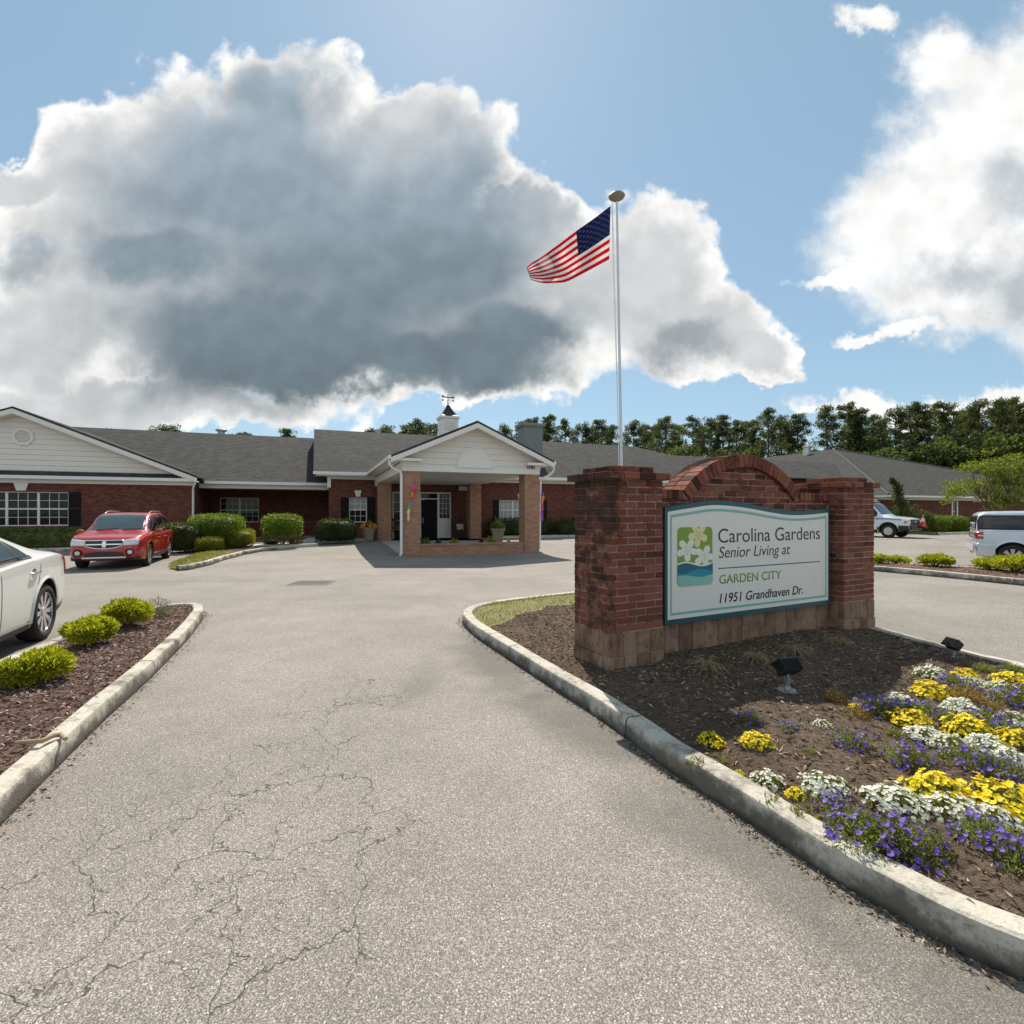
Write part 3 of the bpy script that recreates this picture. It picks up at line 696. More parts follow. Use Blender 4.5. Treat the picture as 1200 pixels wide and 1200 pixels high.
roof('roof', [[(-15.3, 8.9, 6.27), (-8.4, 8.9, 3.44), (-8.4, 10.9, 3.44), (-15.3, 17.7, 6.27)], [(-22.2, 8.9, 3.44), (-15.3, 8.9, 6.27), (-15.3, 17.7, 6.27), (-22.2, 10.9, 3.44)]])
def rake(pts, t0, t1, d=.20, mat='white_trim', par=HB, name='rake_board'):
    mb = MB()
    for (s0, z0), (s1, z1) in zip(pts, pts[1:]): mb.extr([(s0, z0-.012), (s1, z1-.012), (s1, z1-d), (s0, z0-d)], t0, t1)
    mb.build(name, [mat], par)
rake([(-8.4, 3.44-.09), (-15.3, 6.27-.09), (-22.2, 3.44-.09)], 8.87, 8.93, .22)
rake([(-8.75, 3.40-.09), (-15.3, 6.10-.09), (-21.85, 3.40-.09)], 8.935, 9.35, .07, name='soffit')
def downspout(pts, r=.05, par=HB):
    mb = MB(); mb.tube(pts, r, 8); mb.build('downspout', ['white_metal'], par, smooth=True)
downspout([(-8.46, 8.94, 3.2), (-8.50, 8.95, 3.05), (-8.60, 9.15, 2.86), (-8.62, 9.24, 2.7), (-8.62, 9.24, .2)])
# --- recessed porch between the wings
mb = MB(); rw = [(-8.25,-6.22,1.10,2.53)]; wall_grid(mb, -8.7, -2.4, -.15, 3.0, 14.2, 14.45, rw); mb.build('wall', ['house_brick'], HB)
window(HB, -8.25, -6.22, 1.10, 2.53, 14.28, 3, 4, 2)
mb = MB(); mb.box(-8.62, 10.62, 2.93, -2.4, 10.9, 3.16); mb.build('beam', ['white_trim'], HB)
mb = MB(); mb.box(-8.35, 10.36, 3.14, -2.32, 10.48, 3.29); mb.build('gutter', ['white_metal'], HB)
mb = MB(); mb.box(-8.68, 10.49, 3.165, -2.42, 14.4, 3.20); mb.build('ceiling', ['maroon_metal'], HB)
mb = MB(); mb.box(-6.4, 11.1, 1.12, -3.0, 11.14, 1.16); mb.box(-6.4, 11.1, .36, -3.0, 11.14, .40)
x = -6.38
while x < -3.0: mb.box(x, 11.11, .40, x+.025, 11.13, 1.12); x += .13
for x in (-6.4, -5.0, -3.05): mb.box(x-.03, 11.08, .15, x+.03, 11.16, 1.18)
mb.build('railing', ['house_brick'], HB)
roof('roof', [[(-22.2, 10.4, 3.30), (-2.42, 10.4, 3.30), (-2.42, 18.9, 6.85), (-22.2, 18.9, 6.85)], [(-22.2, 27.4, 3.30), (-22.2, 18.9, 6.85), (-2.42, 18.9, 6.85), (-2.42, 27.4, 3.30)]])
mb = MB(); mb.lathe([(.0, 7.30), (.2, 7.28), (.34, 7.22), (.34, 7.12), (.22, 7.10), (.22, 6.5)], 16, (-9.0, 19.6, 0)); mb.build('roof_vent', ['galv'], HB, smooth=True)
# --- main block
mb = MB(); H = [(-1.39,-.46,1.14,2.49),(.91,4.26,-.15,2.83),(7.2,9.9,1.2,2.42),(16.5,19.2,1.2,2.42)]
wall_grid(mb, -2.4, 29.5, -.15, 3.46, 9.5, 9.75, H)
mb.extr([(9.75, -.15), (25., -.15), (25., 3.6), (17., 6.95), (9.75, 3.9)], -2.4, -2.15, 'x'); mb.box(29.25, 9.75, -.15, 29.5, 25, 3.46)
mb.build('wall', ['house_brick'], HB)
window(HB, -1.39, -.46, 1.14, 2.49, 9.58, 3, 4, 1, blind=1.85); shutter(HB, -1.82, -1.41, 1.12, 2.5, 9.5); shutter(HB, -.44, -.03, 1.12, 2.5, 9.5); keystone(HB, -.93, 2.53, 2.87, 9.5, .11, .18)
window(HB, 7.2, 9.9, 1.2, 2.42, 9.58, 3, 4, 3, blind=1.3); shutter(HB, 6.8, 7.18, 1.18, 2.43, 9.5); shutter(HB, 9.92, 10.32, 1.18, 2.43, 9.5); keystone(HB, 8.55, 2.46, 2.8, 9.5, .1, .17)
window(HB, 16.5, 19.2, 1.2, 2.42, 9.58, 3, 4, 3); shutter(HB, 16.1, 16.48, 1.18, 2.43, 9.5); shutter(HB, 19.22, 19.6, 1.18, 2.43, 9.5)
mb = MB(); mb.box(-2.5, 9.42, 3.46, 29.6, 9.74, 3.62); mb.box(-3.16, 8.95, 3.60, 29.9, 9.74, 3.66); mb.build('frieze', ['white_trim'], HB)
mb = MB(); mb.box(-3.2, 8.86, 3.66, -.44, 8.98, 3.82); mb.build('gutter', ['white_metal'], HB); mb = MB(); mb.box(6.19, 8.86, 3.66, 29.9, 8.98, 3.82); mb.build('gutter', ['white_metal'], HB)
roof('roof', [[(-3.18, 8.9, 3.84), (29.8, 8.9, 3.84), (21.8, 17, 7.2), (-3.18, 17, 7.2)], [(-3.18, 25.1, 3.84), (-3.18, 17, 7.2), (21.8, 17, 7.2), (29.8, 25.1, 3.84)], [(29.8, 8.9, 3.84), (29.8, 25.1, 3.84), (21.8, 17, 7.2)]])
mb = MB(); mb.extr([(8.9, 3.73), (17, 7.09), (17, 6.86), (8.9, 3.50)], -3.16, -3.08, 'x'); mb.build('rake_board', ['rake_dark'], HB); mb = MB(); mb.extr([(17, 7.09), (25.1, 3.73), (25.1, 3.50), (17, 6.86)], -3.16, -3.08, 'x'); mb.build('rake_board', ['rake_dark'], HB)
mb = MB(); mb.box(-2.50, 9.30, 3.00, -2.32, 9.48, 3.60); mb.build('corner_trim', ['white_trim'], HB)
# chimney in grey boards with a cap
mb = MB(); mb.box(9.6, 11.4, 4.4, 10.92, 12.6, 7.28); mb.box(9.52, 11.32, 7.28, 11.0, 12.68, 7.36); mb.box(9.46, 11.26, 7.36, 11.06, 12.74, 7.52)
for i in range(8): x = 9.6+i*.175; mb.box(x, 11.375, 5., x+.03, 11.399, 7.28)
mb.build('chimney', ['chimney_grey'], HB)
# cupola with bell roof and weathervane
mb = MB(); cx, cy = 5.9, 17.; mb.box(cx-.62, cy-.62, 6.7, cx+.62, cy+.62, 8.42); mb.box(cx-.68, cy-.68, 7.1, cx+.68, cy+.68, 7.42); mb.box(cx-.70, cy-.70, 8.42, cx+.70, cy+.70, 8.58)
for i in range(6): mb.slab([(cx-.36, cy-.66, 7.6+i*.12), (cx+.36, cy-.66, 7.6+i*.12), (cx+.36, cy-.615, 7.68+i*.12), (cx-.36, cy-.615, 7.68+i*.12)], .02)
cup = mb.build('cupola', ['white_trim'], HB)
mb = MB(); P_ = [(1.02, 8.57), (.78, 8.70), (.52, 8.93), (.28, 9.22), (.10, 9.48), (.03, 9.52)]
mb.lathe([(r*.99, z) for r, z in P_], 4, (cx, cy, 0)); m_ = mb.mesh('cupola_roof', ['maroon_metal'])
for v in m_.vertices:                                                # square plan, corners on the diagonals
    x, y = v.co.x-cx, v.co.y-cy; v.co.x = cx+(x-y)*.7071; v.co.y = cy+(x+y)*.7071
link('cupola_roof', m_, cup)
mb = MB(); mb.tube([(cx, cy, 9.45), (cx, cy, 10.25)], .022, 6); mb.lathe([(0, 9.55), (.08, 9.62), (0, 9.70)], 8, (cx, cy, 0)); mb.tube([(cx-.38, cy, 9.82), (cx+.38, cy, 9.82)], .016, 5); mb.tube([(cx, cy-.38, 9.82), (cx, cy+.38, 9.82)], .016, 5)
mb.extr([(cx-.45, 10.02), (cx-.2, 10.0), (cx+.35, 10.0), (cx+.35, 9.94), (cx+.5, 10.04), (cx+.35, 10.14), (cx+.35, 10.07), (cx-.2, 10.07), (cx-.45, 10.2)], cy-.01, cy+.01)
for x in (-.38, .38): mb.box(cx+x-.05, cy-.01, 9.76, cx+x+.05, cy+.01, 9.88)
mb.build('weathervane', ['black_metal'], cup)
# --- entrance: sidelights, transom, door
mb = MB(); T = 9.56
for a, b in ((.91, .99), (2.42, 2.52), (3.46, 3.58), (4.18, 4.26)): mb.box(a, T, .2, b, T+.12, 2.83)
for a, b in ((.99, 2.42), (2.52, 3.46), (3.58, 4.18)): mb.box(a, T, 2.75, b, T+.12, 2.83)
mb.box(2.52, T, 2.42, 3.46, T+.12, 2.49); mb.box(1.68, T, .2, 1.74, T+.1, 2.75)
for k in (1, 2): x = 3.58+.6*k/3; mb.box(x-.010, T+.03, 1.34, x+.010, T+.07, 2.75)
for k in range(1, 5): z = 1.34+(2.75-1.34)*k/5; mb.box(3.58, T+.028, z-.010, 4.18, T+.072, z+.010)
for k in range(1, 5): z = .2+(2.75-.2)*k/5; mb.box(.99, T+.028, z-.010, 2.42, T+.072, z+.010)
mb.box(3.58, T+.01, .2, 4.18, T+.1, 1.34); mb.box(3.66, T-.008, .32, 4.10, T+.012, .85); mb.box(3.66, T-.008, .93, 4.10, T+.012, 1.26)
ent = mb.build('entrance_frame', ['white_trim'], HB, bevel=.004)
mb = MB(); mb.box(.95, T+.06, .22, 2.45, T+.066, 2.77); mb.box(2.5, T+.06, 2.47, 3.48, T+.066, 2.77); mb.box(3.56, T+.06, 1.32, 4.2, T+.066, 2.77); mb.build('pane', ['window_glass'], ent)
mb = MB(); mb.box(2.53, T+.03, .2, 3.45, T+.08, 2.41)
for a, b in ((.32, 1.0), (1.1, 1.75), (1.83, 2.3)):
    for c, d in ((2.63, 2.95), (3.03, 3.35)): mb.box(c, T+.018, a, d, T+.032, b)
door = mb.build('door', ['door_black'], HB, bevel=.006)
mb = MB(); mb.tube([(2.62, T+.0, 1.0), (2.62, T-.05, 1.03), (2.62, T-.05, 1.35), (2.62, T, 1.38)], .014, 6); mb.build('handle', ['chrome'], door, smooth=True)
mb = MB(); mb.box(4.7, 9.40, 2.95, 5.55, 9.498, 3.2); mb.build('porch_lamp', ['white_trim'], HB)
# --- portico
mb = MB(); mb.box(.05, .40, -.2, 5.55, 9.5, ZF); mb.build('porch_floor', ['concrete'], HB)
for s in (0., 4.95):
    for t in (0., 8.):
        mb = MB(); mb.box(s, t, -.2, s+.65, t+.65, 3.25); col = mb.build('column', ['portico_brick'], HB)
mb = MB(); mb.box(.65, .06, -.2, 4.95, .36, .40); mb.box(.65, .03, .40, 4.95, .40, .47); mb.box(.65, 1.0, ZF-.05, 4.95, 1.2, .40); mb.build('planter_wall', ['portico_brick'], HB)
mb = MB(); mb.box(.66, .36, ZF, 4.94, 1.0, .40); mb.build('planter_soil', ['soil'], HB)
mb = MB(); mb.box(-.02, -.02, 3.25, 5.62, .50, 3.43); mb.box(-.02, .50, 3.25, .52, 8.65, 3.60); mb.box(5.08, .50, 3.25, 5.62, 8.65, 3.60); mb.box(-.02, 8.1, 3.255, 5.62, 8.66, 3.42); mb.box(-.035, -.04, 3.43, .64, .50, 3.66); mb.box(4.96, -.04, 3.43, 5.635, .50, 3.66)
mb.box(-.05, 8.66, 3.1, .30, 9.5, 3.60); mb.box(5.3, 8.66, 3.1, 5.65, 9.5, 3.6)
mb.build('beam', ['white_trim'], HB)
mb = MB(); mb.box(.5, .5, 3.26, 5.1, 9.5, 3.31)
mb.build('ceiling', ['ceiling'], HB)
mb = MB(); mb.extr([(.64, 3.43), (4.96, 3.43), (4.96, 3.66), (5.85, 3.72), (2.8, 5.05), (-.25, 3.72), (.64, 3.66)], .0, .2); mb.build('gable', ['siding'], HB)
mb = MB(); n = 20; arc = [(2.82+.68*math.cos(PI*k/n), 3.50+.72*math.sin(PI*k/n)) for k in range(n+1)]; mb.extr(arc, -.03, -.002)
arc2 = [(2.82+.74*math.cos(PI*k/n), 3.47+.79*math.sin(PI*k/n)) for k in range(n+1)]
for k in range(n): mb.extr([arc2[k], arc2[k+1], arc[k+1], arc[k]], -.05, -.003)
mb.box(2.05, -.055, 3.435, 3.59, -.003, 3.498); mb.build('gable_vent', ['white_trim'], HB)
roof('roof', [[(-.48, -.42, 3.80), (2.8, -.42, 5.25), (2.8, 12.4, 5.25), (-.48, 8.9, 3.80)], [(2.8, -.42, 5.25), (6.08, -.42, 3.80), (6.08, 8.9, 3.80), (2.8, 12.4, 5.25)]])
rake([(-.50, 3.80-.09), (2.8, 5.25-.09), (6.10, 3.80-.09)], -.46, -.40, .20)
rake([(-.40, 3.76-.09), (2.8, 5.18-.09), (6.0, 3.76-.09)], -.395, -.02, .06, name='soffit')
mb = MB()
for a, b in ((-.46, .66), (4.94, 6.06)): mb = MB(); mb.box(a, -.39, 3.60, b, -.045, 3.70); mb.build('eave_return', ['white_trim'], HB)
for a, b in ((-.58, -.485), (6.085, 6.18)): mb = MB(); mb.box(a, -.42, 3.64, b, 8.85, 3.78); mb.build('gutter', ['white_metal'], HB, bevel=.012)
for a, b in ((-.47, -.04), (5.64, 6.07)): mb = MB(); mb.box(a, -.02, 3.625, b, 8.85, 3.66); mb.build('soffit', ['white_trim'], HB)
downspout([(-.53, -.3, 3.62), (-.53, -.28, 3.46), (-.40, -.16, 3.32), (-.12, -.07, 3.22), (-.07, -.06, 3.1), (-.07, -.06, .15), (-.12, -.16, .08)])
downspout([(6.13, -.3, 3.62), (6.13, -.26, 3.40), (6.0, -.12, 3.22), (5.74, -.04, 3.10), (5.70, .1, 3.0), (5.70, .2, .15)])
def text_mesh(body, size, sx=1., shear=0., offset=0., ext=.002, name='lettering', spacing=1.):
    cu = bpy.data.curves.new(name, 'FONT'); cu.body = body; cu.size = size; cu.shear = shear; cu.offset = offset; cu.extrude = ext; cu.space_character = spacing
    o = bpy.data.objects.new(name, cu); COL.objects.link(o); dg = bpy.context.evaluated_depsgraph_get(); dg.update()
    me = bpy.data.meshes.new_from_object(o.evaluated_get(dg)); bpy.data.objects.remove(o); bpy.data.curves.remove(cu)
    for v in me.vertices: x, y, z = v.co; v.co = (x*sx, -z, y)
    return me
plain('text_brown', (.07,.04,.03), .5); plain('text_dark', (.045,.042,.042), .5, var=.03); plain('text_black', (.018,.017,.018), .5, var=.03)
me = text_mesh('11951', .17, .95, 0, .006, .01); me.materials.append(MATS['text_brown']); o = link('house_number', me, HB, (5.0, -.052, 3.47))
# --- low link roof and hipped far wing
roof('roof', [[(24., 12.5, 4.6), (46., 12.5, 4.6), (46., 18., 6.75), (24., 18., 6.75)], [(24., 23.5, 4.6), (24., 18., 6.75), (46., 18., 6.75), (46., 23.5, 4.6)]])
mb = MB(); mb.box(29.5, 13.2, -.15, 46, 22.8, 4.5); mb.build('wall', ['house_brick'], HB)

FW = thing('brick_building', 'far red brick wing on the right under a broad grey hip roof', 'building', (37.6, 60., 0), BA)
a = 17.5; e = 2.95; zr = 9.05
roof('roof', [[(-a, -a, e), (a, -a, e), (0, 0, zr)], [(-a, -a, e), (0, 0, zr), (0, 22, zr), (-a, 22, e)], [(a, -a, e), (a, 22, e), (0, 22, zr), (0, 0, zr)]], par=FW)
mb = MB()
for (x0, y0, z0), (x1, y1, z1) in (((-a, -a, e), (0, 0, zr)), ((a, -a, e), (0, 0, zr))): mb.tube([(x0, y0, z0+.03), (x1, y1, z1+.03)], .09, 6)
plain('ridge_cap', (.10,.097,.093), .9, spec=.1); mb.build('ridge_cap', ['ridge_cap'], FW)
w = a-.6; mb = MB(); FH = [(-8.87,-8.43,1.0,2.5)]
wall_grid(mb, -w, w, -.15, 2.62, -w, -w+.25, FH); mb.box(-w, -w+.25, -.15, -w+.25, 21.5, 2.62); mb.box(w-.25, -w+.25, -.15, w, 21.5, 2.62); mb.build('wall', ['house_brick'], FW)
window(FW, -8.87, -8.43, 1.0, 2.5, -w+.08, 1, 2, 1)
for a_, b_ in ((-9.06, -8.89), (-8.41, -8.26)): mb = MB(); mb.box(a_, -w-.03, .2, b_, -w-.001, 2.62); mb.build('window_trim', ['white_trim'], FW)
mb = MB(); mb.box(-w-.05, -w-.06, 2.62, w+.05, -w+.25, 2.80); mb.box(-a, -a, 2.78, a, -w+.25, 2.83); mb.box(-w-.06, -w+.25, 2.62, -w+.25, 22, 2.8); mb.build('frieze', ['white_trim'], FW)
mb = MB(); mb.box(-a-.04, -a-.10, 2.80, a+.04, -a, 2.94); mb.box(-a-.10, -a, 2.80, -a, 22, 2.94); mb.build('gutter', ['white_metal'], FW)
mb = MB(); mb.box(-1.6, 2.2, 8.2, -1.2, 2.6, 9.5); mb.lathe([(.0, 9.7), (.4, 9.62), (.4, 9.5), (.2, 9.5)], 12, (-1.4, 2.4, 0)); mb.build('roof_vent', ['white_metal'], FW)
def fw(s, t, z=0): p = Vector((37.6, 60, 0))+BU*s+BV*t; return Vector((p.x, p.y, z))
quad_lawn('lawn', [fw(-18.5, -21.2), fw(10, -21.2), fw(10, -16.9), fw(-18.5, -16.9)], 'lawn_green', .13)
frame_kerb(fw(-18.6, -21.34)[:2], fw(10, -21.34)[:2])
# ------------------------------------------------------------------ brick sign with real bricks
def signbrick(name, stops, lo=.0, stain=.78, pale=.35):
    m, t = newmat(name); co = tex(t); r = rand_island(t)
    c = t.ramp(t.math('ADD', t.math('MULTIPLY', r, .88), t.math('MULTIPLY', t.noise(co, 22., 4), .16)), stops)
    g = t.noise(co, 55., 5, .65); c = t.mix(t.smooth(g, .45, .8, 0, .45), c, (.05,.022,.018))
    # mildew with a place of its own: the left end of the sign and the top courses
    x, y, z = t.sep(co)[:3]
    ml = t.math('ADD', t.noise(co, 5.5, 6, .72), t.math('MULTIPLY', t.smooth(x, .24, -.02), .16))
    ml = t.math('ADD', ml, t.math('MULTIPLY', t.smooth(z, 1.0, 2.1), .09))
    c = t.mix(t.smooth(ml, .60, .74, 0, stain), c, (.024,.019,.016))
    if lo: c = t.mix(t.smooth(t.noise(t.vec('MULTIPLY', co, (4., 4., 3.)), 1.6, 7, .75), .42, .66, 0, lo), c, (.085,.055,.04))
    ef = t.noise(t.vec('MULTIPLY', co, (1., 1., .8)), 9., 6, .75)
    c = t.mix(t.smooth(ef, .64, .76, 0, pale), c, (.42,.38,.34))
    t.put(t.b.inputs['Base Color'], c); t.b.inputs['Roughness'].default_value = .9; t.b.inputs['Specular IOR Level'].default_value = .2
    t.put(t.b.inputs['Normal'], t.bump(t.math('ADD', g, t.noise(co, 18., 3)), .55, .006))
signbrick('sign_brick', [(0, (.038,.020,.018)), (.10, (.065,.027,.022)), (.19, (.135,.046,.030)), (.6, (.20,.068,.043)), (1, (.275,.105,.068))])
signbrick('sign_tan', [(0, (.21,.125,.085)), (.5, (.285,.175,.12)), (1, (.37,.25,.18))], stain=.5, pale=.6, lo=.65)
def mort():
    m, t = newmat('sign_mortar'); co = tex(t); n = t.noise(co, 7., 6, .7)
    c = t.mix(n, (.20,.14,.115), (.42,.32,.27)); c = t.mix(t.smooth(t.noise(co, 4.5, 5, .7), .50, .66, 0, .85), c, (.05,.036,.03)); x, y, z = t.sep(co)[:3]
    ml = t.math('ADD', t.math('ADD', t.noise(co, 5.5, 6, .72), t.math('MULTIPLY', t.smooth(x, .30, -.02), .20)), t.math('MULTIPLY', t.smooth(z, 1.0, 2.1), .09)); c = t.mix(t.smooth(ml, .60, .74, 0, .8), c, (.035,.027,.023))
    t.put(t.b.inputs['Base Color'], c); t.b.inputs['Roughness'].default_value = .95; t.put(t.b.inputs['Normal'], t.bump(t.noise(co, 120., 3), .6, .004))
mort()
SA = R(26.77)
SG = thing('monument_sign', 'brick entrance sign with two pillars, a round arch and a teal edged white board', 'sign', (.938, 4.935, 0), SA)
def jb(mb, x0, y0, z0, x1, y1, z1, j=.0025):
    d = lambda: random.uniform(-j, j)
    n0 = len(mb.v); mb.box(x0+d(), y0+d(), z0+d()*.6, x1+d(), y1+d(), z1+d()*.6)
    for i in range(n0, n0+8): x, y, z = mb.v[i]; mb.v[i] = (x+d()*.6, y+d()*.6, z+d()*.5)
CH = .0711; MO = .010
def face_bricks(mb, x0, x1, y0, y1, z0, rows, start=0, L=.203):
    """running bond round a rectangular pier"""
    dpt = .09
    for r in range(rows):
        za, zb = z0+r*CH+MO*.5, z0+(r+1)*CH-MO*.5; odd = (r+start) % 2
        for (a0, a1, fixed, ax) in ((x0, x1, y0, 0), (x0, x1, y1-dpt, 0), (y0, y1, x0, 1), (y0, y1, x1-dpt, 1)):
            full = (odd == 0) == (ax == 0)                           # which faces own the corners in this course
            lo, hi = (a0, a1) if full else (a0+dpt+MO, a1-dpt-MO)
            n = max(1, round((hi-lo+MO)/(L+MO))); w = (hi-lo+MO)/n
            for k in range(n):
                p, q = lo+k*w, lo+(k+1)*w-MO
                if ax == 0: jb(mb, p, fixed, za, q, fixed+dpt, zb)
                else: jb(mb, fixed, p, za, fixed+dpt, q, zb)
def pillar(x0):
    x1 = x0+.68; d = .60; zb, zc = .525, .525+21*CH
    mb = MB(); mb.box(x0+.004, .004, .02, x1-.004, d-.004, zc+.07); core = mb.build('pillar_core', ['sign_mortar'], None)
    mb = MB(); face_bricks(mb, x0, x1, 0, d, zb, 21)
    p = mb.build('pillar', ['sign_brick'], SG, bevel=.003); core.name = 'mortar'; core.parent = p
    mb = MB()
    for za, zb2, o in ((.02, .285, .012), (.295, .515, .004)):
        n = 4
        for k in range(n):
            w = (x1-x0)/n; jb(mb, x0+k*w+.004-(o if k == 0 else 0), -o, za, x0+(k+1)*w-.004+(o if k == n-1 else 0), .09, zb2)
            jb(mb, x0+k*w+.004-(o if k == 0 else 0), d-.09, za, x0+(k+1)*w-.004+(o if k == n-1 else 0), d+o, zb2)
        for k in range(2):
            w = (d-.2)/2; 
            for xa, xb in ((x0-o, x0+.09), (x1-.09, x1+o)): jb(mb, xa, .10+k*w, za, xb, .10+(k+1)*w-.008, zb2)
    mb.build('base_course', ['sign_tan'], p, bevel=.004)
    mb = MB(); e = .058
    for k in range(4):
        w = (x1-x0+2*e)/4; jb(mb, x0-e+k*w, -e, zc+.006, x0-e+(k+1)*w-.008, .16, zc+.074); jb(mb, x0-e+k*w, d-.16, zc+.006, x0-e+(k+1)*w-.008, d+e, zc+.074)
    for xa, xb in ((x0-e, x0+.2), (x1-.2, x1+e)): 
        for k in range(2): jb(mb, xa, .168+k*.135, zc+.006, xb, .168+k*.135+.127, zc+.074)
    mb.box(x0+.1, .1, zc, x1-.1, d-.1, zc+.08)
    for k in range(3):
        w = (x1-x0-.14)/3; jb(mb, x0+.07+k*w, .05, zc+.082, x0+.07+(k+1)*w-.008, d*.5-.004, zc+.140); jb(mb, x0+.07+k*w, d*.5+.004, zc+.082, x0+.07+(k+1)*w-.008, d-.05, zc+.140)
    mb.build('cap', ['sign_brick'], p, bevel=.004)
pillar(0.); pillar(3.764)
# wall between, courses clipped to the arch
WY0, WY1 = .20, .50; ACX = 2.14; AZ0 = 1.935; AR = (1.0**2+.445**2)/(2*.445); ACZ = AZ0+.445-AR; RT = .15
mb = MB(); mb.box(.66, WY0+.004, .02, 3.78, WY1-.004, 1.93)
n = 28; half = math.asin((1.0-.03)/AR); pts = [(ACX+(AR-.03)*math.sin(-half+2*half*k/n), ACZ+(AR-.03)*math.cos(-half+2*half*k/n)) for k in range(n+1)]
mb.extr(pts, WY0+.026, WY1-.012); core = mb.build('mortar', ['sign_mortar'], None)
mb = MB(); ri = AR-RT-.008
z = .30+CH*0; row = 0; z = .525
while z < 2.36:
    za, zb = z+MO*.5, z+CH-MO*.5
    if zb < 1.86: segs = [(.69, 3.755)]; yy = WY0
    elif zb < 1.98: segs = [(ACX-.84, ACX+.84)]; yy = WY0
    else:
        h = za-ACZ
        if h >= ri+.03: break
        hw = math.sqrt(max(0., (ri+.10)**2-h*h)); zb = min(zb, ACZ+AR-.04); segs = [(ACX-hw, ACX+hw)]; yy = WY0+.022
    if za < 1.843 < zb:
        for a_, b_ in ((.69, ACX-.85), (ACX+.85, 3.755)):
            x = a_
            while x < b_-.03: jb(mb, x, WY0, za, min(b_, x+.203), WY0+.09, 1.843); x += .213
    for a_, b_ in segs:
        x = ACX-3.2+(row % 2)*.1065
        while x < b_:
            p, q = max(a_, x), min(b_, x+.203)
            if q-p > .03: jb(mb, p, yy, za, q, yy+.09, zb); jb(mb, p, WY1-.09-.0, za, q, WY1, zb)
            x += .213
    z += CH; row += 1
x = ACX                                                              # fill course just under the coping
swall = mb.build('wall', ['sign_brick'], SG, bevel=.003); core.parent = swall
mb = MB()
for a_, b_ in ((.69, ACX-1.0-.004), (ACX+1.0+.004, 3.755)):           # rowlock coping on the shoulders
    mb = MB(); n = round((b_-a_)/.076); w = (b_-a_)/n
    for k in range(n): jb(mb, a_+k*w, WY0-.03, 1.845, a_+(k+1)*w-.008, WY1+.03, AZ0+.008)
    mb.build('coping', ['sign_brick'], swall, bevel=.003)
mb = MB(); half = math.asin(1.0/AR); n = 27                          # arch ring of rowlock bricks
for k in range(n):
    for y0_, y1_ in ((WY0-.03, WY0+.165), (WY0+.172, WY1+.03)):
        a0, a1 = -half+2*half*k/n+.0026, -half+2*half*(k+1)/n-.0026; dr = random.uniform(-.004, .004)
        q = [(ACX+rr*math.sin(aa), ACZ+rr*math.cos(aa)) for rr, aa in ((AR-RT, a0), (AR-RT, a1), (AR+dr, a1), (AR+dr, a0))]; mb.extr(q, y0_+random.uniform(-.002, .002), y1_+random.uniform(-.002, .002))
mb.build('arch', ['sign_brick'], swall, bevel=.003)
mb = MB(); x = .69; k = 0
while x < 3.75:
    q = min(x+.20, 3.755); jb(mb, x, WY0-.012, .02, q-.007, WY0+.1, .515); jb(mb, x, WY1-.1, .02, q-.007, WY1+.012, .515); x += .20
mb.build('base_course', ['sign_tan'], swall, bevel=.004)
# the board
plain('teal_dark', (.008,.085,.105), .4, var=.06); plain('teal_light', (.20,.46,.43), .45, var=.04); plain('board_white', (.76,.745,.70), .4, var=.025, nscale=2, streak=.08)
plain('logo_green', (.205,.33,.035), .45, var=.04); plain('logo_navy', (.004,.115,.17), .45, var=.04); plain('logo_blue', (.0,.26,.36), .45, var=.04); plain('logo_aqua', (.23,.50,.45), .45, var=.04)
plain('logo_white', (.78,.77,.73), .45, var=.02); plain('logo_cream', (.72,.70,.38), .45, var=.03); plain('logo_yellow', (.62,.55,.18), .45, var=.03); plain('text_green', (.20,.32,.045), .45, var=.03)
PX0, PX1, PZ0 = .83, 3.67, .497
def ptop(x):
    ks = [(.83,1.747),(1.0,1.772),(1.2,1.795),(1.45,1.824),(1.65,1.829),(1.9,1.815),(2.15,1.792),(2.5,1.748),(2.75,1.722),(2.95,1.712),(3.2,1.716),(3.45,1.730),(3.67,1.748)]
    import bisect
    i = min(max(bisect.bisect([k[0] for k in ks], x)-1, 0), len(ks)-2); P = [ks[max(i-1,0)], ks[i], ks[i+1], ks[min(i+2, len(ks)-1)]]
    f = (x-P[1][0])/(P[2][0]-P[1][0]); m1 = (P[2][1]-P[0][1])/max(P[2][0]-P[0][0], 1e-6)*(P[2][0]-P[1][0]); m2 = (P[3][1]-P[1][1])/max(P[3][0]-P[1][0], 1e-6)*(P[2][0]-P[1][0])
    return (2*f**3-3*f*f+1)*P[1][1]+(f**3-2*f*f+f)*m1+(-2*f**3+3*f*f)*P[2][1]+(f**3-f*f)*m2
def outline(dx, db, dt, n=44):
    xs = [PX0+dx+(PX1-PX0-2*dx)*k/n for k in range(n+1)]; return [(xs[0], PZ0+db)]+[(xs[-1], PZ0+db)]+[(x, ptop(x)-dt) for x in reversed(xs)]
BY = .13
mb = MB(); mb.extr(outline(0, 0, 0), BY, WY0+.01); bd = mb.build('sign_board', ['teal_dark'], SG, bevel=0)
mb = MB(); mb.extr(outline(.035, .055, .052), BY-.004, BY-.0005); mb.build('board_face', ['board_white'], bd)
o1, o2 = outline(.072, .098, .092), outline(.092, .124, .122); mb = MB()
for k in range(len(o1)): q = (k+1) % len(o1); mb.extr([o1[k], o1[q], o2[q], o2[k]], BY-.006, BY-.0043)
mb.build('border_line', ['teal_light'], bd)
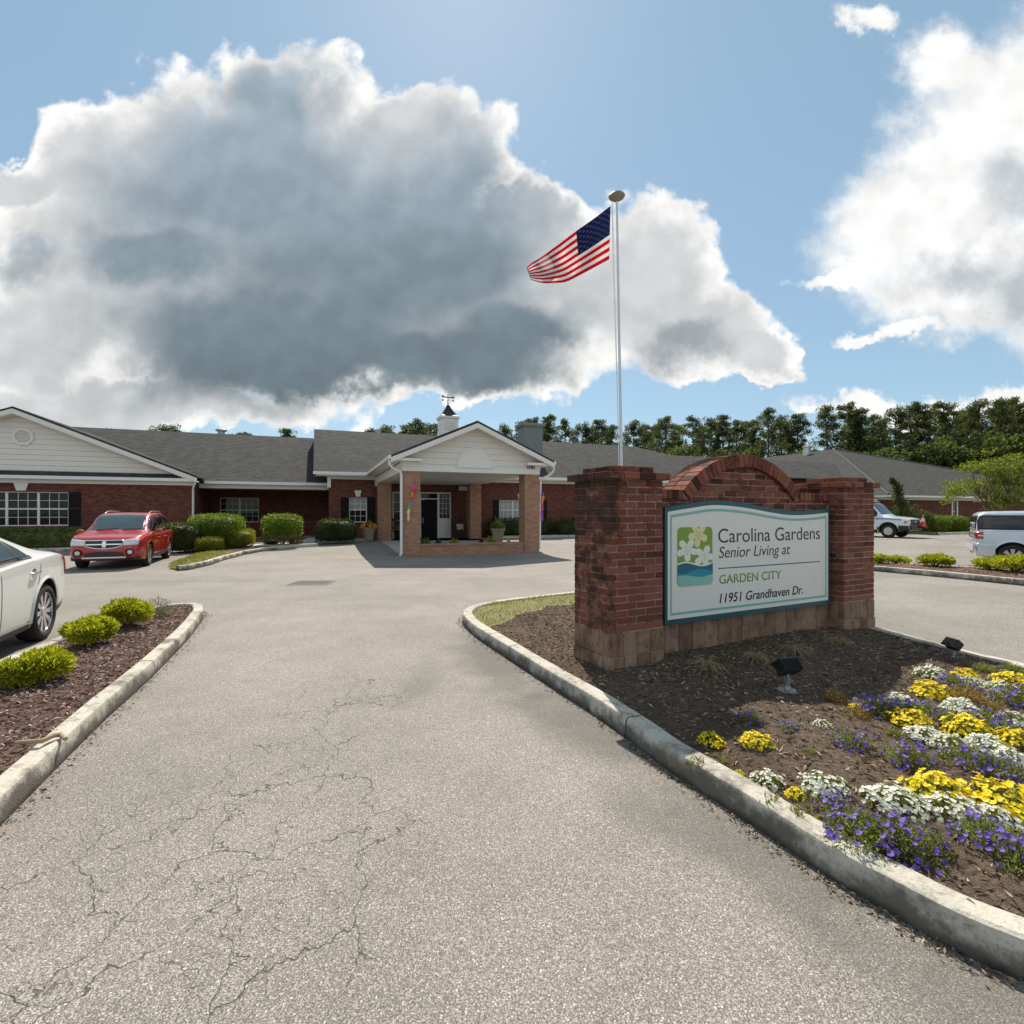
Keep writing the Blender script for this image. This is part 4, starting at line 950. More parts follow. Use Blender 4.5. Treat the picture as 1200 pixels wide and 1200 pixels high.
def letters(body, x0, x1, zb, cap, mat, shear=0., off=0.):
    """lettering fitted to its measured width and cap height"""
    me = text_mesh(body, 1., 1., 0., off/max(cap, .01)*.7, 0.); vs = np.array([v.co[:] for v in me.vertices]); H = text_cap(); s = cap/H
    w = vs[:, 0].max()-vs[:, 0].min(); sx = (x1-x0)/w
    for v in me.vertices: x, y, z = v.co; v.co = (x0+(x-vs[:, 0].min())*sx*(1.)+shear*z*s, 0, zb+z*s)
    if shear:
        xs = [v.co.x for v in me.vertices]; f = (x1-x0)/(max(xs)-min(xs)); m0 = min(xs)
        for v in me.vertices: v.co.x = x0+(v.co.x-m0)*f
    b = bmesh.new(); b.from_mesh(me); g = bmesh.ops.extrude_face_region(b, geom=b.faces[:]); bmesh.ops.translate(b, vec=(0, -.0018, 0), verts=[e for e in g['geom'] if isinstance(e, bmesh.types.BMVert)]); bmesh.ops.recalc_face_normals(b, faces=b.faces); b.to_mesh(me); b.free()
    me.materials.clear(); me.materials.append(MATS[mat]); me.polygons.foreach_set('material_index', [0]*len(me.polygons)); return link('lettering', me, bd, (0, BY-.0043, 0))
_cap = []
def text_cap():
    if not _cap: m_ = text_mesh('H', 1., ext=0.); _cap.append(max(v.co.z for v in m_.vertices)); bpy.data.meshes.remove(m_)
    return _cap[0]
letters('Carolina Gardens', 1.618, 3.462, 1.352, .158, 'text_dark', 0, 0)
letters('Senior Living at', 1.628, 2.868, 1.180, .125, 'text_dark', .2, 0)
letters('GARDEN CITY', 1.635, 2.702, .888, .098, 'text_green', 0, .001)
letters('11951 Grandhaven Dr.', 1.640, 3.118, .672, .102, 'text_black', .18, .0016)
mb = MB(); mb.box(1.620, BY-.0062, 1.056, 3.464, BY-.0043, 1.068); mb.build('rule_line', ['logo_navy'], bd)
# emblem: three pale blossoms on green over waves
LX0, LX1, LZ0, LZ1 = .999, 1.526, .897, 1.535
def in_round(p, r=.055):
    x = min(max(p[0], LX0), LX1); z = min(max(p[1], LZ0), LZ1); return (x, z)
rr = .055; rect = []
for cx_, cz_, a0 in ((LX1-rr, LZ1-rr, 0), (LX0+rr, LZ1-rr, 90), (LX0+rr, LZ0+rr, 180), (LX1-rr, LZ0+rr, 270)):
    for k in range(7): rect.append((cx_+rr*math.cos(R(a0+15*k)), cz_+rr*math.sin(R(a0+15*k))))
def clip_top(poly, f):                        # keep what lies under the curve f(x)
    out = []
    xs = np.linspace(LX0, LX1, 25)
    low = sorted([p for p in poly if p[1] < f(p[0])-.002 and p[1] < (LZ0+LZ1)/2], key=lambda p: math.atan2(p[1]-1.2, p[0]-1.26))
    return low+[(x, f(x)) for x in xs[::-1]]
def layer(poly, mat, d, par): mb = MB(); mb.extr(poly, BY-.0046-d-.001, BY-.0046-d+.0003); mb.build('emblem_piece', [mat], par)
emb_mb = MB(); emb_mb.extr(rect, BY-.0056, BY-.0043); emb = emb_mb.build('emblem', ['logo_green'], bd)
wv = lambda c, a_, ph: (lambda x: c+a_*math.sin((x-LX0)/(LX1-LX0)*2*PI+ph))
W_ = wv(1.123, .022, .25)
def petals(cx_, cz_, L, rot, mat, eye, d, squash=1.):
    mb = MB()
    for k in range(5):
        a_ = R(rot+72*k); pl = []
        for q in range(14):
            th = 2*PI*q/14; u_ = .50+.50*math.cos(th); w_ = .36*math.sin(th)*(.55+.45*u_)
            x = cx_+L*(u_*math.sin(a_)+w_*math.cos(a_)); z = cz_+L*(u_*math.cos(a_)-w_*math.sin(a_))*squash; pl.append(in_round((x, z)))
        mb.extr(pl, BY-.0056-d-.0008-.0002*k, BY-.0052-d)
    mb.cur = 1
    for k in range(5):
        a_ = R(rot+72*k); q = [(cx_+r_*L*math.sin(a_+o), cz_+r_*L*math.cos(a_+o)) for r_, o in ((.0, 0), (.22, -.35), (.42, 0), (.22, .35))]; mb.extr(q, BY-.0056-d-.0026, BY-.0054-d-.0006)
    mbm = mb.build('blossom', [mat, eye], bd)
petals(1.305, 1.452, .150, 180+6, 'logo_cream', 'logo_yellow', .0004, .95)
petals(1.140, 1.288, .160, 185-8, 'logo_white', 'logo_cream', .0012, .8)
petals(1.398, 1.205, .165, 0+22, 'logo_white', 'logo_cream', .0020, .8)
for f_, mat, d in ((lambda x: W_(x)+.016, 'logo_white', .0046), (W_, 'logo_navy', .0056), (wv(1.053, -.022, .7), 'logo_blue', .0066), (wv(1.0, .014, .6), 'logo_aqua', .0076)):
    layer(clip_top(rect, f_), mat, d, bd)

# ------------------------------------------------------------------ flagpole and flag
FP = Vector((2.29, 10.5, 0)); lean = math.atan2(-.115, 6.5)
fp = thing('flagpole', 'tall slim silver flagpole rising behind the left brick pillar', 'flagpole', (FP.x, FP.y, .12)); fp.rotation_euler = (0, lean, 0)
mb = MB(); mb.tube([(0, 0, 0), (0, 0, 3.2), (0, 0, 8.0)], [.032, .029, .021], 16); mb.lathe([(.0, .0), (.14, .0), (.13, .05), (.06, .07), (.05, .09)], 16); mb.build('pole', ['pole_metal'], fp, smooth=True)
mb = MB(); mb.lathe([(.025, 7.955), (.09, 7.985), (.155, 8.03), (.17, 8.055), (.155, 8.08), (.09, 8.115), (.035, 8.14), (.02, 8.165), (.0, 8.17)], 20); mb.build('finial', ['bronze'], fp, smooth=True)
mb = MB(); mb.tube([(-.10, -.02, 7.92), (-.105, -.03, 6.6), (-.07, -.05, 4.), (-.06, -.05, 1.3)], .006, 5); mb.tube([(-.09, -.0, 7.92), (-.06, -.04, 4.), (-.055, -.05, 1.3)], .005, 5); mb.box(-.07, -.07, 1.2, -.035, -.03, 1.42); mb.build('halyard', ['white_trim'], fp)
def flagmat():
    m, t = newmat('flag_cloth'); u, v, _ = t.sep(tex(t, 'UV'))[:3]
    st = t.math('GREATER_THAN', t.math('FRACT', t.math('MULTIPLY', v, 6.5)), .5)     # v: 0 top, 13 stripes, red first
    c = t.mix(st, (.70,.025,.055), (.86,.85,.83))
    can = t.math('MULTIPLY', t.math('LESS_THAN', u, .4), t.math('LESS_THAN', v, 7/13))
    # staggered rows of stars
    def stars(ox, oy, nx, ny):
        fx = t.math('SUBTRACT', t.math('FRACT', t.math('ADD', t.math('MULTIPLY', u, nx/.4), ox)), .5); fy = t.math('SUBTRACT', t.math('FRACT', t.math('ADD', t.math('MULTIPLY', v, ny*13/7), oy)), .5)
        an = t.math('ARCTAN2', fy, fx); rad = t.vec('LENGTH', t.comb(fx, t.math('MULTIPLY', fy, 1.0)))
        return t.math('LESS_THAN', rad, t.math('ADD', .20, t.math('MULTIPLY', t.math('COSINE', t.math('MULTIPLY', an, 5.)), .07)))
    s = t.math('MAXIMUM', stars(0, 0, 6, 5), stars(.5, .5, 6, 5))
    c = t.mix(can, c, t.mix(t.math('MULTIPLY', s, .3), (.030,.045,.16), (.45,.45,.55)))
    t.put(t.b.inputs['Base Color'], c); t.b.inputs['Roughness'].default_value = .8; t.b.inputs['Specular IOR Level'].default_value = .2
    tr = t.new('ShaderNodeBsdfTranslucent'); t.put(tr.inputs[0], c); mx = t.new('ShaderNodeMixShader'); mx.inputs[0].default_value = .62
    t.l.new(t.b.outputs[0], mx.inputs[1]); t.l.new(tr.outputs[0], mx.inputs[2]); t.l.new(mx.outputs[0], t.out.inputs[0])
flagmat()
def build_flag():
    Y0 = 10.45; mpp = Y0/600.
    top = [(0,(717,240)),(.25,(695,257)),(.42,(672,273)),(.6,(655,286)),(.8,(634,301)),(.93,(621,309)),(1,(616,315))]
    bot = [(0,(715.5,303)),(.2,(697,313)),(.4,(680,322)),(.6,(663,331)),(.8,(645,332)),(.92,(631,331.5)),(1,(619,326))]
    def cur(K, u):
        us = [k[0] for k in K]; return np.array([np.interp(u, us, [k[1][0] for k in K]), np.interp(u, us, [k[1][1] for k in K])])
    nu, nv = 60, 36; V = []; UV = []
    for j in range(nv+1):
        for i in range(nu+1):
            u, v = i/nu, j/nv; p = np.mean([cur(top, min(1, max(0, u+o)))*(1-v)+cur(bot, min(1, max(0, u+o)))*v for o in (-.05, 0, .05)], 0)
            p[1] += (1-abs(2*v-1))*math.sin(u*PI)*1.5
            dep = .34*math.sin(3.4*u+1.6*v)*u+.20*math.sin(9.5*u-3.2*v)*min(1, u*2)+.085*math.sin(19*u+5*v)*min(1, u*1.5) - .25*u*u
            mq = (Y0+dep)/600.; V.append(((p[0]-600)*mq, Y0+dep, 1.7+(600-p[1])*mq)); UV.append((u, v))
    F = [(j*(nu+1)+i, j*(nu+1)+i+1, (j+1)*(nu+1)+i+1, (j+1)*(nu+1)+i) for j in range(nv) for i in range(nu)]
    hoist = Vector(V[0]); V = [tuple(Vector(v)-hoist) for v in V]
    me = bpy.data.meshes.new('flag'); me.from_pydata(V, [], F); me.materials.append(MATS['flag_cloth']); l = me.uv_layers.new(name='UVMap')
    for lp in me.loops: l.data[lp.index].uv = UV[lp.vertex_index]
    me.polygons.foreach_set('use_smooth', [True]*len(F)); o = link('flag', me, None, hoist); sol = o.modifiers.new('thickness', 'SOLIDIFY'); sol.thickness = .003
    tag(o, 'red and white striped flag with a blue canton flying from the flagpole', 'flag')
build_flag()

# ------------------------------------------------------------------ floodlights in the bed
def floodlight(loc, rz, tilt, label):
    o = thing('floodlight', label, 'floodlight', loc, rz, 'floodlights in the flower bed')
    mb = MB(); mb.lathe([(.0, .0), (.10, .0), (.10, .018), (.03, .03), (.028, .05), (0, .05)], 14); mb.build('base_plate', ['galv'], o, smooth=True)
    mb = MB(); mb.tube([(0, 0, .03), (0, 0, .11)], .020, 8); mb.tube([(0, 0, .10), (.0, -.03, .15), (0, -.035, .19)], .014, 8); mb.box(-.018, -.05, .10, .018, -.02, .16); mb.build('knuckle', ['galv'], o)
    h = thing_part('lamp_head', o)
    return o, h
def thing_part(name, par): raise NotImplementedError
def floodlight(loc, rz, tilt, label):
    o = thing('floodlight', label, 'floodlight', loc, rz, 'floodlights in the flower bed')
    mb = MB(); mb.lathe([(.0, .0), (.085, .0), (.085, .016), (.03, .028), (.026, .05), (0, .05)], 14); mb.build('base_plate', ['galv'], o, smooth=True)
    mb = MB(); mb.tube([(0, 0, .03), (0, 0, .10)], .020, 8); mb.tube([(0, 0, .09), (0, 0, .16)], .013, 8); mb.box(-.020, -.018, .085, .020, .018, .125); mb.build('knuckle', ['galv'], o)
    mb = MB(); mb.extr([(-.07, -.05), (.07, -.05), (.095, .05), (-.095, .05)], -.055, .055, 'y'); 
    for k in range(11): x = -.085+k*.017; mb.box(x-.0025, -.062, -.052, x+.0025, .062, -.02); mb.box(x-.0025, -.07, -.04, x+.0025, -.055, .045)
    mb.box(-.105, -.066, .048, .105, .066, .066)
    hd = mb.build('lamp_head', ['black_metal'], o, (0, 0, .21), bevel=.004); hd.rotation_euler = (tilt, 0, 0)
    mb = MB(); mb.box(-.09, -.052, .0662, .09, .052, .069); g = mb.build('lens', ['dark_glass'], hd)
    return o
p = G(923, 810, .17); floodlight((p.x, p.y, .165), SA-.15, R(-38), 'black floodlight on a galvanised stake in the shaded mulch before the sign')
p = G(1117, 773, .16); floodlight((p.x, p.y, .16), SA+1.15, R(-50), 'black floodlight tipped sideways beside the right kerb behind the flowers').scale = (.74, .74, .74)

# ------------------------------------------------------------------ plants of the sign bed
def petal_flowers(C, N, rad, r=rng, petals=5, cup=.25):
    """small five-petalled flowers: one rhombus per petal"""
    n = len(C); N = unit(N); a = unit(np.cross(N, r.normal(size=(n, 3)))); b = np.cross(N, a); Vs = []; rad = (rad*r.uniform(.75, 1.2, n))[:, None]
    ph = r.uniform(0, 6.28, n)[:, None]
    for k in range(petals):
        th = ph+2*PI*k/petals; d = a*np.cos(th)+b*np.sin(th); s = np.cross(N, d)
        t = d*rad+N*rad*cup; m = d*rad*.62+N*rad*cup*.3
        Vs.append(np.stack([C, C+m+s*rad*.45, C+t, C+m-s*rad*.45], 1))
    V = np.stack(Vs, 1).reshape(-1, 3); F = (np.arange(n*petals)[:, None]*4+np.arange(4)[None]); return V, F
FL = {}
def flower_proto(kind, var):
    r = np.random.default_rng(hash((kind, var)) % 1000 if False else {'yellow': 11, 'white': 23, 'purple': 37, 'withered': 51, 'green': 67}[kind]+var)
    h, rad = {'yellow': (.15, .17), 'white': (.13, .17), 'purple': (.18, .20), 'withered': (.15, .13), 'green': (.12, .12)}[kind]
    nl = {'yellow': 900, 'white': 900, 'purple': 1300, 'withered': 700, 'green': 600}[kind]
    d = ball(nl, r); d[:, 2] = np.abs(d[:, 2]); rr = r.uniform(.25, 1., nl)**.6
    lump = 1+.30*vnoise(d, 2.2, var*3.1)
    P = d*np.stack([rad*rr*lump, rad*rr*lump, h*rr*lump*.80], 1)
    V, F = cards(P, .024, .009, r, dirs=d+np.array([0, 0, .5]), spread=1.)
    st = r.uniform(0, 1, 60); ds = ball(60, r); ds[:, 2] = np.abs(ds[:, 2])+.3; Vs, Fs = cards(np.zeros((60, 3)), h*.7, .005, r, dirs=ds, spread=.3)
    leaf = 'leaf_withered' if kind == 'withered' else 'leaf_flower'
    v, f, m = merge([(V, F, 0), (Vs, Fs, 0)]); fol = tri_mesh('foliage', v, f, leaf)
    nb = {'yellow': 230, 'white': 260, 'purple': 78, 'withered': 0, 'green': 0}[kind]; blo = None
    if nb:
        d = ball(nb*3, r); d = d[d[:, 2] > (.18 if kind != 'purple' else .05)][:nb]; lump = 1+.30*vnoise(d, 2.2, var*3.1)
        C = d*np.stack([rad*lump, rad*lump, h*lump*.92], 1)*r.uniform(.92, 1.08, (len(d), 1))
        if kind == 'purple': C *= r.uniform(.8, 1.1, (len(d), 1))
        if kind == 'white': g = vnoise(C, 14., var)*.5+.5; C = C[g > .36]; d = d[g > .36]
        Vp, Fp = petal_flowers(C, d+r.normal(0, .35, d.shape)+np.array([0, -.25, .55]), {'yellow': .0165, 'white': .0155, 'purple': .0185}[kind], r)
        blo = tri_mesh('blossoms', Vp, Fp, 'petal_'+kind)
    FL[kind, var] = (fol, blo)
for k in ('yellow', 'white', 'purple', 'withered', 'green'):
    for v in range(3): flower_proto(k, v)
def flower(kind, px, py, size, label, sx=1., i=[0]):
    """py: where the plant meets the soil in the photograph"""
    p = G(px, py, .17); z = soil_at(p.x, p.y)-.012; i[0] += 1
    nm = {'yellow': 'flower_clump', 'white': 'flower_clump', 'purple': 'flower_clump', 'withered': 'withered_plant', 'green': 'leafy_plant'}[kind]
    o = thing(nm, label, 'flowers' if kind in ('yellow', 'white', 'purple') else 'plant', (p.x, p.y, z), random.uniform(0, 6.28), 'bedding plants in front of the sign')
    f, b = FL[kind, i[0] % 3]; size *= .89; o.scale = (size*sx, size, size*random.uniform(.9, 1.15))
    link('foliage', f, o)
    if b: link('blossoms', b, o)
FLOWERS = [
 ('yellow',834,866,.62,'sparse yellow flower clump in the shade at the left end of the bed'),
 ('purple',880,846,.62,'purple flower clump behind the two leftmost yellow clumps'),
 ('yellow',886,872,.64,'round yellow flower clump just right of the sparse shaded one'),
 ('purple',923,856,.45,'small purple clump below the floodlight stake'),
 ('white',898,910,.62,'small upright white flower clump nearest the left end of the kerb'),
 ('yellow',866,897,.22,'tiny yellow seedling between the kerb and the small white clump'),
 ('yellow',932,924,.38,'small yellow clump between two white clumps near the kerb'),
 ('green',951,884,.45,'flowerless green tuft in the open mulch'),
 ('white',966,922,.80,'white clump with purple flowers leaning against its front, left of the large white ones'),
 ('purple',974,938,.55,'purple flowers against the front of a white clump, near the small yellow one'),
 ('white',1052,944,.98,'broad white clump right behind the largest purple clump'),
 ('purple',1010,976,1.0,'largest purple clump, spilling towards the kerb'),
 ('purple',1066,986,.95,'purple clump hanging over the kerb edge right of the largest one'),
 ('purple',1000,958,.6,'purple tuft at the back of the largest purple clump'),
 ('purple',1158,988,.80,'purple clump in front of the white clumps at the lower right'),
 ('purple',1196,1012,.75,'leafy purple clump cut by the right photo edge, nearest the camera'),
 ('yellow',1096,934,.98,'bright yellow mound between two broad white clumps'),
 ('yellow',1178,950,1.12,'largest yellow mound, at the right near the photo edge'),
 ('white',1122,958,.86,'white clump in front of the bright yellow mounds'),
 ('white',1168,966,.70,'white clump between a yellow mound and purple flowers at the lower right'),
 ('white',1203,966,.6,'white clump half cut by the right photo edge beside the largest yellow mound'),
 ('purple',1066,896,.86,'deep purple clump alone in the mulch mid bed'),
 ('purple',996,876,.72,'sparse purple clump between the withered plants and the open mulch'),
 ('white',964,853,.42,'thin little white clump below the withered plants'),
 ('withered',978,822,.80,'taller withered brown plant at the edge of the sign shadow'),
 ('withered',1006,840,.82,'withered brown plant with a few yellow flowers on top'),
 ('yellow',1006,832,.42,'few yellow flowers on a withered brown plant'),
 ('purple',1028,836,1.0,'purple clump at the left end of the back row beside the withered plants'),
 ('white',1056,832,.92,'white clump in the back row with purple on both sides'),
 ('purple',1084,842,.86,'purple clump in front of the back row yellow mound'),
 ('yellow',1091,818,.98,'long yellow mound in the back row'),
 ('white',1090,794,.84,'white clump at the foot of the tipped floodlight'),
 ('yellow',1132,796,.66,'small yellow clump right of the tipped floodlight'),
 ('white',1142,804,.66,'small white clump behind a withered plant at the back right'),
 ('purple',1120,806,.80,'purple clump between two white ones at the back right'),
 ('withered',1132,824,1.25,'wide faded brown plant at the back right'),
 ('yellow',1184,802,.94,'yellow mound furthest back at the right photo edge'),
 ('white',1172,812,.74,'white clump before the furthest yellow mound'),
 ('purple',1190,826,1.0,'purple clump before the furthest yellow mound at the right photo edge'),
 ('green',1154,788,.95,'green bush without flowers at the back corner by the kerb'),
 ('green',1186,786,.95,'low green plant without flowers on the kerb at the right photo edge'),
 ('yellow',1068,850,.86,'yellow mound in the middle row left of a white clump'),
 ('white',1126,836,.86,'white clump mid bed behind a bright yellow mound'),
 ('purple',1158,846,.88,'purple clump right of the white mid bed clump'),
 ('white',1190,850,.84,'white clump at the right photo edge mid bed'),
 ('yellow',1134,864,.98,'bright yellow mound in the middle of the bed'),
 ('white',1086,866,.80,'white clump at the left of the middle row under a yellow mound'),
 ('white',1116,878,.76,'white clump with purple flowers poking through, under the middle yellow mound'),
 ('white',1156,882,.86,'white clump right below the middle yellow mound'),
 ('yellow',1194,876,.78,'yellow mound cut by the right photo edge in the middle row'),
 ('purple',1140,900,.98,'purple clump below the middle white clumps'),
 ('white',1184,896,.78,'white clump right of the purple one above the largest yellow mound'),
 ('purple',1176,912,.86,'purple clump right behind the largest yellow mound'),
 ('purple',1172,860,.74,'purple clump between two yellow mounds at the right'),
 ('green',1110,842,.85,'leafy plant without flowers between yellow mounds mid bed'),
 ('green',1048,862,.6,'small leafy tuft left of the middle white clump'),
 ('withered',1168,834,.7,'faded brown stems between purple clumps at the right'),
]
for f in FLOWERS: flower(*f)
# dried grass tufts in the shade of the sign
def dry_tuft(px, py, s, label):
    p = G(px, py, .17); o = thing('dry_grass_tuft', label, 'dead plant', (p.x, p.y, soil_at(p.x, p.y)), 0, 'dried tufts below the sign board')
    mb = MB()
    for k in range(46):
        a_ = random.uniform(0, 6.28); L = random.uniform(.12, .30)*s; hh = random.uniform(.06, .17)*s; c, s_ = math.cos(a_), math.sin(a_)
        mb.tube([(0, 0, 0), (c*L*.3, s_*L*.3, hh*.85), (c*L*.7, s_*L*.7, hh*.75), (c*L, s_*L, .01)], [.003, .0025, .002, .001], 4, False)
    mb.build('stems', ['dry_stem'], o, uv=False)
dry_tuft(828, 788, .95, 'bushy dried grass tuft nearest the left brick pillar'); dry_tuft(886, 776, .7, 'flat dried grass tuft under the middle of the sign board')
dry_tuft(932, 768, .8, 'dried grass tuft with long arching blades under the sign board'); dry_tuft(984, 756, .6, 'small dried grass tuft beside the right brick pillar')
def weeds(name, pts, P_, lab, sf):
    pass
mb = MB(); st = [(-3.05,3.50),(-3.15,3.55),(-3.30,3.56),(-3.42,3.52),(-3.62,3.50)]
p0 = G(82, 862, .16)
q = [G(77, 866, .163), G(71, 861, .172), G(62, 862, .185), G(50, 868, .188), G(18, 870, .188)]
mb = MB(); mb.tube([v-p0 for v in q], [.014, .016, .017, .018, .012], 8); o = mb.build('stick', ['stick'], None, p0, smooth=True, uv=False); tag(o, 'bent tan stick lying across the mulch onto the left kerb', 'stick')
# ------------------------------------------------------------------ cars
def pchip(xs, ys):
    xs = np.array(xs, float); ys = np.array(ys, float); h = np.diff(xs); d = np.diff(ys)/h; m = np.zeros(len(xs)); m[0], m[-1] = d[0], d[-1]
    for i in range(1, len(xs)-1):
        if d[i-1]*d[i] > 0: w1 = 2*h[i]+h[i-1]; w2 = h[i]+2*h[i-1]; m[i] = (w1+w2)/(w1/d[i-1]+w2/d[i])
    def f(x):
        x = min(max(x, xs[0]), xs[-1]); i = min(max(np.searchsorted(xs, x)-1, 0), len(h)-1); t = (x-xs[i])/h[i]
        return ((1+2*t)*(1-t)**2)*ys[i]+t*(1-t)**2*h[i]*m[i]+t*t*(3-2*t)*ys[i+1]+t*t*(t-1)*h[i]*m[i+1]
    return f
class Body:
    """car shell from side-view and plan-view curves; x forward, y left"""
    def __init__(s, T, B, Wd, Rf, S, x0, x1, bulge=.012, n=90):
        s.T, s.B, s.W, s.R, s.S = [pchip(*zip(*c)) for c in (T, B, Wd, Rf, S)]; s.x0, s.x1, s.n = x0, x1, n; s.cache = {}
    def section(s, x):
        k = round(x, 4)
        if k in s.cache: return s.cache[k]
        T, B, W, R_, S = s.T(x), s.B(x), s.W(x), s.R(x), s.S(x); B = min(B, T-.05); h = T-B; R_ = min(R_, W*.96); sh = W*.965
        z1 = S+.32*(B-S); z2 = S+.68*(B-S)
        P = [(0, S), (W*.6, S), (W*.92, S+.012), (W*.972, S+.09), (W*.995, z1), (W, z2), (W*.988, B-.05), (sh, B-.005)]
        e = .5*h; P += [(sh*.62+R_*.38+.006, B+.40*h), (R_+.02, B+.80*h), (R_-.015, T-.055*min(1, h/.3)), (R_-.10, T-.018*min(1, h/.3)), (R_*.5, T-.002), (0, T+.008)]
        for i in range(1, len(P)): P[i] = (P[i][0], max(P[i][1], P[i-1][1]+1e-4))
        # Catmull-Rom refinement
        Q = []; A = np.array(P)
        for i in range(len(A)-1):
            p0 = A[max(i-1, 0)]; p1 = A[i]; p2 = A[i+1]; p3 = A[min(i+2, len(A)-1)]
            for t in (0, .333, .667):
                q = .5*((2*p1)+(-p0+p2)*t+(2*p0-5*p1+4*p2-p3)*t*t+(-p0+3*p1-3*p2+p3)*t**3); Q.append(q if i not in (0, 7) else p1*(1-t)+p2*t)
        Q.append(A[-1]); Q = np.array(Q); s.cache[k] = Q; return Q
    def sy(s, x, z):                       # half width at height z
        Q = s.section(x)[6:]; zz = np.maximum.accumulate(Q[:, 1]+np.arange(len(Q))*1e-7); return float(np.interp(z, zz, Q[:, 0]))
    def sz(s, x, y):                       # top surface height at half width y
        Q = s.section(x); i0 = int(np.argmax(Q[:, 0])); q = Q[i0:][::-1]; yy = np.maximum.accumulate(q[:, 0]); return float(np.interp(abs(y), yy, q[:, 1]))
    def end_x(s, y, z, front=True):        # where the nose (or tail) surface lies
        a, b = (s.x1, 0.) if front else (s.x0, 0.); y = abs(y)
        ok = lambda x: s.S(x)-.002 <= z <= s.T(x)+.006 and s.sy(x, z) >= y
        if ok(a): return a
        lo, hi = a, b
        for k in range(1, 400):
            x = a+(b-a)*k/400
            if ok(x): lo = a+(b-a)*(k-1)/400; hi = x; break
        for _ in range(14):
            m = (lo+hi)/2
            if ok(m): hi = m
            else: lo = m
        return hi
    def shell(s, name):
        # stations denser at both ends
        u = np.linspace(0, 1, s.n+1); xs = s.x0+(s.x1-s.x0)*(u-.12*np.sin(2*PI*u)/1.0*.8); secs = [s.section(x) for x in xs]; m = len(secs[0]); V = []; F = []
        for x, Q in zip(xs, secs): V += [(x, y, z) for y, z in Q]+[(x, -y, z) for y, z in Q[1:-1][::-1]]
        k = 2*m-2
        for i in range(len(xs)-1):
            for j in range(k): F.append((i*k+j, i*k+(j+1) % k, (i+1)*k+(j+1) % k, (i+1)*k+j))
        F.append(tuple(range(k))); F.append(tuple((len(xs)-1)*k+j for j in range(k-1, -1, -1)))
        mb = MB(); mb.add(V, F); return mb
def side_patch(b, par, name, mat, xs, zb, zt, off, sides=(1, -1), nu=24, nv=8):
    out = None
    for sg in sides:
        mb = MB(); x0, x1 = xs
        def fn(u, v, sg=sg):
            x = x0+(x1-x0)*u; z = zb(x)+(zt(x)-zb(x))*v; return (x, sg*(b.sy(x, z)+off), z)
        mb.grid(fn, nu, nv); out = mb.build(name, [mat], par, smooth=True, uv=False); so = out.modifiers.new('thickness', 'SOLIDIFY'); so.thickness = .012; so.offset = -1 if sg > 0 else 1
    return out
def end_patch(b, par, name, mat, y0, y1, zb, zt, off, front=True, nu=16, nv=8, mirror=False):
    o = None
    for sg in ((1, -1) if mirror else (1,)):
        mb = MB(); d = 1 if front else -1
        def fn(u, v, sg=sg):
            y = y0+(y1-y0)*u; z = zb(y)+(zt(y)-zb(y))*v; return (b.end_x(y, z, front)+d*off, sg*y*(1.0+off*.6), z)
        mb.grid(fn, nu, nv); o = mb.build(name, [mat], par, smooth=True, uv=False); so = o.modifiers.new('thickness', 'SOLIDIFY'); so.thickness = .02; so.offset = 0
    return o
def wheel(par, x, y, r, w, rim_r, style, rz_side):
    """tyre with a rim child; outer face towards sign of y"""
    sg = 1 if y > 0 else -1; mb = MB(); hw = w/2
    prof = [(rim_r-.01, -hw*.8), (rim_r+.012, -hw*.95), (r-.05, -hw), (r-.012, -hw*.86), (r, -hw*.6), (r, hw*.6), (r-.012, hw*.86), (r-.05, hw), (rim_r+.012, hw*.95), (rim_r-.01, hw*.8)]
    mb.lathe(prof, 40, (0, 0, 0), 'y'); t = mb.build('wheel', ['rubber'], par, (x, y, r), smooth=True, uv=False)
    mb = MB(); o = sg*hw*.80
    mb.lathe([(0, -.09*sg), (rim_r-.03, -.09*sg), (rim_r-.012, o), (rim_r+.004, o+.008*sg), (rim_r+.004, o-.03*sg)], 36, axis='y'); mb.m = [1 if i < 36 else 0 for i in range(len(mb.f))]
    mb.cur = 0; ns = {'multi': 10, 'twin': 8, 'five': 5, 'steel': 8}[style]
    mb.lathe([(0, o-.002*sg), (.055, o-.004*sg), (.075, o-.03*sg), (.075, o-.07*sg)], 20, axis='y')
    for k in range(ns):
        a_ = 2*PI*k/ns; wi, wo = {'multi': (.020, .036), 'twin': (.016, .030), 'five': (.04, .05), 'steel': (.05, .08)}[style]
        for da in ((-.11, .11) if style == 'twin' else (0,)):
            c, s_ = math.cos(a_+da), math.sin(a_+da); P = lambda rr, q, yy: (rr*c-q*s_, yy, rr*s_+q*c); r1 = rim_r-.004
            v = [P(.05, -wi, o-.012*sg), P(.05, wi, o-.012*sg), P(r1, wo, o-.006*sg), P(r1, -wo, o-.006*sg), P(.05, -wi, o-.05*sg), P(.05, wi, o-.05*sg), P(r1, wo, o-.04*sg), P(r1, -wo, o-.04*sg)]
            mb.add(v, [(0, 1, 2, 3), (4, 7, 6, 5), (0, 3, 7, 4), (1, 5, 6, 2), (0, 4, 5, 1), (3, 2, 6, 7)])
    mb.build('rim', ['alloy', 'rotor'], t, smooth=True, uv=False, sharp=30); return t
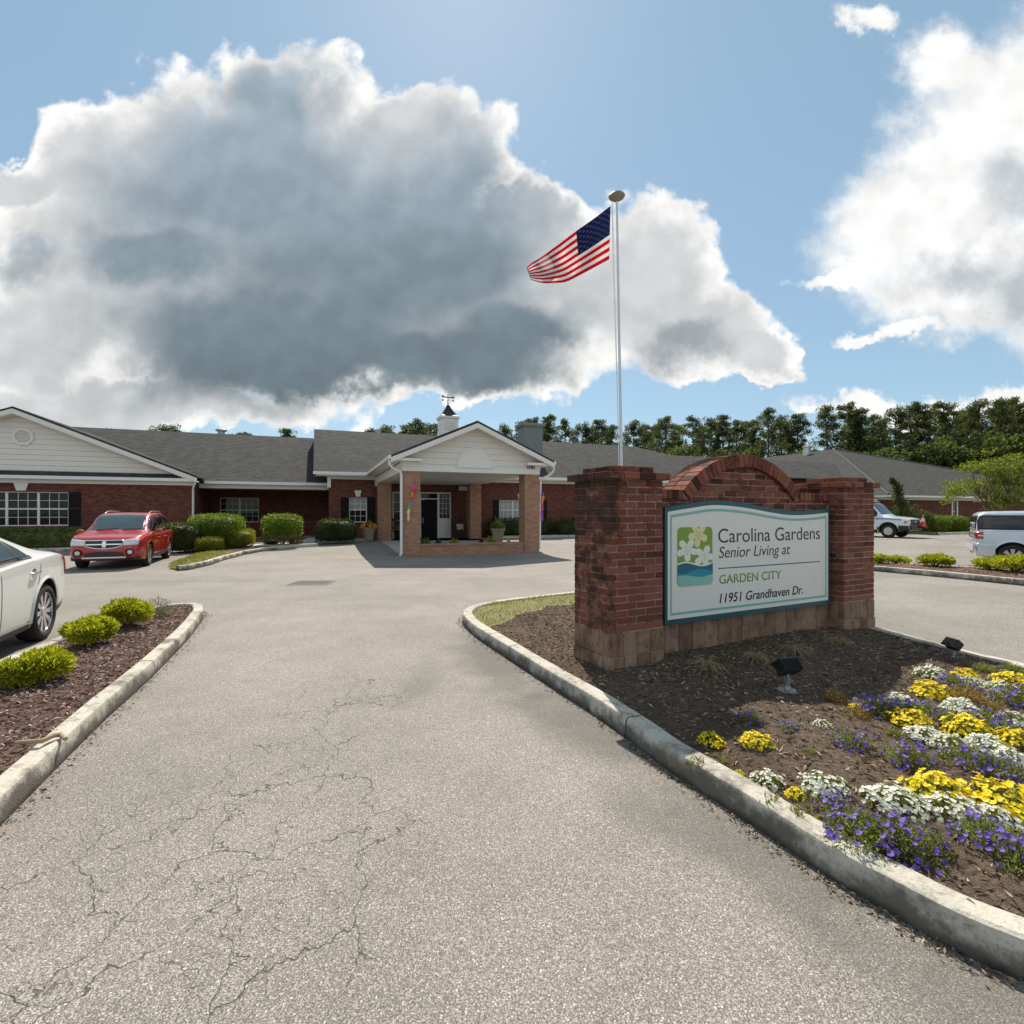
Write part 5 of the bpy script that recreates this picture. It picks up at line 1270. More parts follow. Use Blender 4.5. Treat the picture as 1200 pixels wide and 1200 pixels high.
def cut_arches(obj, spots, r, W):
    """open the wheel arches with boolean cuts and keep the result"""
    bpy.context.view_layer.update()
    for (x, z) in spots:
        for sg in (1, -1):
            mb = MB(); mb.lathe([(0, 0), (r, 0), (r, .55), (0, .55)], 40, (x, sg*(W-.30)-(0 if sg > 0 else .55), z), 'y'); me = mb.mesh('cutter', ['black_plastic'], uv=False)
            bm = bmesh.new(); bm.from_mesh(me); bmesh.ops.remove_doubles(bm, verts=bm.verts, dist=1e-5); bmesh.ops.recalc_face_normals(bm, faces=bm.faces); bm.to_mesh(me); bm.free()
            c = bpy.data.objects.new('cutter', me); COL.objects.link(c); c.matrix_world = obj.matrix_world
            md = obj.modifiers.new('cut', 'BOOLEAN'); md.operation = 'DIFFERENCE'; md.object = c; md.solver = 'EXACT'; md.material_mode = 'TRANSFER'
            dg = bpy.context.evaluated_depsgraph_get(); dg.update(); new = bpy.data.meshes.new_from_object(obj.evaluated_get(dg)); obj.modifiers.clear(); obj.data = new; bpy.data.objects.remove(c)
    obj.data.polygons.foreach_set('use_smooth', [True]*len(obj.data.polygons)); obj.data.set_sharp_from_angle(angle=R(32))
def arch_lip(par, b, x, z, r, mat, sides=(1, -1), a0=-12, a1=192, w=.035):
    for sg in sides:
        mb = MB()
        def fn(u, v, sg=sg):
            a_ = R(a0+(a1-a0)*u); rr = r+.004+w*v; xx = x+rr*math.cos(a_); zz = max(z+rr*math.sin(a_), b.S(xx)+.02); return (xx, sg*(b.sy(xx, zz)+.016*math.cos(v*PI/2)+.002), zz)
        mb.grid(fn, 40, 3); mb.build('wheel_arch', [mat], par, smooth=True, uv=False)
def mirror(par, b, x, z, mat, sides=(1, -1), sc=1.):
    for sg in sides:
        y = b.sy(x, z); mb = MB(); mb.tube([(x, sg*(y-.02), z+.02), (x-.03, sg*(y+.08), z+.05)], .025, 6)
        mb.lathe([(.0, -.075*sc), (.06*sc, -.06*sc), (.085*sc, 0.), (.075*sc, .055*sc), (.0, .075*sc)], 14, (0, 0, 0), 'x'); n = len(mb.v)-14*5
        for i in range(n, len(mb.v)): a_, c, d = mb.v[i]; mb.v[i] = (x-.05+a_*.9, sg*(y+.16)+c*1.35, z+.07+d*.85)
        m_ = mb.build('mirror', [mat], par, smooth=True, uv=False)
        g = MB(); g.add([(x-.125, sg*(y+.07), z+.02), (x-.125, sg*(y+.25), z+.02), (x-.125, sg*(y+.25), z+.12), (x-.125, sg*(y+.07), z+.12)], [(0, 1, 2, 3)]); g.build('mirror_glass', ['chrome'], m_, uv=False)
def seams(b, par, xs_list, z0, z1, sides=(1, -1)):
    for x, lean_ in xs_list:
        for sg in sides:
            mb = MB()
            pts = [(x+lean_*(k/8), sg*(b.sy(x+lean_*(k/8), z0(x)+(z1(x)-z0(x))*k/8)+.0005), z0(x)+(z1(x)-z0(x))*k/8) for k in range(9)]
            mb.tube(pts, .0035, 4); mb.build('door_seam', ['black_plastic'], par, uv=False)
def handles(b, par, spots, mat, sides=(1, -1)):
    for x, z in spots:
        for sg in sides:
            y = b.sy(x, z); mb = MB(); mb.tube([(x-.10, sg*(y+.0), z), (x-.085, sg*(y+.03), z+.004), (x, sg*(y+.036), z+.006), (x+.085, sg*(y+.03), z+.004), (x+.10, sg*y, z)], [.011, .013, .014, .013, .011], 8); mb.build('door_handle', [mat], par, smooth=True, uv=False)
def place_car(name, label, loc, heading, z=0.):
    return thing(name, label, 'car', (loc[0], loc[1], z), math.atan2(heading[1], heading[0]))

# --- white sedan, tail away from the camera, at the left edge
def sedan():
    b = Body(T=[(-2.42,.86),(-2.36,1.0),(-2.26,1.075),(-2.05,1.108),(-1.85,1.13),(-1.55,1.215),(-1.2,1.35),(-.8,1.455),(-.3,1.53),(.2,1.55),(.7,1.48),(1.15,1.30),(1.55,1.10),(2.,1.02),(2.5,.90),(2.7,.80),(2.78,.70)],
             B=[(-2.42,.82),(-2.2,1.02),(-1.8,1.07),(-1.2,1.06),(-.4,1.02),(.6,.96),(1.4,.97),(2.,.96),(2.5,.86),(2.78,.66)],
             Wd=[(-2.42,.74),(-2.36,.82),(-2.22,.88),(-1.9,.925),(-1.3,.955),(-.4,.955),(.8,.955),(1.6,.955),(2.2,.91),(2.55,.82),(2.72,.70),(2.78,.6)],
             Rf=[(-2.42,.6),(-2.,.66),(-1.4,.60),(-.8,.60),(0,.62),(.7,.60),(1.3,.66),(2.,.78),(2.78,.55)],
             S=[(-2.42,.42),(-2.3,.34),(-1.8,.24),(-.9,.20),(.9,.20),(1.9,.22),(2.5,.24),(2.78,.32)], x0=-2.42, x1=2.78)
    d = Vector((.41, -.91, 0)).normalized(); rear = Vector((-6.30, 6.80, 0)); left = Vector((-d.y, d.x, 0)); o_ = rear+d*1.42*1.05-left*.86*1.05
    car = place_car('white_sedan', 'white sedan with ten-spoke wheels cut by the left photo edge', o_, d)
    body = b.shell('body').build('body', ['paint_white', 'black_plastic'], car, uv=False); r = .352; ax = (-1.42, 1.45)
    cut_arches(body, [(x, r+.015) for x in ax], r+.055, .955)
    for x in ax:
        for sg in (1, -1): wheel(car, x, sg*.835, r, .235, .252, 'multi', 0)
        arch_lip(car, b, x, r+.015, r+.055, 'paint_white')
    zb = lambda x: b.B(x)+.022
    zt = lambda x: min(b.T(x)-.085, 1.46) if x > -.45 else zb(x)+(min(b.T(-.45)-.085, 1.46)-zb(-.45))*max(0., 1-((-.45-x)/.62)**1.9)
    side_patch(b, car, 'window_trim', 'chrome', (-1.10, 1.18), lambda x: zb(x)-.018, lambda x: zt(x)+.016, .003, nu=60)
    side_patch(b, car, 'side_window', 'car_glass', (-1.04, -.30), lambda x: zb(x)+.006, lambda x: zt(x)-.002, .0065, nu=40); side_patch(b, car, 'side_window', 'car_glass', (-.20, 1.12), lambda x: zb(x)+.006, zt, .0065, nu=30)
    side_patch(b, car, 'quarter_glass', 'car_glass', (-1.04, -.80), lambda x: zb(x)+.008, lambda x: zt(x)-.004, .0075, nu=20)
    side_patch(b, car, 'window_pillar', 'black_plastic', (-.80, -.76), lambda x: zb(x)+.006, zt, .009, nu=3)
    for nm, xa, xb, yw in (('rear_window', -1.62, -.95, .40), ('windscreen', .72, 1.50, .60)):
        mb = MB(); mb.grid(lambda u, v: (xa+(xb-xa)*v, yw*(2*u-1), b.sz(xa+(xb-xa)*v, yw*(2*u-1))+.005), 16, 12); mb.build(nm, ['car_glass'], car, smooth=True, uv=False)
    sb = lambda x: b.S(x)+.06; st = lambda x: b.S(x)+.10
    side_patch(b, car, 'sill_strip', 'chrome', (-.98, 1.0), lambda x: .305, lambda x: .325, .006, nu=20)
    side_patch(b, car, 'sill', 'black_plastic', (-1.0, 1.02), lambda x: b.S(x)+.005, lambda x: .285, .004, nu=20)
    side_patch(b, car, 'rear_valance', 'black_plastic', (-2.36, -1.86), lambda x: b.S(x)+.01, lambda x: .36+.05*(x+1.86)/-.5, .006, nu=12)
    seams(b, car, [(-.25, -.02), (-1.02, -.26), (.95, .05)], lambda x: .33, lambda x: b.B(x)+.0)
    handles(b, car, [(-1.06, .88), (.05, .86)], 'chrome')
    for sg in (1, -1):
        mb = MB(); mb.lathe([(0, .004), (.05, .003), (.062, .0)], 18, axis='y'); q = mb.build('handle_cup', ['alloy'], car, (-1.06, sg*(b.sy(-1.06, .86)-.001), .86), uv=False, smooth=True); q.scale = (1.25, sg, 1.25)
    end_patch(b, car, 'tail_light', 'lamp_red', .40, .86, lambda y: .74+.10*(y-.4), lambda y: .92+.14*(y-.4)/.46, .012, False, 14, 8, True)
    side_patch(b, car, 'tail_light_side', 'lamp_red', (-2.37, -2.10), lambda x: .86+(-2.10+2.37-(x+2.37))*-.0+.0+.12*(x+2.37)/.27*.9, lambda x: 1.0, .006, nu=10)
    mirror(car, b, 1.02, .98, 'paint_white'); car.scale = (1.05, 1.05, 1.05)
sedan()

# --- red crossover facing the camera at the left wing
def crossover():
    b = Body(T=[(-2.36,.95),(-2.33,1.15),(-2.2,1.42),(-2.0,1.58),(-1.6,1.655),(-.6,1.69),(.1,1.675),(.5,1.60),(.95,1.36),(1.35,1.12),(1.6,1.07),(2.0,1.02),(2.30,.95),(2.42,.86),(2.47,.74)],
             B=[(-2.36,.90),(-2.1,1.05),(-1.,1.03),(.4,1.0),(1.3,1.0),(2.0,.95),(2.35,.83),(2.47,.70)],
             Wd=[(-2.36,.78),(-2.2,.87),(-1.8,.915),(-.8,.92),(.8,.92),(1.7,.915),(2.1,.89),(2.32,.83),(2.43,.75),(2.47,.68)],
             Rf=[(-2.36,.62),(-1.8,.68),(-.6,.71),(.2,.70),(.9,.70),(1.4,.76),(2.,.80),(2.47,.62)],
             S=[(-2.36,.44),(-2.,.28),(-1.,.22),(1.,.22),(1.9,.24),(2.35,.27),(2.47,.34)], x0=-2.36, x1=2.47)
    d = Vector((.40, -.915, 0)).normalized(); left = Vector((-d.y, d.x, 0)); fl = Vector((-11.58, 16.2, 0)); o_ = fl-d*1.45-left*.80
    car = place_car('red_crossover', 'red crossover with a silver crosshair grille and roof rails parked facing the drive', o_, d)
    body = b.shell('body').build('body', ['paint_red', 'black_plastic'], car, uv=False); r = .355; ax = (-1.44, 1.45)
    cut_arches(body, [(x, r+.02) for x in ax], r+.06, .92)
    for x in ax:
        for sg in (1, -1): wheel(car, x, sg*.80, r, .225, .245, 'five', 0)
        arch_lip(car, b, x, r+.02, r+.06, 'paint_red')
    zb = lambda x: b.B(x)+.03; zt = lambda x: min(b.T(x)-.10, 1.57)
    side_patch(b, car, 'side_window', 'dark_glass', (-1.95, -1.02), zb, lambda x: zb(x)+(zt(x)-zb(x))*min(1, ((x+1.95)/.38+.02)**.6), .006); side_patch(b, car, 'side_window', 'dark_glass', (-.95, .0), zb, zt, .006); side_patch(b, car, 'side_window', 'dark_glass', (.07, 1.05), zb, zt, .006)
    mb = MB(); mb.grid(lambda u, v: (.44+(1.30-.44)*v, (.62+.10*v)*(2*u-1), b.sz(.44+(1.30-.44)*v, (.62+.10*v)*(2*u-1))+.005), 16, 14); ws = mb.build('windscreen', ['car_glass'], car, smooth=True, uv=False)
    mb = MB()
    for y0, y1 in ((.15, .62), (-.5, .05)): mb.tube([(1.30, y0, b.sz(1.30, y0)+.02), (1.27, (y0+y1)/2, b.sz(1.27, 0)+.025), (1.22, y1, b.sz(1.22, y1)+.02)], .010, 5)
    mb.build('wiper', ['black_plastic'], ws, uv=False)
    side_patch(b, car, 'lower_cladding', 'black_plastic', (-1.0, 1.0), lambda x: b.S(x)+.005, lambda x: .36, .006); seams(b, car, [(.02, -.02), (-.98, -.05), (1.08, .04)], lambda x: .36, lambda x: b.B(x)); handles(b, car, [(-.82, .86), (.2, .86)], 'paint_red')
    end_patch(b, car, 'headlight', 'lamp_clear', .44, .80, lambda y: .715+.04*(y-.44), lambda y: .865+.05*(y-.44)/.36, .016, True, 14, 8, True)
    g = end_patch(b, car, 'grille', 'black_plastic', -.44, .44, lambda y: .625+.06*(abs(y)/.44)**2, lambda y: .875, .014, True, 20, 8)
    for (y0, y1, a_, c) in ((-.44, .44, lambda y: .855, lambda y: .88), (-.44, .44, lambda y: .605+.09*(abs(y)/.44)**2, lambda y: .635+.09*(abs(y)/.44)**2), (-.43, .43, lambda y: .730, lambda y: .772), (-.045, .045, lambda y: .62, lambda y: .88)):
        end_patch(b, g, 'grille_bar', 'chrome', y0, y1, a_, c, .028, True, 20, 3)
    end_patch(b, car, 'lower_intake', 'black_plastic', -.46, .46, lambda y: .40, lambda y: .545-.06*(abs(y)/.46)**3, .012, True, 16, 6)
    end_patch(b, car, 'skid_plate', 'alloy', -.52, .52, lambda y: .335, lambda y: .385, .022, True, 16, 4)
    end_patch(b, car, 'front_cladding', 'black_plastic', .46, .84, lambda y: .29, lambda y: .37, .012, True, 12, 5, True)
    for sg in (1, -1):
        y = .62*sg; x = b.end_x(.62, .52)
        mb = MB(); mb.lathe([(0, .0), (.10, .0), (.11, .02), (.10, .03)], 18, axis='x'); f = mb.build('fog_lamp_bezel', ['black_plastic'], car, (x-.0, y, .51), uv=False, smooth=True); mb = MB(); mb.lathe([(0, .046), (.04, .042), (.062, .03), (.062, .0)], 16, axis='x'); mb.build('fog_lamp', ['lamp_clear'], f, smooth=True, uv=False)
        mb = MB(); pts = [(x_, sg*.60, b.sz(x_, .60)+(.0 if k in (0, 6) else .05)) for k, x_ in enumerate(np.linspace(-1.75, .15, 7))]; mb.tube(pts, .018, 6); mb.build('roof_rail', ['alloy'], car, smooth=True, uv=False)
    mirror(car, b, .92, 1.02, 'paint_red')
crossover()

# --- silver boxy wagon on the right, tail to the left
def wagon():
    b = Body(T=[(-2.22,1.12),(-2.215,1.22),(-2.19,1.50),(-2.14,1.66),(-2.0,1.705),(-1.2,1.725),(0,1.73),(.5,1.70),(.85,1.56),(1.3,1.24),(1.55,1.13),(2.1,1.08),(2.5,1.0),(2.6,.86)],
             B=[(-2.22,1.08),(-2.15,1.12),(-1.,1.11),(1.,1.10),(1.6,1.08),(2.4,.98),(2.6,.80)],
             Wd=[(-2.22,.86),(-2.17,.91),(-2.05,.95),(-1.8,.965),(0,.97),(1.8,.965),(2.3,.93),(2.55,.84),(2.6,.78)],
             Rf=[(-2.22,.76),(-2.,.79),(0,.80),(.6,.79),(1.4,.82),(2.2,.84),(2.6,.70)],
             S=[(-2.22,.44),(-2.05,.32),(-1.2,.22),(1.2,.22),(2.2,.25),(2.6,.32)], x0=-2.22, x1=2.6)
    d = Vector((.80, -.60, 0)).normalized(); right = Vector((d.y, -d.x, 0)); rw = Vector((14.85, 15.2, 0)); o_ = rw+d*1.42-right*.85
    car = place_car('silver_wagon', 'boxy silver wagon with a white roof and dark windows, cut by the right photo edge', o_, d)
    body = b.shell('body').build('body', ['paint_silver', 'black_plastic'], car, uv=False); r = .362; ax = (-1.42, 1.50)
    cut_arches(body, [(x, r+.02) for x in ax], r+.065, .97)
    for x in ax:
        for sg in (1, -1): wheel(car, x, sg*.85, r, .235, .252, 'twin', 0)
        arch_lip(car, b, x, r+.02, r+.065, 'paint_silver', w=.06)
    zb = lambda x: 1.165; zt = lambda x: min(b.T(x)-.10, 1.60)
    side_patch(b, car, 'side_window', 'dark_glass', (-2.185, -1.16), zb, lambda x: min(zt(x), 1.60), .006); side_patch(b, car, 'side_window', 'dark_glass', (-1.155, -.03), zb, zt, .006); side_patch(b, car, 'side_window', 'dark_glass', (-.02, 1.02), zb, zt, .006)
    side_patch(b, car, 'belt_strip', 'chrome', (-2.19, 1.5), lambda x: 1.135, lambda x: 1.160, .010, nu=40)
    mb = MB(); mb.grid(lambda u, v: (-2.05+(2.55)*v, .74*(2*u-1), b.sz(-2.05+2.55*v, .74*(2*u-1))+.006), 14, 30); mb.build('roof', ['paint_van'], car, smooth=True, uv=False)
    end_patch(b, car, 'tail_light', 'lamp_red', .70, .92, lambda y: .90, lambda y: 1.08, .012, False, 8, 6, True)
    for sg in (1, -1): pass
    side_patch(b, car, 'tail_light_side', 'lamp_red', (-2.21, -2.06), lambda x: .885, lambda x: 1.09, .007, nu=6); side_patch(b, car, 'tail_light_band', 'lamp_clear', (-2.21, -2.062), lambda x: .965, lambda x: 1.005, .012, nu=6)
    end_patch(b, car, 'rear_window', 'dark_glass', -.72, .72, lambda y: 1.17, lambda y: 1.58, .008, False, 14, 8); end_patch(b, car, 'tailgate_panel', 'alloy', -.66, .66, lambda y: .93, lambda y: 1.09, .010, False, 12, 5)
    end_patch(b, car, 'rear_bumper', 'paint_silver', -.86, .86, lambda y: .50, lambda y: .78, .07, False, 24, 5)
    side_patch(b, car, 'rear_bumper_side', 'paint_silver', (-2.21, -1.80), lambda x: .34+.05*(-1.9-x), lambda x: .76, .014, nu=10)
    side_patch(b, car, 'sill', 'black_plastic', (-.95, 1.02), lambda x: b.S(x)+.004, lambda x: .31, .006); seams(b, car, [(-.04, 0), (-1.16, -.02), (1.06, .03)], lambda x: .33, lambda x: 1.13); handles(b, car, [(-.95, .98), (.15, .98)], 'paint_silver'); mirror(car, b, 1.0, 1.16, 'paint_silver')
wagon()

# --- white work van with a traffic cone on its bumper
def van():
    b = Body(T=[(-3.1,1.2),(-3.08,1.9),(-2.9,2.06),(-1.,2.12),(.6,2.12),(.9,2.02),(1.25,1.62),(1.5,1.34),(1.7,1.27),(2.2,1.22),(2.55,1.16),(2.78,1.10),(2.84,.95)],
             B=[(-3.1,1.15),(-2.,1.20),(1.,1.20),(1.6,1.18),(2.6,1.08),(2.84,.90)],
             Wd=[(-3.1,.94),(-2.6,.99),(0,1.0),(1.8,1.0),(2.5,.98),(2.74,.93),(2.84,.86)],
             Rf=[(-3.1,.84),(0,.86),(.9,.80),(1.5,.86),(2.4,.90),(2.84,.78)],
             S=[(-3.1,.5),(-2.,.34),(0,.30),(1.8,.32),(2.84,.44)], x0=-3.1, x1=2.84)
    d = Vector((.55, -.835, 0)).normalized(); right = Vector((d.y, -d.x, 0)); fw_ = Vector((22.0, 29.9, 0)); o_ = fw_-d*1.85-right*.88
    car = place_car('white_van', 'white work van with blue stripe, half hidden behind the right brick pillar', o_, d, gz(30.)); car['category'] = 'van'
    body = b.shell('body').build('body', ['paint_van', 'black_plastic'], car, uv=False); r = .39; ax = (-1.75, 1.85)
    cut_arches(body, [(x, r+.03) for x in ax], r+.07, 1.0)
    for x in ax:
        for sg in (1, -1): wheel(car, x, sg*.87, r, .25, .235, 'steel', 0)
    side_patch(b, car, 'wheel_arch', 'black_plastic', (1.30, 1.36), lambda x: .45, lambda x: .62, .004, nu=3)
    arch_lip(car, b, 1.85, r+.03, r+.07, 'black_plastic', w=.04)
    side_patch(b, car, 'side_window', 'dark_glass', (.10, 1.28), lambda x: 1.26, lambda x: min(b.T(x)-.12, 1.85), .006); side_patch(b, car, 'stripe', 'paint_blue', (.3, 2.5), lambda x: .98+.09*math.sin((x-.3)*1.3), lambda x: 1.06+.10*math.sin((x-.3)*1.3), .004, nu=30)
    mb = MB(); mb.grid(lambda u, v: (.88+.60*v, .76*(2*u-1), b.sz(.88+.60*v, .76*(2*u-1))+.006), 14, 10); mb.build('windscreen', ['car_glass'], car, smooth=True, uv=False)
    g = end_patch(b, car, 'grille', 'black_plastic', -.66, .66, lambda y: .76, lambda y: 1.06, .016, True, 18, 6); end_patch(b, car, 'headlight', 'lamp_clear', .68, .86, lambda y: .80, lambda y: 1.06, .012, True, 10, 6, True)
    side_patch(b, car, 'turn_signal', 'amber', (2.62, 2.76), lambda x: .84, lambda x: 1.0, .006, nu=5); end_patch(b, g, 'badge', 'lamp_clear', -.08, .08, lambda y: .86, lambda y: .98, .024, True, 8, 4)
    end_patch(b, car, 'front_bumper', 'black_plastic', -.86, .86, lambda y: .46, lambda y: .74, .07, True, 16, 5); side_patch(b, car, 'bumper_side', 'black_plastic', (2.36, 2.82), lambda x: .42, lambda x: .72, .012, nu=8)
    side_patch(b, car, 'lower_trim', 'black_plastic', (-1.2, 1.3), lambda x: b.S(x)+.01, lambda x: .46, .006)
    mb = MB(); mb.box(.55, -.62, 2.11, .85, .62, 2.15); mb.lathe([(.0, 2.30), (.10, 2.28), (.13, 2.22), (.13, 2.15)], 12, (.7, -.40, 0)); mb.lathe([(.0, 2.30), (.10, 2.28), (.13, 2.22), (.13, 2.15)], 12, (.7, .40, 0)); mb.box(.60, -.30, 2.15, .80, .30, 2.27); mb.build('beacon_bar', ['lamp_red'], car, uv=False)
    mb = MB(); mb.box(2.80, .40, .56, 3.22, .80, .60); mb.build('cone_holder', ['black_metal'], car, uv=False); mirror(car, b, 1.18, 1.28, 'black_plastic', sc=1.3)
    M_ = Vector((d.x, d.y, 0))*3.02-right*.60+Vector((o_.x, o_.y, 0))
    c = thing('traffic_cone', 'orange traffic cone with a pale band standing on the front of the white van', 'cone', (M_.x, M_.y, gz(30.)+.602), .3)
    mb = MB(); mb.extr([(-.18, -.18), (.18, -.18), (.18, .18), (-.18, .18)], 0, .03, 'z'); mb.build('base', ['black_plastic'], c, uv=False, bevel=.006)
    mb = MB(); mb.lathe([(.15, .03), (.02, .78), (.0, .785)], 20); mb.build('cone', ['cone_orange'], c, smooth=True, uv=False); mb = MB(); mb.lathe([(.0945, .36), (.0635, .54)], 20); mb.build('band', ['white_trim'], c, smooth=True, uv=False)
van()
# ------------------------------------------------------------------ shrubs
def superdir(d, p): return d/(np.sum(np.abs(d)**p, 1, keepdims=True)**(1./p))
def shrub_mesh(a, b, c, p, leaf, L, Wd, n, seed, lump=.10, lf=2.4, core=.86, up=.3, base=.0):
    r = np.random.default_rng(seed); d = ball(n, r); d = d[d[:, 2] > -.75+base]; S = superdir(d, p)
    k = 1+lump*vnoise(S*np.array([a, b, c]), lf/max(a, .3), seed*1.7)+lump*.5*vnoise(S*np.array([a, b, c]), 3*lf/max(a, .3), seed*.9)
    P = S*k[:, None]*r.uniform(.86, 1.03, (len(S), 1))*np.array([a, b, c])
    V, F = cards(P, L, Wd, r, dirs=S+np.array([0, 0, up]), spread=1.3)
    # closed inner mass so that the sky does not show through the middle
    bm = bmesh.new(); bmesh.ops.create_icosphere(bm, subdivisions=3, radius=1.); cv = np.array([v.co[:] for v in bm.verts]); cf = np.array([[v.index for v in f.verts] for f in bm.faces]); bm.free()
    cs = superdir(cv, p); kk = 1+lump*vnoise(cs*np.array([a, b, c]), lf/max(a, .3), seed*1.7); cp = cs*kk[:, None]*core*np.array([a, b, c]); cf4 = np.concatenate([cf, cf[:, 2:3]], 1)
    me = tri_mesh('shrub', *merge([(V, F, 0)])[:2], leaf)
    bm = bmesh.new(); bm.from_mesh(me); vs = [bm.verts.new(q) for q in cp]
    for f in cf: bm.faces.new([vs[i] for i in f])
    bm.to_mesh(me); bm.free(); me.update(); return me
def shrub(name, label, cat, loc, dims, p, leaf, L, n, seed, group=None, rz=0., lump=.1, core=.84, stem=0., base=0., up=.3, lf=2.4):
    a, b, c = dims; me = shrub_mesh(a, b, c, p, leaf, L, L*.5, n, seed, lump, lf, core, up, base); z = c*.92+stem
    if stem:
        o = thing(name, label, cat, loc, rz, group); link('foliage', me, o, (0, 0, z)); mb = MB()
        for k in range(5): a_ = k*1.26; mb.tube([(.05*math.cos(a_), .05*math.sin(a_), 0), (.12*math.cos(a_), .12*math.sin(a_), stem*.6), (a*.5*math.cos(a_), b*.5*math.sin(a_), stem+c*.5)], [.03, .025, .012], 6)
        mb.build('stem', ['stem'], o, uv=False); return o
    for v in me.vertices: v.co.z += z
    o = link(name, me, None, loc); o.rotation_euler = (0, 0, rz); return tag(o, label, cat, group)
def gpos(px, py): 
    z = 0.
    for _ in range(6): p = G(px, py, z); z = gz(p.y)+.09
    return Vector((p.x, p.y, z))
# golden shrubs on the left bed: several tufted heads each
def gold_shrub(px, py, rad, h, seed, label, group, zf, name='gold_shrub', n=9000, L=.052, zb=.17):
    r = np.random.default_rng(seed); p = G(px, py, zb); parts = []; nh = 34
    for k in range(nh):
        a_ = r.uniform(0, 2*PI); q = math.sqrt(r.uniform(0, 1))*.80; c = np.array([q*rad*math.cos(a_), q*rad*math.sin(a_), h*(.42+.32*(1-q*q)+r.uniform(-.10, .10))]); rr = rad*r.uniform(.17, .31)
        d = ball(n//nh, r); P = c+d*np.array([rr, rr, rr*.85*h/rad*1.15])*r.uniform(.35, 1.0, (len(d), 1))**.5; P[:, 2] = np.maximum(P[:, 2], .01)
        V, F = cards(P, L, L*.26, r, dirs=d+np.array([0, 0, .5]), spread=.6); parts.append((V, F, 0))
    v, f, _ = merge(parts); o = thing(name, label, 'shrub', (p.x, p.y, zf(p.x, p.y)-.02), r.uniform(0, 6), group); link('foliage', tri_mesh('foliage', v, f, 'leaf_gold'), o)
    mb = MB()
    for k in range(7): a_ = k*.9; mb.tube([(0, 0, 0), (.25*rad*math.cos(a_), .25*rad*math.sin(a_), h*.35), (.6*rad*math.cos(a_), .6*rad*math.sin(a_), h*.6)], [.02, .014, .006], 5)
    mb.build('stem', ['stem'], o, uv=False); return o
g_ = 'golden shrubs on the narrow left bed'
gold_shrub(43, 800, .24, .28, 1, 'golden green shrub nearest the camera on the narrow left bed', g_, left_soil)
gold_shrub(107, 757, .29, .31, 2, 'golden green shrub in the middle of three on the narrow left bed', g_, left_soil)
gold_shrub(149, 736, .27, .37, 3, 'golden green shrub furthest back of three on the narrow left bed', g_, left_soil)
p = G(183, 722, .17); r_ = np.random.default_rng(5); d = ball(900, r_); d[:, 2] = np.abs(d[:, 2]); V, F = cards(d*np.array([.24, .2, .26])*r_.uniform(.2, 1, (900, 1)), .06, .008, r_, dirs=d, spread=.6)
tag(link('twiggy_shrub', tri_mesh('twiggy_shrub', V, F, 'leaf_grey'), None, (p.x, p.y, left_soil(p.x, p.y))), 'half bare greyish twiggy shrub at the far tip of the narrow left bed', 'shrub')
g_ = 'golden shrubs on the right strip'; rs = lambda x, y: .17
gold_shrub(1096, 664, .44, .34, 11, 'pair of golden shrub heads in the middle of the far right mulch strip', g_, rs, n=5000, L=.08)
gold_shrub(1158, 667.5, .30, .30, 12, 'small golden shrub left of the one at the photo edge on the far right strip', g_, rs, n=3500, L=.08)
gold_shrub(1190, 671, .52, .42, 13, 'large golden shrub in front of the silver wagon wheel', g_, rs, n=6000, L=.08)
gold_shrub(1050, 660, .36, .20, 14, 'low sparse golden plant just right of the right brick pillar', g_, rs, n=1800, L=.08)
gold_shrub(1031, 660, .25, .26, 15, 'small golden plant half hidden by the right brick pillar', g_, rs, n=1600, L=.08)
# clipped shrubs by the left wing
p = gpos(47, 646); q = bw(-15.3, 8.2); shrub('hedge', 'loose dark green hedge under the windows of the left gable', 'hedge', (q.x, q.y, gz(q.y)), (3.5, .62, .50), 3.5, 'leaf_azalea', .12, 9000, 3, None, BA, .24, .80)
p = gpos(211, 645); shrub('shrub', 'boxy dark shrub between the red crossover and the white downspout', 'shrub', (p.x, p.y, p.z-.05), (.72, .62, .60), 5, 'leaf_hedge', .08, 3200, 4, None, BA, .10)
p = gpos(254, 641); shrub('shrub', 'large rounded dark shrub in front of the recessed porch window', 'shrub', (p.x, p.y, p.z), (1.02, .9, .62), 4, 'leaf_bright', .09, 5200, 5, None, BA, .07, stem=.22)
g_ = 'clipped yellow topped shrubs'
for px, py, a, c, s, lab in ((246, 644.5, .50, .29, 6, 'low clipped yellow topped shrub, leftmost of three by the left lawn'), (281, 641, .54, .37, 7, 'clipped yellow topped shrub in front of a smaller one by the left lawn'), (284, 636, .52, .36, 8, 'clipped yellow topped shrub partly hidden behind its neighbour')):
    p = gpos(px, py); shrub('clipped_shrub', lab, 'shrub', (p.x, p.y, p.z-.02), (a, a, c), 4.5, 'leaf_topiary', .05, 4200, s, g_, BA, .05, stem=.05 if s == 7 else 0.)
p = gpos(331, 638); shrub('shrub', 'bright square clipped shrub standing alone on bare stems', 'shrub', (p.x, p.y, p.z), (.80, .75, .52), 4.5, 'leaf_bright', .10, 3000, 9, None, BA, .08, stem=.36, core=.78)
for k, (px, w_) in enumerate(((318, .32), (346, .30))):
    p = gpos(px, 637.5); shrub('ground_plant', ('low dark plant left of the bare stems of the square shrub', 'low dark plant beside the walkway right of the square shrub')[k], 'plant', tuple(p), (w_, w_, .12), 2, 'leaf_withered' if k else 'leaf_hedge', .07, 500, 40+k, None)
p = gpos(387, 635); shrub('shrub', 'round dark shrub further left under the window beside the portico', 'shrub', (p.x, p.y, p.z), (.62, .55, .58), 3, 'leaf_hedge', .07, 3000, 10, None, BA, .06)
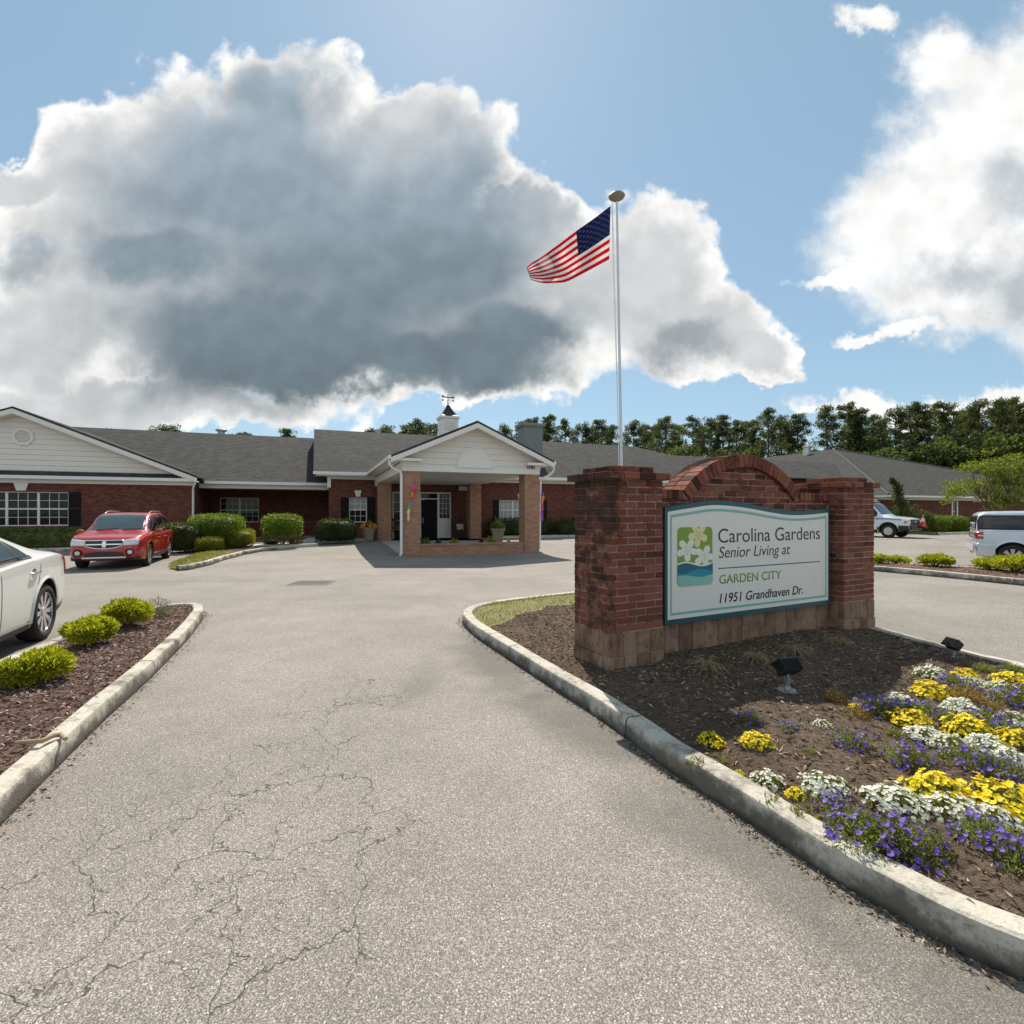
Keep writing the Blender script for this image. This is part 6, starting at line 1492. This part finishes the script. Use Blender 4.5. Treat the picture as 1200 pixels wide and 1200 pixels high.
p = gpos(401, 634); shrub('shrub', 'round dark shrub nearer the planter pot under the window beside the portico', 'shrub', (p.x, p.y-.3, p.z), (.75, .62, .56), 3, 'leaf_hedge', .07, 3400, 12, None, BA, .06)
# hedges right of the portico
q = bw(8.3, 8.7); shrub('hedge', 'dark clipped hedge under the window right of the portico door', 'hedge', (q.x, q.y, gz(q.y)+.1), (2.1, .55, .52), 5, 'leaf_hedge', .09, 4200, 13, None, BA, .07)
q = bw(13.1, 8.8); shrub('hedge', 'long dark clipped hedge along the wall left of the brick sign', 'hedge', (q.x, q.y, gz(q.y)+.1), (2.4, .5, .50), 5, 'leaf_hedge', .09, 4600, 14, None, BA, .06)
q = bw(10.9, 8.15); shrub('shrub', 'small round clipped shrub in front of the long dark hedge', 'shrub', (q.x, q.y, gz(q.y)+.1), (.55, .5, .38), 3, 'leaf_hedge', .08, 1800, 15, None, BA, .05)
q = bw(12.8, 8.3); shrub('shrub', 'pale green shrub poking above the long dark hedge by the left pillar', 'shrub', (q.x, q.y, gz(q.y)+.1), (.5, .5, .62), 2.5, 'leaf_bright', .09, 1500, 16, None, BA, .15)
q = bw(17.5, 8.7); shrub('hedge', 'dark hedge along the front hidden mostly by the brick sign', 'hedge', (q.x, q.y, gz(q.y)+.1), (1.9, .5, .48), 5, 'leaf_hedge', .09, 2500, 17, None, BA, .06)
# along the far wing
g_ = 'clipped hedges before the far wing'
for s, a, c, sd, lab in ((-16.4, 1.0, .58, 20, 'longest clipped bright green hedge before the far wing, beside the traffic cone'), (-14.45, .85, .56, 21, 'middle clipped bright green hedge under the narrow window of the far wing'), (-12.85, .45, .50, 22, 'smallest darkest clipped shrub right of the narrow window of the far wing')):
    q = fw(s, -19.9); shrub('hedge', lab, 'hedge', (q.x, q.y, gz(q.y)+.1), (a, .6, c), 5, 'leaf_bright' if sd != 22 else 'leaf_hedge', .11, 2400, sd, g_, BA, .05)
for s, sd, lab in ((-7.6, 23, 'little low plant against the far wing wall, left of the crape myrtle'), (-6.8, 24, 'little taller plant against the far wing wall near the crape myrtle trunk')):
    q = fw(s, -18.); shrub('ground_plant', lab, 'plant', (q.x, q.y, gz(q.y)+.1), (.35, .3, .22+.1*(sd-23)), 2, 'leaf_bright', .10, 350, sd, None)
# juniper: leaning pointed top over a loose skirt
def juniper():
    r = np.random.default_rng(31); Y = 36.; o = thing('juniper', 'dark ragged juniper with a leaning pointed top behind the white van', 'tree', (at(1060, Y), Y, gz(Y)+.08)); parts = []
    def cl(x, y, z, rr, n, up=.6):
        d = ball(n, r); V, F = cards(np.array([x, y, z])+d*rr*r.uniform(.2, 1, (n, 1)), .20, .05, r, dirs=d+np.array([-.3, 0, up]), spread=.8); parts.append((V, F, 0))
    for k in range(24): f = k/23; cl(-.75*f+r.normal(0, .07), r.normal(0, .1), 1.4+2.3*f, .42*(1-f)**.9+.07, 70)
    for k in range(56):
        a_ = r.uniform(0, 2*PI); q = r.uniform(.3, 1.)*2.0; cl(q*math.cos(a_)+.15, q*math.sin(a_)*.8, max(.3, 1.55-.55*q+r.normal(0, .22)), r.uniform(.25, .42), 75, .5)
    v, f, _ = merge(parts); link('foliage', tri_mesh('foliage', v, f, 'leaf_juniper'), o)
    mb = MB(); mb.tube([(0, 0, 0), (-.1, 0, 1.4), (-.6, 0, 3.4)], [.11, .08, .02], 8); mb.build('trunk', ['stem'], o, uv=False)
juniper()
# crape myrtle: several slim stems, fan of light leaves
def myrtle(px, Y, H, rad, seed, label):
    r = np.random.default_rng(seed); o = thing('crape_myrtle', label, 'tree', (at(px, Y), Y, gz(Y)+.08)); parts = []; mb = MB()
    for k in range(7):
        a_ = k*.9+r.uniform(-.2, .2); q = rad*r.uniform(.25, .5); top = np.array([q*math.cos(a_), q*math.sin(a_), H*r.uniform(.55, .7)])
        mb.tube([(.08*math.cos(a_), .08*math.sin(a_), 0), tuple(top*np.array([.35, .35, .45])), tuple(top)], [.07, .05, .022], 7)
        for j in range(9):
            e = top+np.array([r.normal(0, rad*.38), r.normal(0, rad*.38), r.uniform(-.12, .40)*H]); qh = math.hypot(e[0], e[1])
            if qh > rad: e[:2] *= rad/qh
            e[2] = min(e[2], H*(1.0-.25*(qh/rad)**2)); e[2] = max(e[2], H*.30+.3*qh)
            mb.tube([tuple(top*.8), tuple((top+e)/2+np.array([0, 0, .1])), tuple(e)], [.02, .014, .006], 5)
            for _ in range(3):
                c = e+r.normal(0, .24, 3)*np.array([1, 1, .7]); d = ball(60, r); V, F = cards(c+d*r.uniform(.1, .40, (60, 1))*np.array([1, 1, .5]), .12, .06, r, dirs=d+np.array([0, 0, .35]), spread=1.2); parts.append((V, F, 0))
    v, f, _ = merge(parts); link('crown', tri_mesh('crown', v, f, 'leaf_myrtle'), o); mb.build('trunk', ['stem'], o, smooth=True, uv=False)
myrtle(1170, 27.5, 4.3, 1.95, 41, 'light green crape myrtle fanning out behind the silver wagon')

# ------------------------------------------------------------------ pines beyond the roofs
def pine_proto(var):
    r = np.random.default_rng(100+var); H = 20.; mb = MB(); bx, by = r.normal(0, .35, 2)
    tr = lambda z: np.array([bx*(z/H)**2, by*math.sin(z/H*2.4), z]); mb.tube([tuple(tr(z)) for z in np.linspace(0, H*.96, 9)], [.27*(1-.82*k/8) for k in range(9)], 8)
    parts = []; z0 = H*(.44, .36, .5, .40, .30)[var % 5]; nb = 38
    for k in range(nb):
        f = (k+r.uniform(-.9, .9))/nb; f = min(max(f, 0), 1); z = z0+(H-z0)*f*.98; reach = (3.1-.9*(var % 2))*(math.sin(PI*min(1, .16+.80*f))**.75)*r.uniform(.40, 1.2); a_ = k*2.4+r.normal(0, .4)
        b0 = tr(z); e = b0+np.array([reach*math.cos(a_), reach*math.sin(a_), reach*.28+r.normal(0, .25)]); mb.tube([tuple(b0), tuple((b0+e)/2+np.array([0, 0, -.08])), tuple(e)], [.07, .05, .02], 5, False)
        for j in range(4):
            c = b0+(e-b0)*r.uniform(.45, 1.08)+r.normal(0, .35, 3)*np.array([1, 1, .55]); rr = r.uniform(.34, .74); n = 50; d = ball(n, r)
            V, F = cards(c+d*np.array([1, 1, .62])*rr*r.uniform(.35, 1, (n, 1)), .38, .12, r, dirs=d+np.array([0, 0, .5]), spread=1.0); parts.append((V, F, 0))
    for k in range(5):                                               # dead lower snags
        z = z0*r.uniform(.55, .98); a_ = r.uniform(0, 6.28); b0 = tr(z); mb.tube([tuple(b0), tuple(b0+np.array([1.1*math.cos(a_), 1.1*math.sin(a_), .15]))], [.04, .012], 4)
    v, f, _ = merge(parts); return tri_mesh('crown', v, f, 'leaf_pine'), mb.mesh('trunk', ['stem'], smooth=True, uv=False)
PINES = [pine_proto(k) for k in range(5)]
def wood_proto(var):
    r = np.random.default_rng(200+var); H = 11.; mb = MB(); mb.tube([(0, 0, 0), (.1, .1, H*.4), (0, .2, H*.8)], [.2, .15, .05], 7); parts = []
    for k in range(46):
        a_ = r.uniform(0, 6.28); z = H*r.uniform(.18, .95); q = 2.6*math.sqrt(max(.06, 1-((z/H-.5)/.52)**2))*math.sqrt(r.uniform(.1, 1)); c = np.array([q*math.cos(a_), q*math.sin(a_), z]); rr = r.uniform(.7, 1.2); n = 62; d = ball(n, r)
        V, F = cards(c+d*rr*r.uniform(.4, 1, (n, 1))*np.array([1, 1, .75]), .42, .24, r, dirs=d+np.array([0, 0, .3]), spread=1.2); parts.append((V, F, 0))
        if k % 4 == 0: mb.tube([(0, .1, z*.5), tuple(c*np.array([.5, .5, 1])), tuple(c)], [.07, .05, .02], 4, False)
    v, f, _ = merge(parts); return tri_mesh('crown', v, f, 'leaf_wood'), mb.mesh('trunk', ['stem'], smooth=True, uv=False)
WOODS = [wood_proto(k) for k in range(3)]
def tree(kind, protos, px, Y, top_py, label, group, i, wid=1.):
    H = 1.7+(600-top_py)/600*Y; nat = 20.6 if kind == 'pine_tree' else 11.6; cr, tk = protos[i % len(protos)]
    o = thing(kind, label, 'tree', (at(px, Y), Y, 0.), random.uniform(0, 6.28), group); s = H/nat; o.scale = (s*wid, s*wid, s); link('crown', cr, o); link('trunk', tk, o)
gA = 'pines behind the left roofs'; gB = 'pines between the portico and the flagpole'; gC = 'pines between the flagpole and the far wing'; gD = 'tall pines behind the far wing'
i = 0
for px, y, Y, lab in ((200, 495, 92, 'round pine top alone above the left roof'), (341, 499, 90, 'broad pine top above the roof step left of the main block'), (120, 500.5, 95, 'tiny pine tip at the left end of the left roof ridge'), (284, 503, 96, 'tiny pine tip beside the round roof vent')):
    tree('pine_tree', PINES, px, Y, y, lab, gA, i, 1.25); i += 1
for px, y, Y in ((437, 499, 84), (455, 496, 88), (472, 494, 90), (490, 491, 86), (506, 493, 92), (518, 492, 88)): tree('pine_tree', PINES, px, Y, y, 'pine in the dark clump left of the cupola, behind the main roof', 'pines left of the cupola', i, 1.2); i += 1
for px, y, Y in ((590, 495, 96), (608, 490, 92), (622, 488, 95), (646, 482, 90), (661, 488, 98), (683, 493, 94), (702, 487, 92), (716, 496, 100), (634, 494, 104), (693, 497, 106)): tree('pine_tree', PINES, px, Y, y, 'pine in the row between the grey chimney and the flagpole', gB, i); i += 1
for px, y, Y in ((744, 490, 94), (756, 495, 100), (778, 486, 92), (790, 492, 98), (812, 484, 90), (832, 487, 95), (852, 482, 92), (866, 490, 100), (880, 488, 94), (899, 475, 88), (917, 484, 94), (934, 480, 90), (766, 496, 104), (822, 496, 104), (872, 492, 104), (925, 490, 106)): tree('pine_tree', PINES, px, Y, y, 'pine in the row between the flagpole and the hip roof peak of the far wing', gC, i); i += 1
for px, y, Y in ((965, 472, 86), (990, 471, 90), (1006, 474, 88), (1022, 483, 94), (1049, 474, 84), (1064, 472, 90), (1078, 470, 88), (1104, 465, 82), (1118, 476, 90), (1148, 465, 82), (1164, 464, 78), (1182, 464, 84), (1199, 466, 80), (1216, 462, 82), (1240, 460, 80), (1270, 462, 80), (998, 487, 103), (1036, 488, 100), (1090, 476, 98), (1132, 476, 97), (1190, 470, 95), (1140, 480, 101), (1174, 476, 100)): tree('pine_tree', PINES, px, Y, y, 'tall pine in the wood rising behind the far wing and the crape myrtle', gD, i, .95); i += 1
for px, y, Y in ((790, 520, 84), (803, 516, 82), (700, 515, 86), (1020, 525, 80), (1034, 510, 84), (1046, 520, 78), (1094, 512, 78), (1112, 505, 80), (1128, 518, 76), (1150, 500, 78), (1176, 505, 74), (1198, 500, 74), (1072, 515, 82), (940, 522, 84), (1008, 515, 86), (1225, 505, 74), (880, 520, 88), (850, 522, 86)):
    tree('broadleaf_tree', WOODS, px, Y, y, 'lighter green broadleaf tree in the undergrowth among the pine trunks', 'broadleaf trees under the pines', i, 1.1); i += 1
# low thicket at the foot of the wood: reads as one mass
V_ = []; 
r = np.random.default_rng(77); n = 16000; X = r.uniform(-75, 125, n); Yy = 98+r.uniform(-4, 6, n); Z = np.minimum(np.abs(r.normal(0, 3.6, n)), 6.5)*(1+.25*np.sin(X*.4)); d = ball(n, r)
V, F = cards(np.stack([X, Yy, Z], 1), 1.1, .6, r, dirs=d, spread=1.); struct('thicket', tri_mesh('thicket', V, F, 'leaf_wood'), 'stuff')

# ------------------------------------------------------------------ about the entrance
def in_b(s, t, z=0.): return bw(s, t, z)
def rocking_chair(s, t, rz, label):
    p = in_b(s, t, ZF+.0); o = thing('rocking_chair', label, 'chair', p, BA+rz, 'rocking chairs under the portico')
    mb = MB(); mb.box(-.27, -.24, .40, .27, .26, .44); mb.build('seat', ['black_metal'], o, bevel=.006)
    mb = MB(); mb.tube([(-.26, .24, .40), (-.26, .36, 1.12)], .022, 8); mb.tube([(.26, .24, .40), (.26, .36, 1.12)], .022, 8); mb.box(-.28, .335, 1.02, .28, .365, 1.14); mb.box(-.26, .25, .52, .26, .275, .57)
    for k in range(7): x = -.21+k*.07; mb.slab([(x-.018, .262, .57), (x+.018, .262, .57), (x+.018, .345, 1.03), (x-.018, .345, 1.03)], .012)
    mb.build('backrest', ['black_metal'], o)
    for x in (-.27, .27):
        mb = MB(); mb.tube([(x, -.22, .04), (x, -.22, .66)], .020, 8); mb.tube([(x, .24, .06), (x, .24, .42)], .020, 8); mb.build('leg', ['black_metal'], o, smooth=True)
        mb = MB(); mb.box(x-.04, -.27, .66, x+.04, .32, .685); mb.build('armrest', ['black_metal'], o, bevel=.004); mb = MB(); mb.tube([(x, -.42, .07), (x, -.2, .022), (x, .05, .018), (x, .3, .045), (x, .52, .12)], .018, 6); mb.build('rocker', ['black_metal'], o, smooth=True)
    return o
rocking_chair(4.55, 8.6, .1, 'black rocking chair with a pillow right of the entrance door'); rocking_chair(.62, 8.95, -.5, 'black rocking chair left of the entrance door, mostly behind the white downspout')
p = in_b(4.56, 8.68, ZF+.66); r = np.random.default_rng(3); mb = MB(); mb.grid(lambda u, v: ((u-.5)*.44, -.07*math.sin(PI*u)**.5*math.sin(PI*v)**.5, (v-.5)*.34), 10, 10); mb.grid(lambda u, v: ((u-.5)*.44, .07*math.sin(PI*u)**.5*math.sin(PI*v)**.5, (v-.5)*.34), 10, 10)
o = mb.build('pillow', ['pillow'], None, p, smooth=True); o.rotation_euler = (R(-12), 0, BA+.1); tag(o, 'tan pillow leaning on the black rocking chair right of the door', 'pillow')
def potted(loc, label, h, rt, seed, flowers=None, plant_h=.4, mat='terracotta'):
    r = np.random.default_rng(seed); o = thing('potted_plant', label, 'planter', loc, 0); mb = MB(); rb = rt*.62
    mb.lathe([(0, 0), (rb, 0), (rb*1.08, .05), (rb*.98, .08), (rt*.92, h*.86), (rt*1.06, h*.88), (rt*1.08, h), (rt*.96, h), (rt*.92, h*.92), (0, h*.92)], 22); mb.build('pot', [mat], o, smooth=True)
    d = ball(500, r); d[:, 2] = np.abs(d[:, 2]); V, F = cards(np.array([0, 0, h*.95])+d*np.array([rt*1.1, rt*1.1, plant_h*.7])*r.uniform(.2, 1, (500, 1)), .10, .035, r, dirs=d+np.array([0, 0, .6]), spread=.7); V2, F2 = cards(np.tile(np.array([[0, 0, h*.95]]), (24, 1)), plant_h, .05, r, dirs=d[:24]*.5+np.array([0, 0, 1.1]), spread=.3)
    v, f, _ = merge([(V, F, 0), (V2, F2, 0)]); link('foliage', tri_mesh('foliage', v, f, 'leaf_flower'), o)
    if flowers:
        d = ball(70, r); d[:, 2] = np.abs(d[:, 2]); V, F = petal_flowers(np.array([0, 0, h])+d*np.array([rt*1.15, rt*1.15, plant_h*.6]), d+np.array([0, -.5, .3]), .05, r); link('blossoms', tri_mesh('blossoms', V, F, flowers), o)
q = in_b(-.55, 7.55); potted((q.x, q.y, gz(q.y)+.10), 'squat planter pot with orange flowers left of the portico', .62, .36, 1, 'petal_orange', .4)
q = in_b(4.45, 1.9); potted((q.x, q.y, ZF), 'tall urn of yellow green foliage on the porch behind the right front column', .78, .30, 2, None, .5)
for k, (s, h, mat, lab) in enumerate(((.98, .32, 'leaf_flower', 'pale green plant next to the left column in the brick planter'), (1.5, .24, 'leaf_hedge', 'dark plant second from the left column in the brick planter'), (2.12, .28, 'leaf_gold', 'yellow green tuft in the middle of the brick planter'), (3.3, .2, 'leaf_hedge', 'small dark plant right of the middle of the brick planter'), (3.72, .34, 'leaf_gold', 'taller yellow green tuft toward the right column in the brick planter'), (4.5, .14, 'leaf_flower', 'low trailing plant beside the right column in the brick planter'))):
    q = in_b(s, .68, .38); r = np.random.default_rng(300+k); d = ball(260, r); d[:, 2] = np.abs(d[:, 2]); V, F = cards(d*np.array([h*.55, h*.55, h*.8])*r.uniform(.1, 1, (260, 1)), h*.36, .030, r, dirs=d+np.array([0, 0, .8]), spread=.6)
    tag(link('planter_plant', tri_mesh('planter_plant', V, F, mat), None, q), lab, 'plant', 'plants in the portico planter')
# windsocks on the front columns
for nm, c in (('sock_pink', (.75,.08,.28)), ('sock_red', (.70,.04,.04)), ('sock_orange', (.85,.30,.03)), ('sock_green', (.08,.42,.12)), ('sock_blue', (.08,.25,.60)), ('sock_cream', (.75,.68,.48)), ('sock_purple', (.26,.08,.40))): plain(nm, c, .7, var=.08)
def windsock(s, t, z, cols, label, lean_):
    p = in_b(s, t, z); o = thing('windsock', label, 'windsock', p, BA, 'windsocks on the portico columns'); mb = MB(); mb.tube([(0, .12, .16), (0, 0, .1), (0, 0, 0)], .008, 5); mb.build('hanger', ['black_metal'], o)
    for k, c in enumerate(cols):
        mb = MB(); z0 = -.02-k*.15
        def fn(u, v, k=k, z0=z0): zz = z0-.17*v; a_ = 2*PI*u; rr = .055*(1+.25*math.sin(3*a_+k))*(.7+.3*math.sin(v*2+k)); return (rr*math.cos(a_)+lean_*zz+.02*math.sin(k*2.1), rr*math.sin(a_)-.05, zz)
        mb.grid(fn, 14, 4); mb.build('sock_panel', [c], o, smooth=True, uv=False)
    mb = MB()
    for k in range(5):
        a_ = k*1.26; z0 = -.02-len(cols)*.15; x0 = .03*math.cos(a_)+lean_*z0; mb.box(x0-.014, .03*math.sin(a_)-.052, z0-.28-.05*(k % 2), x0+.014, .03*math.sin(a_)-.048, z0+.02)
    mb.build('streamer', [cols[-1]], o, uv=False)
windsock(.42, -.08, 2.75, ['sock_pink', 'sock_red', 'sock_orange', 'sock_red', 'sock_blue', 'sock_green', 'sock_cream'], 'pink, red and green windsock on the left front column of the portico', .22); windsock(5.78, .1, 2.55, ['sock_purple', 'sock_orange', 'sock_orange', 'sock_pink', 'sock_pink', 'sock_purple'], 'orange, pink and purple windsock on the right front column of the portico', .02)
# drain grate in the drive
p = G(366, 683.2); o = thing('drain_grate', 'slotted iron drain grate set in the asphalt drive', 'drain grate', (p.x, p.y, .004), .03); mb = MB()
mb.box(-.48, -.40, -.02, .48, -.36, .0055); mb.box(-.48, .36, -.02, .48, .40, .008); mb.box(-.48, -.36, -.02, -.45, .36, .008); mb.box(.45, -.36, -.02, .48, .36, .008)
for k in range(9): x = -.40+k*.0960; mb.box(x, -.36, -.02, x+.036, .36, .0055)
mb.build('grate', ['iron'], o); mb = MB(); mb.box(-.45, -.36, .0005, .45, .36, .0025); mb.build('pit_shade_plate', ['slot_shade'], o)  # black plate on the drive, its colour stands in for shade between the bars
# small weeds at the kerb
for px, py, k, lab in ((818, 890, 0, 'tiny green weed by the kerb at the left end of the bed'), (905, 935, 1, 'tiny green weed by the kerb below the small white clump'), (938, 948, 2, 'tiny green weed by the kerb below the small yellow clump'), (846, 888, 3, 'tiny weed beside the yellow seedling')):
    q = G(px, py, .165); r = np.random.default_rng(400+k); d = ball(40, r); d[:, 2] = np.abs(d[:, 2])+.3; V, F = cards(r.normal(0, .02, (40, 3))*np.array([1, 1, 0]), .06, .010, r, dirs=d, spread=.6); tag(link('weed', tri_mesh('weed', V, F, 'grass_green'), None, (q.x, q.y, soil_at(q.x, q.y))), lab, 'plant', 'weeds along the bed kerb')
# every thing with a group keeps it; nothing else is built
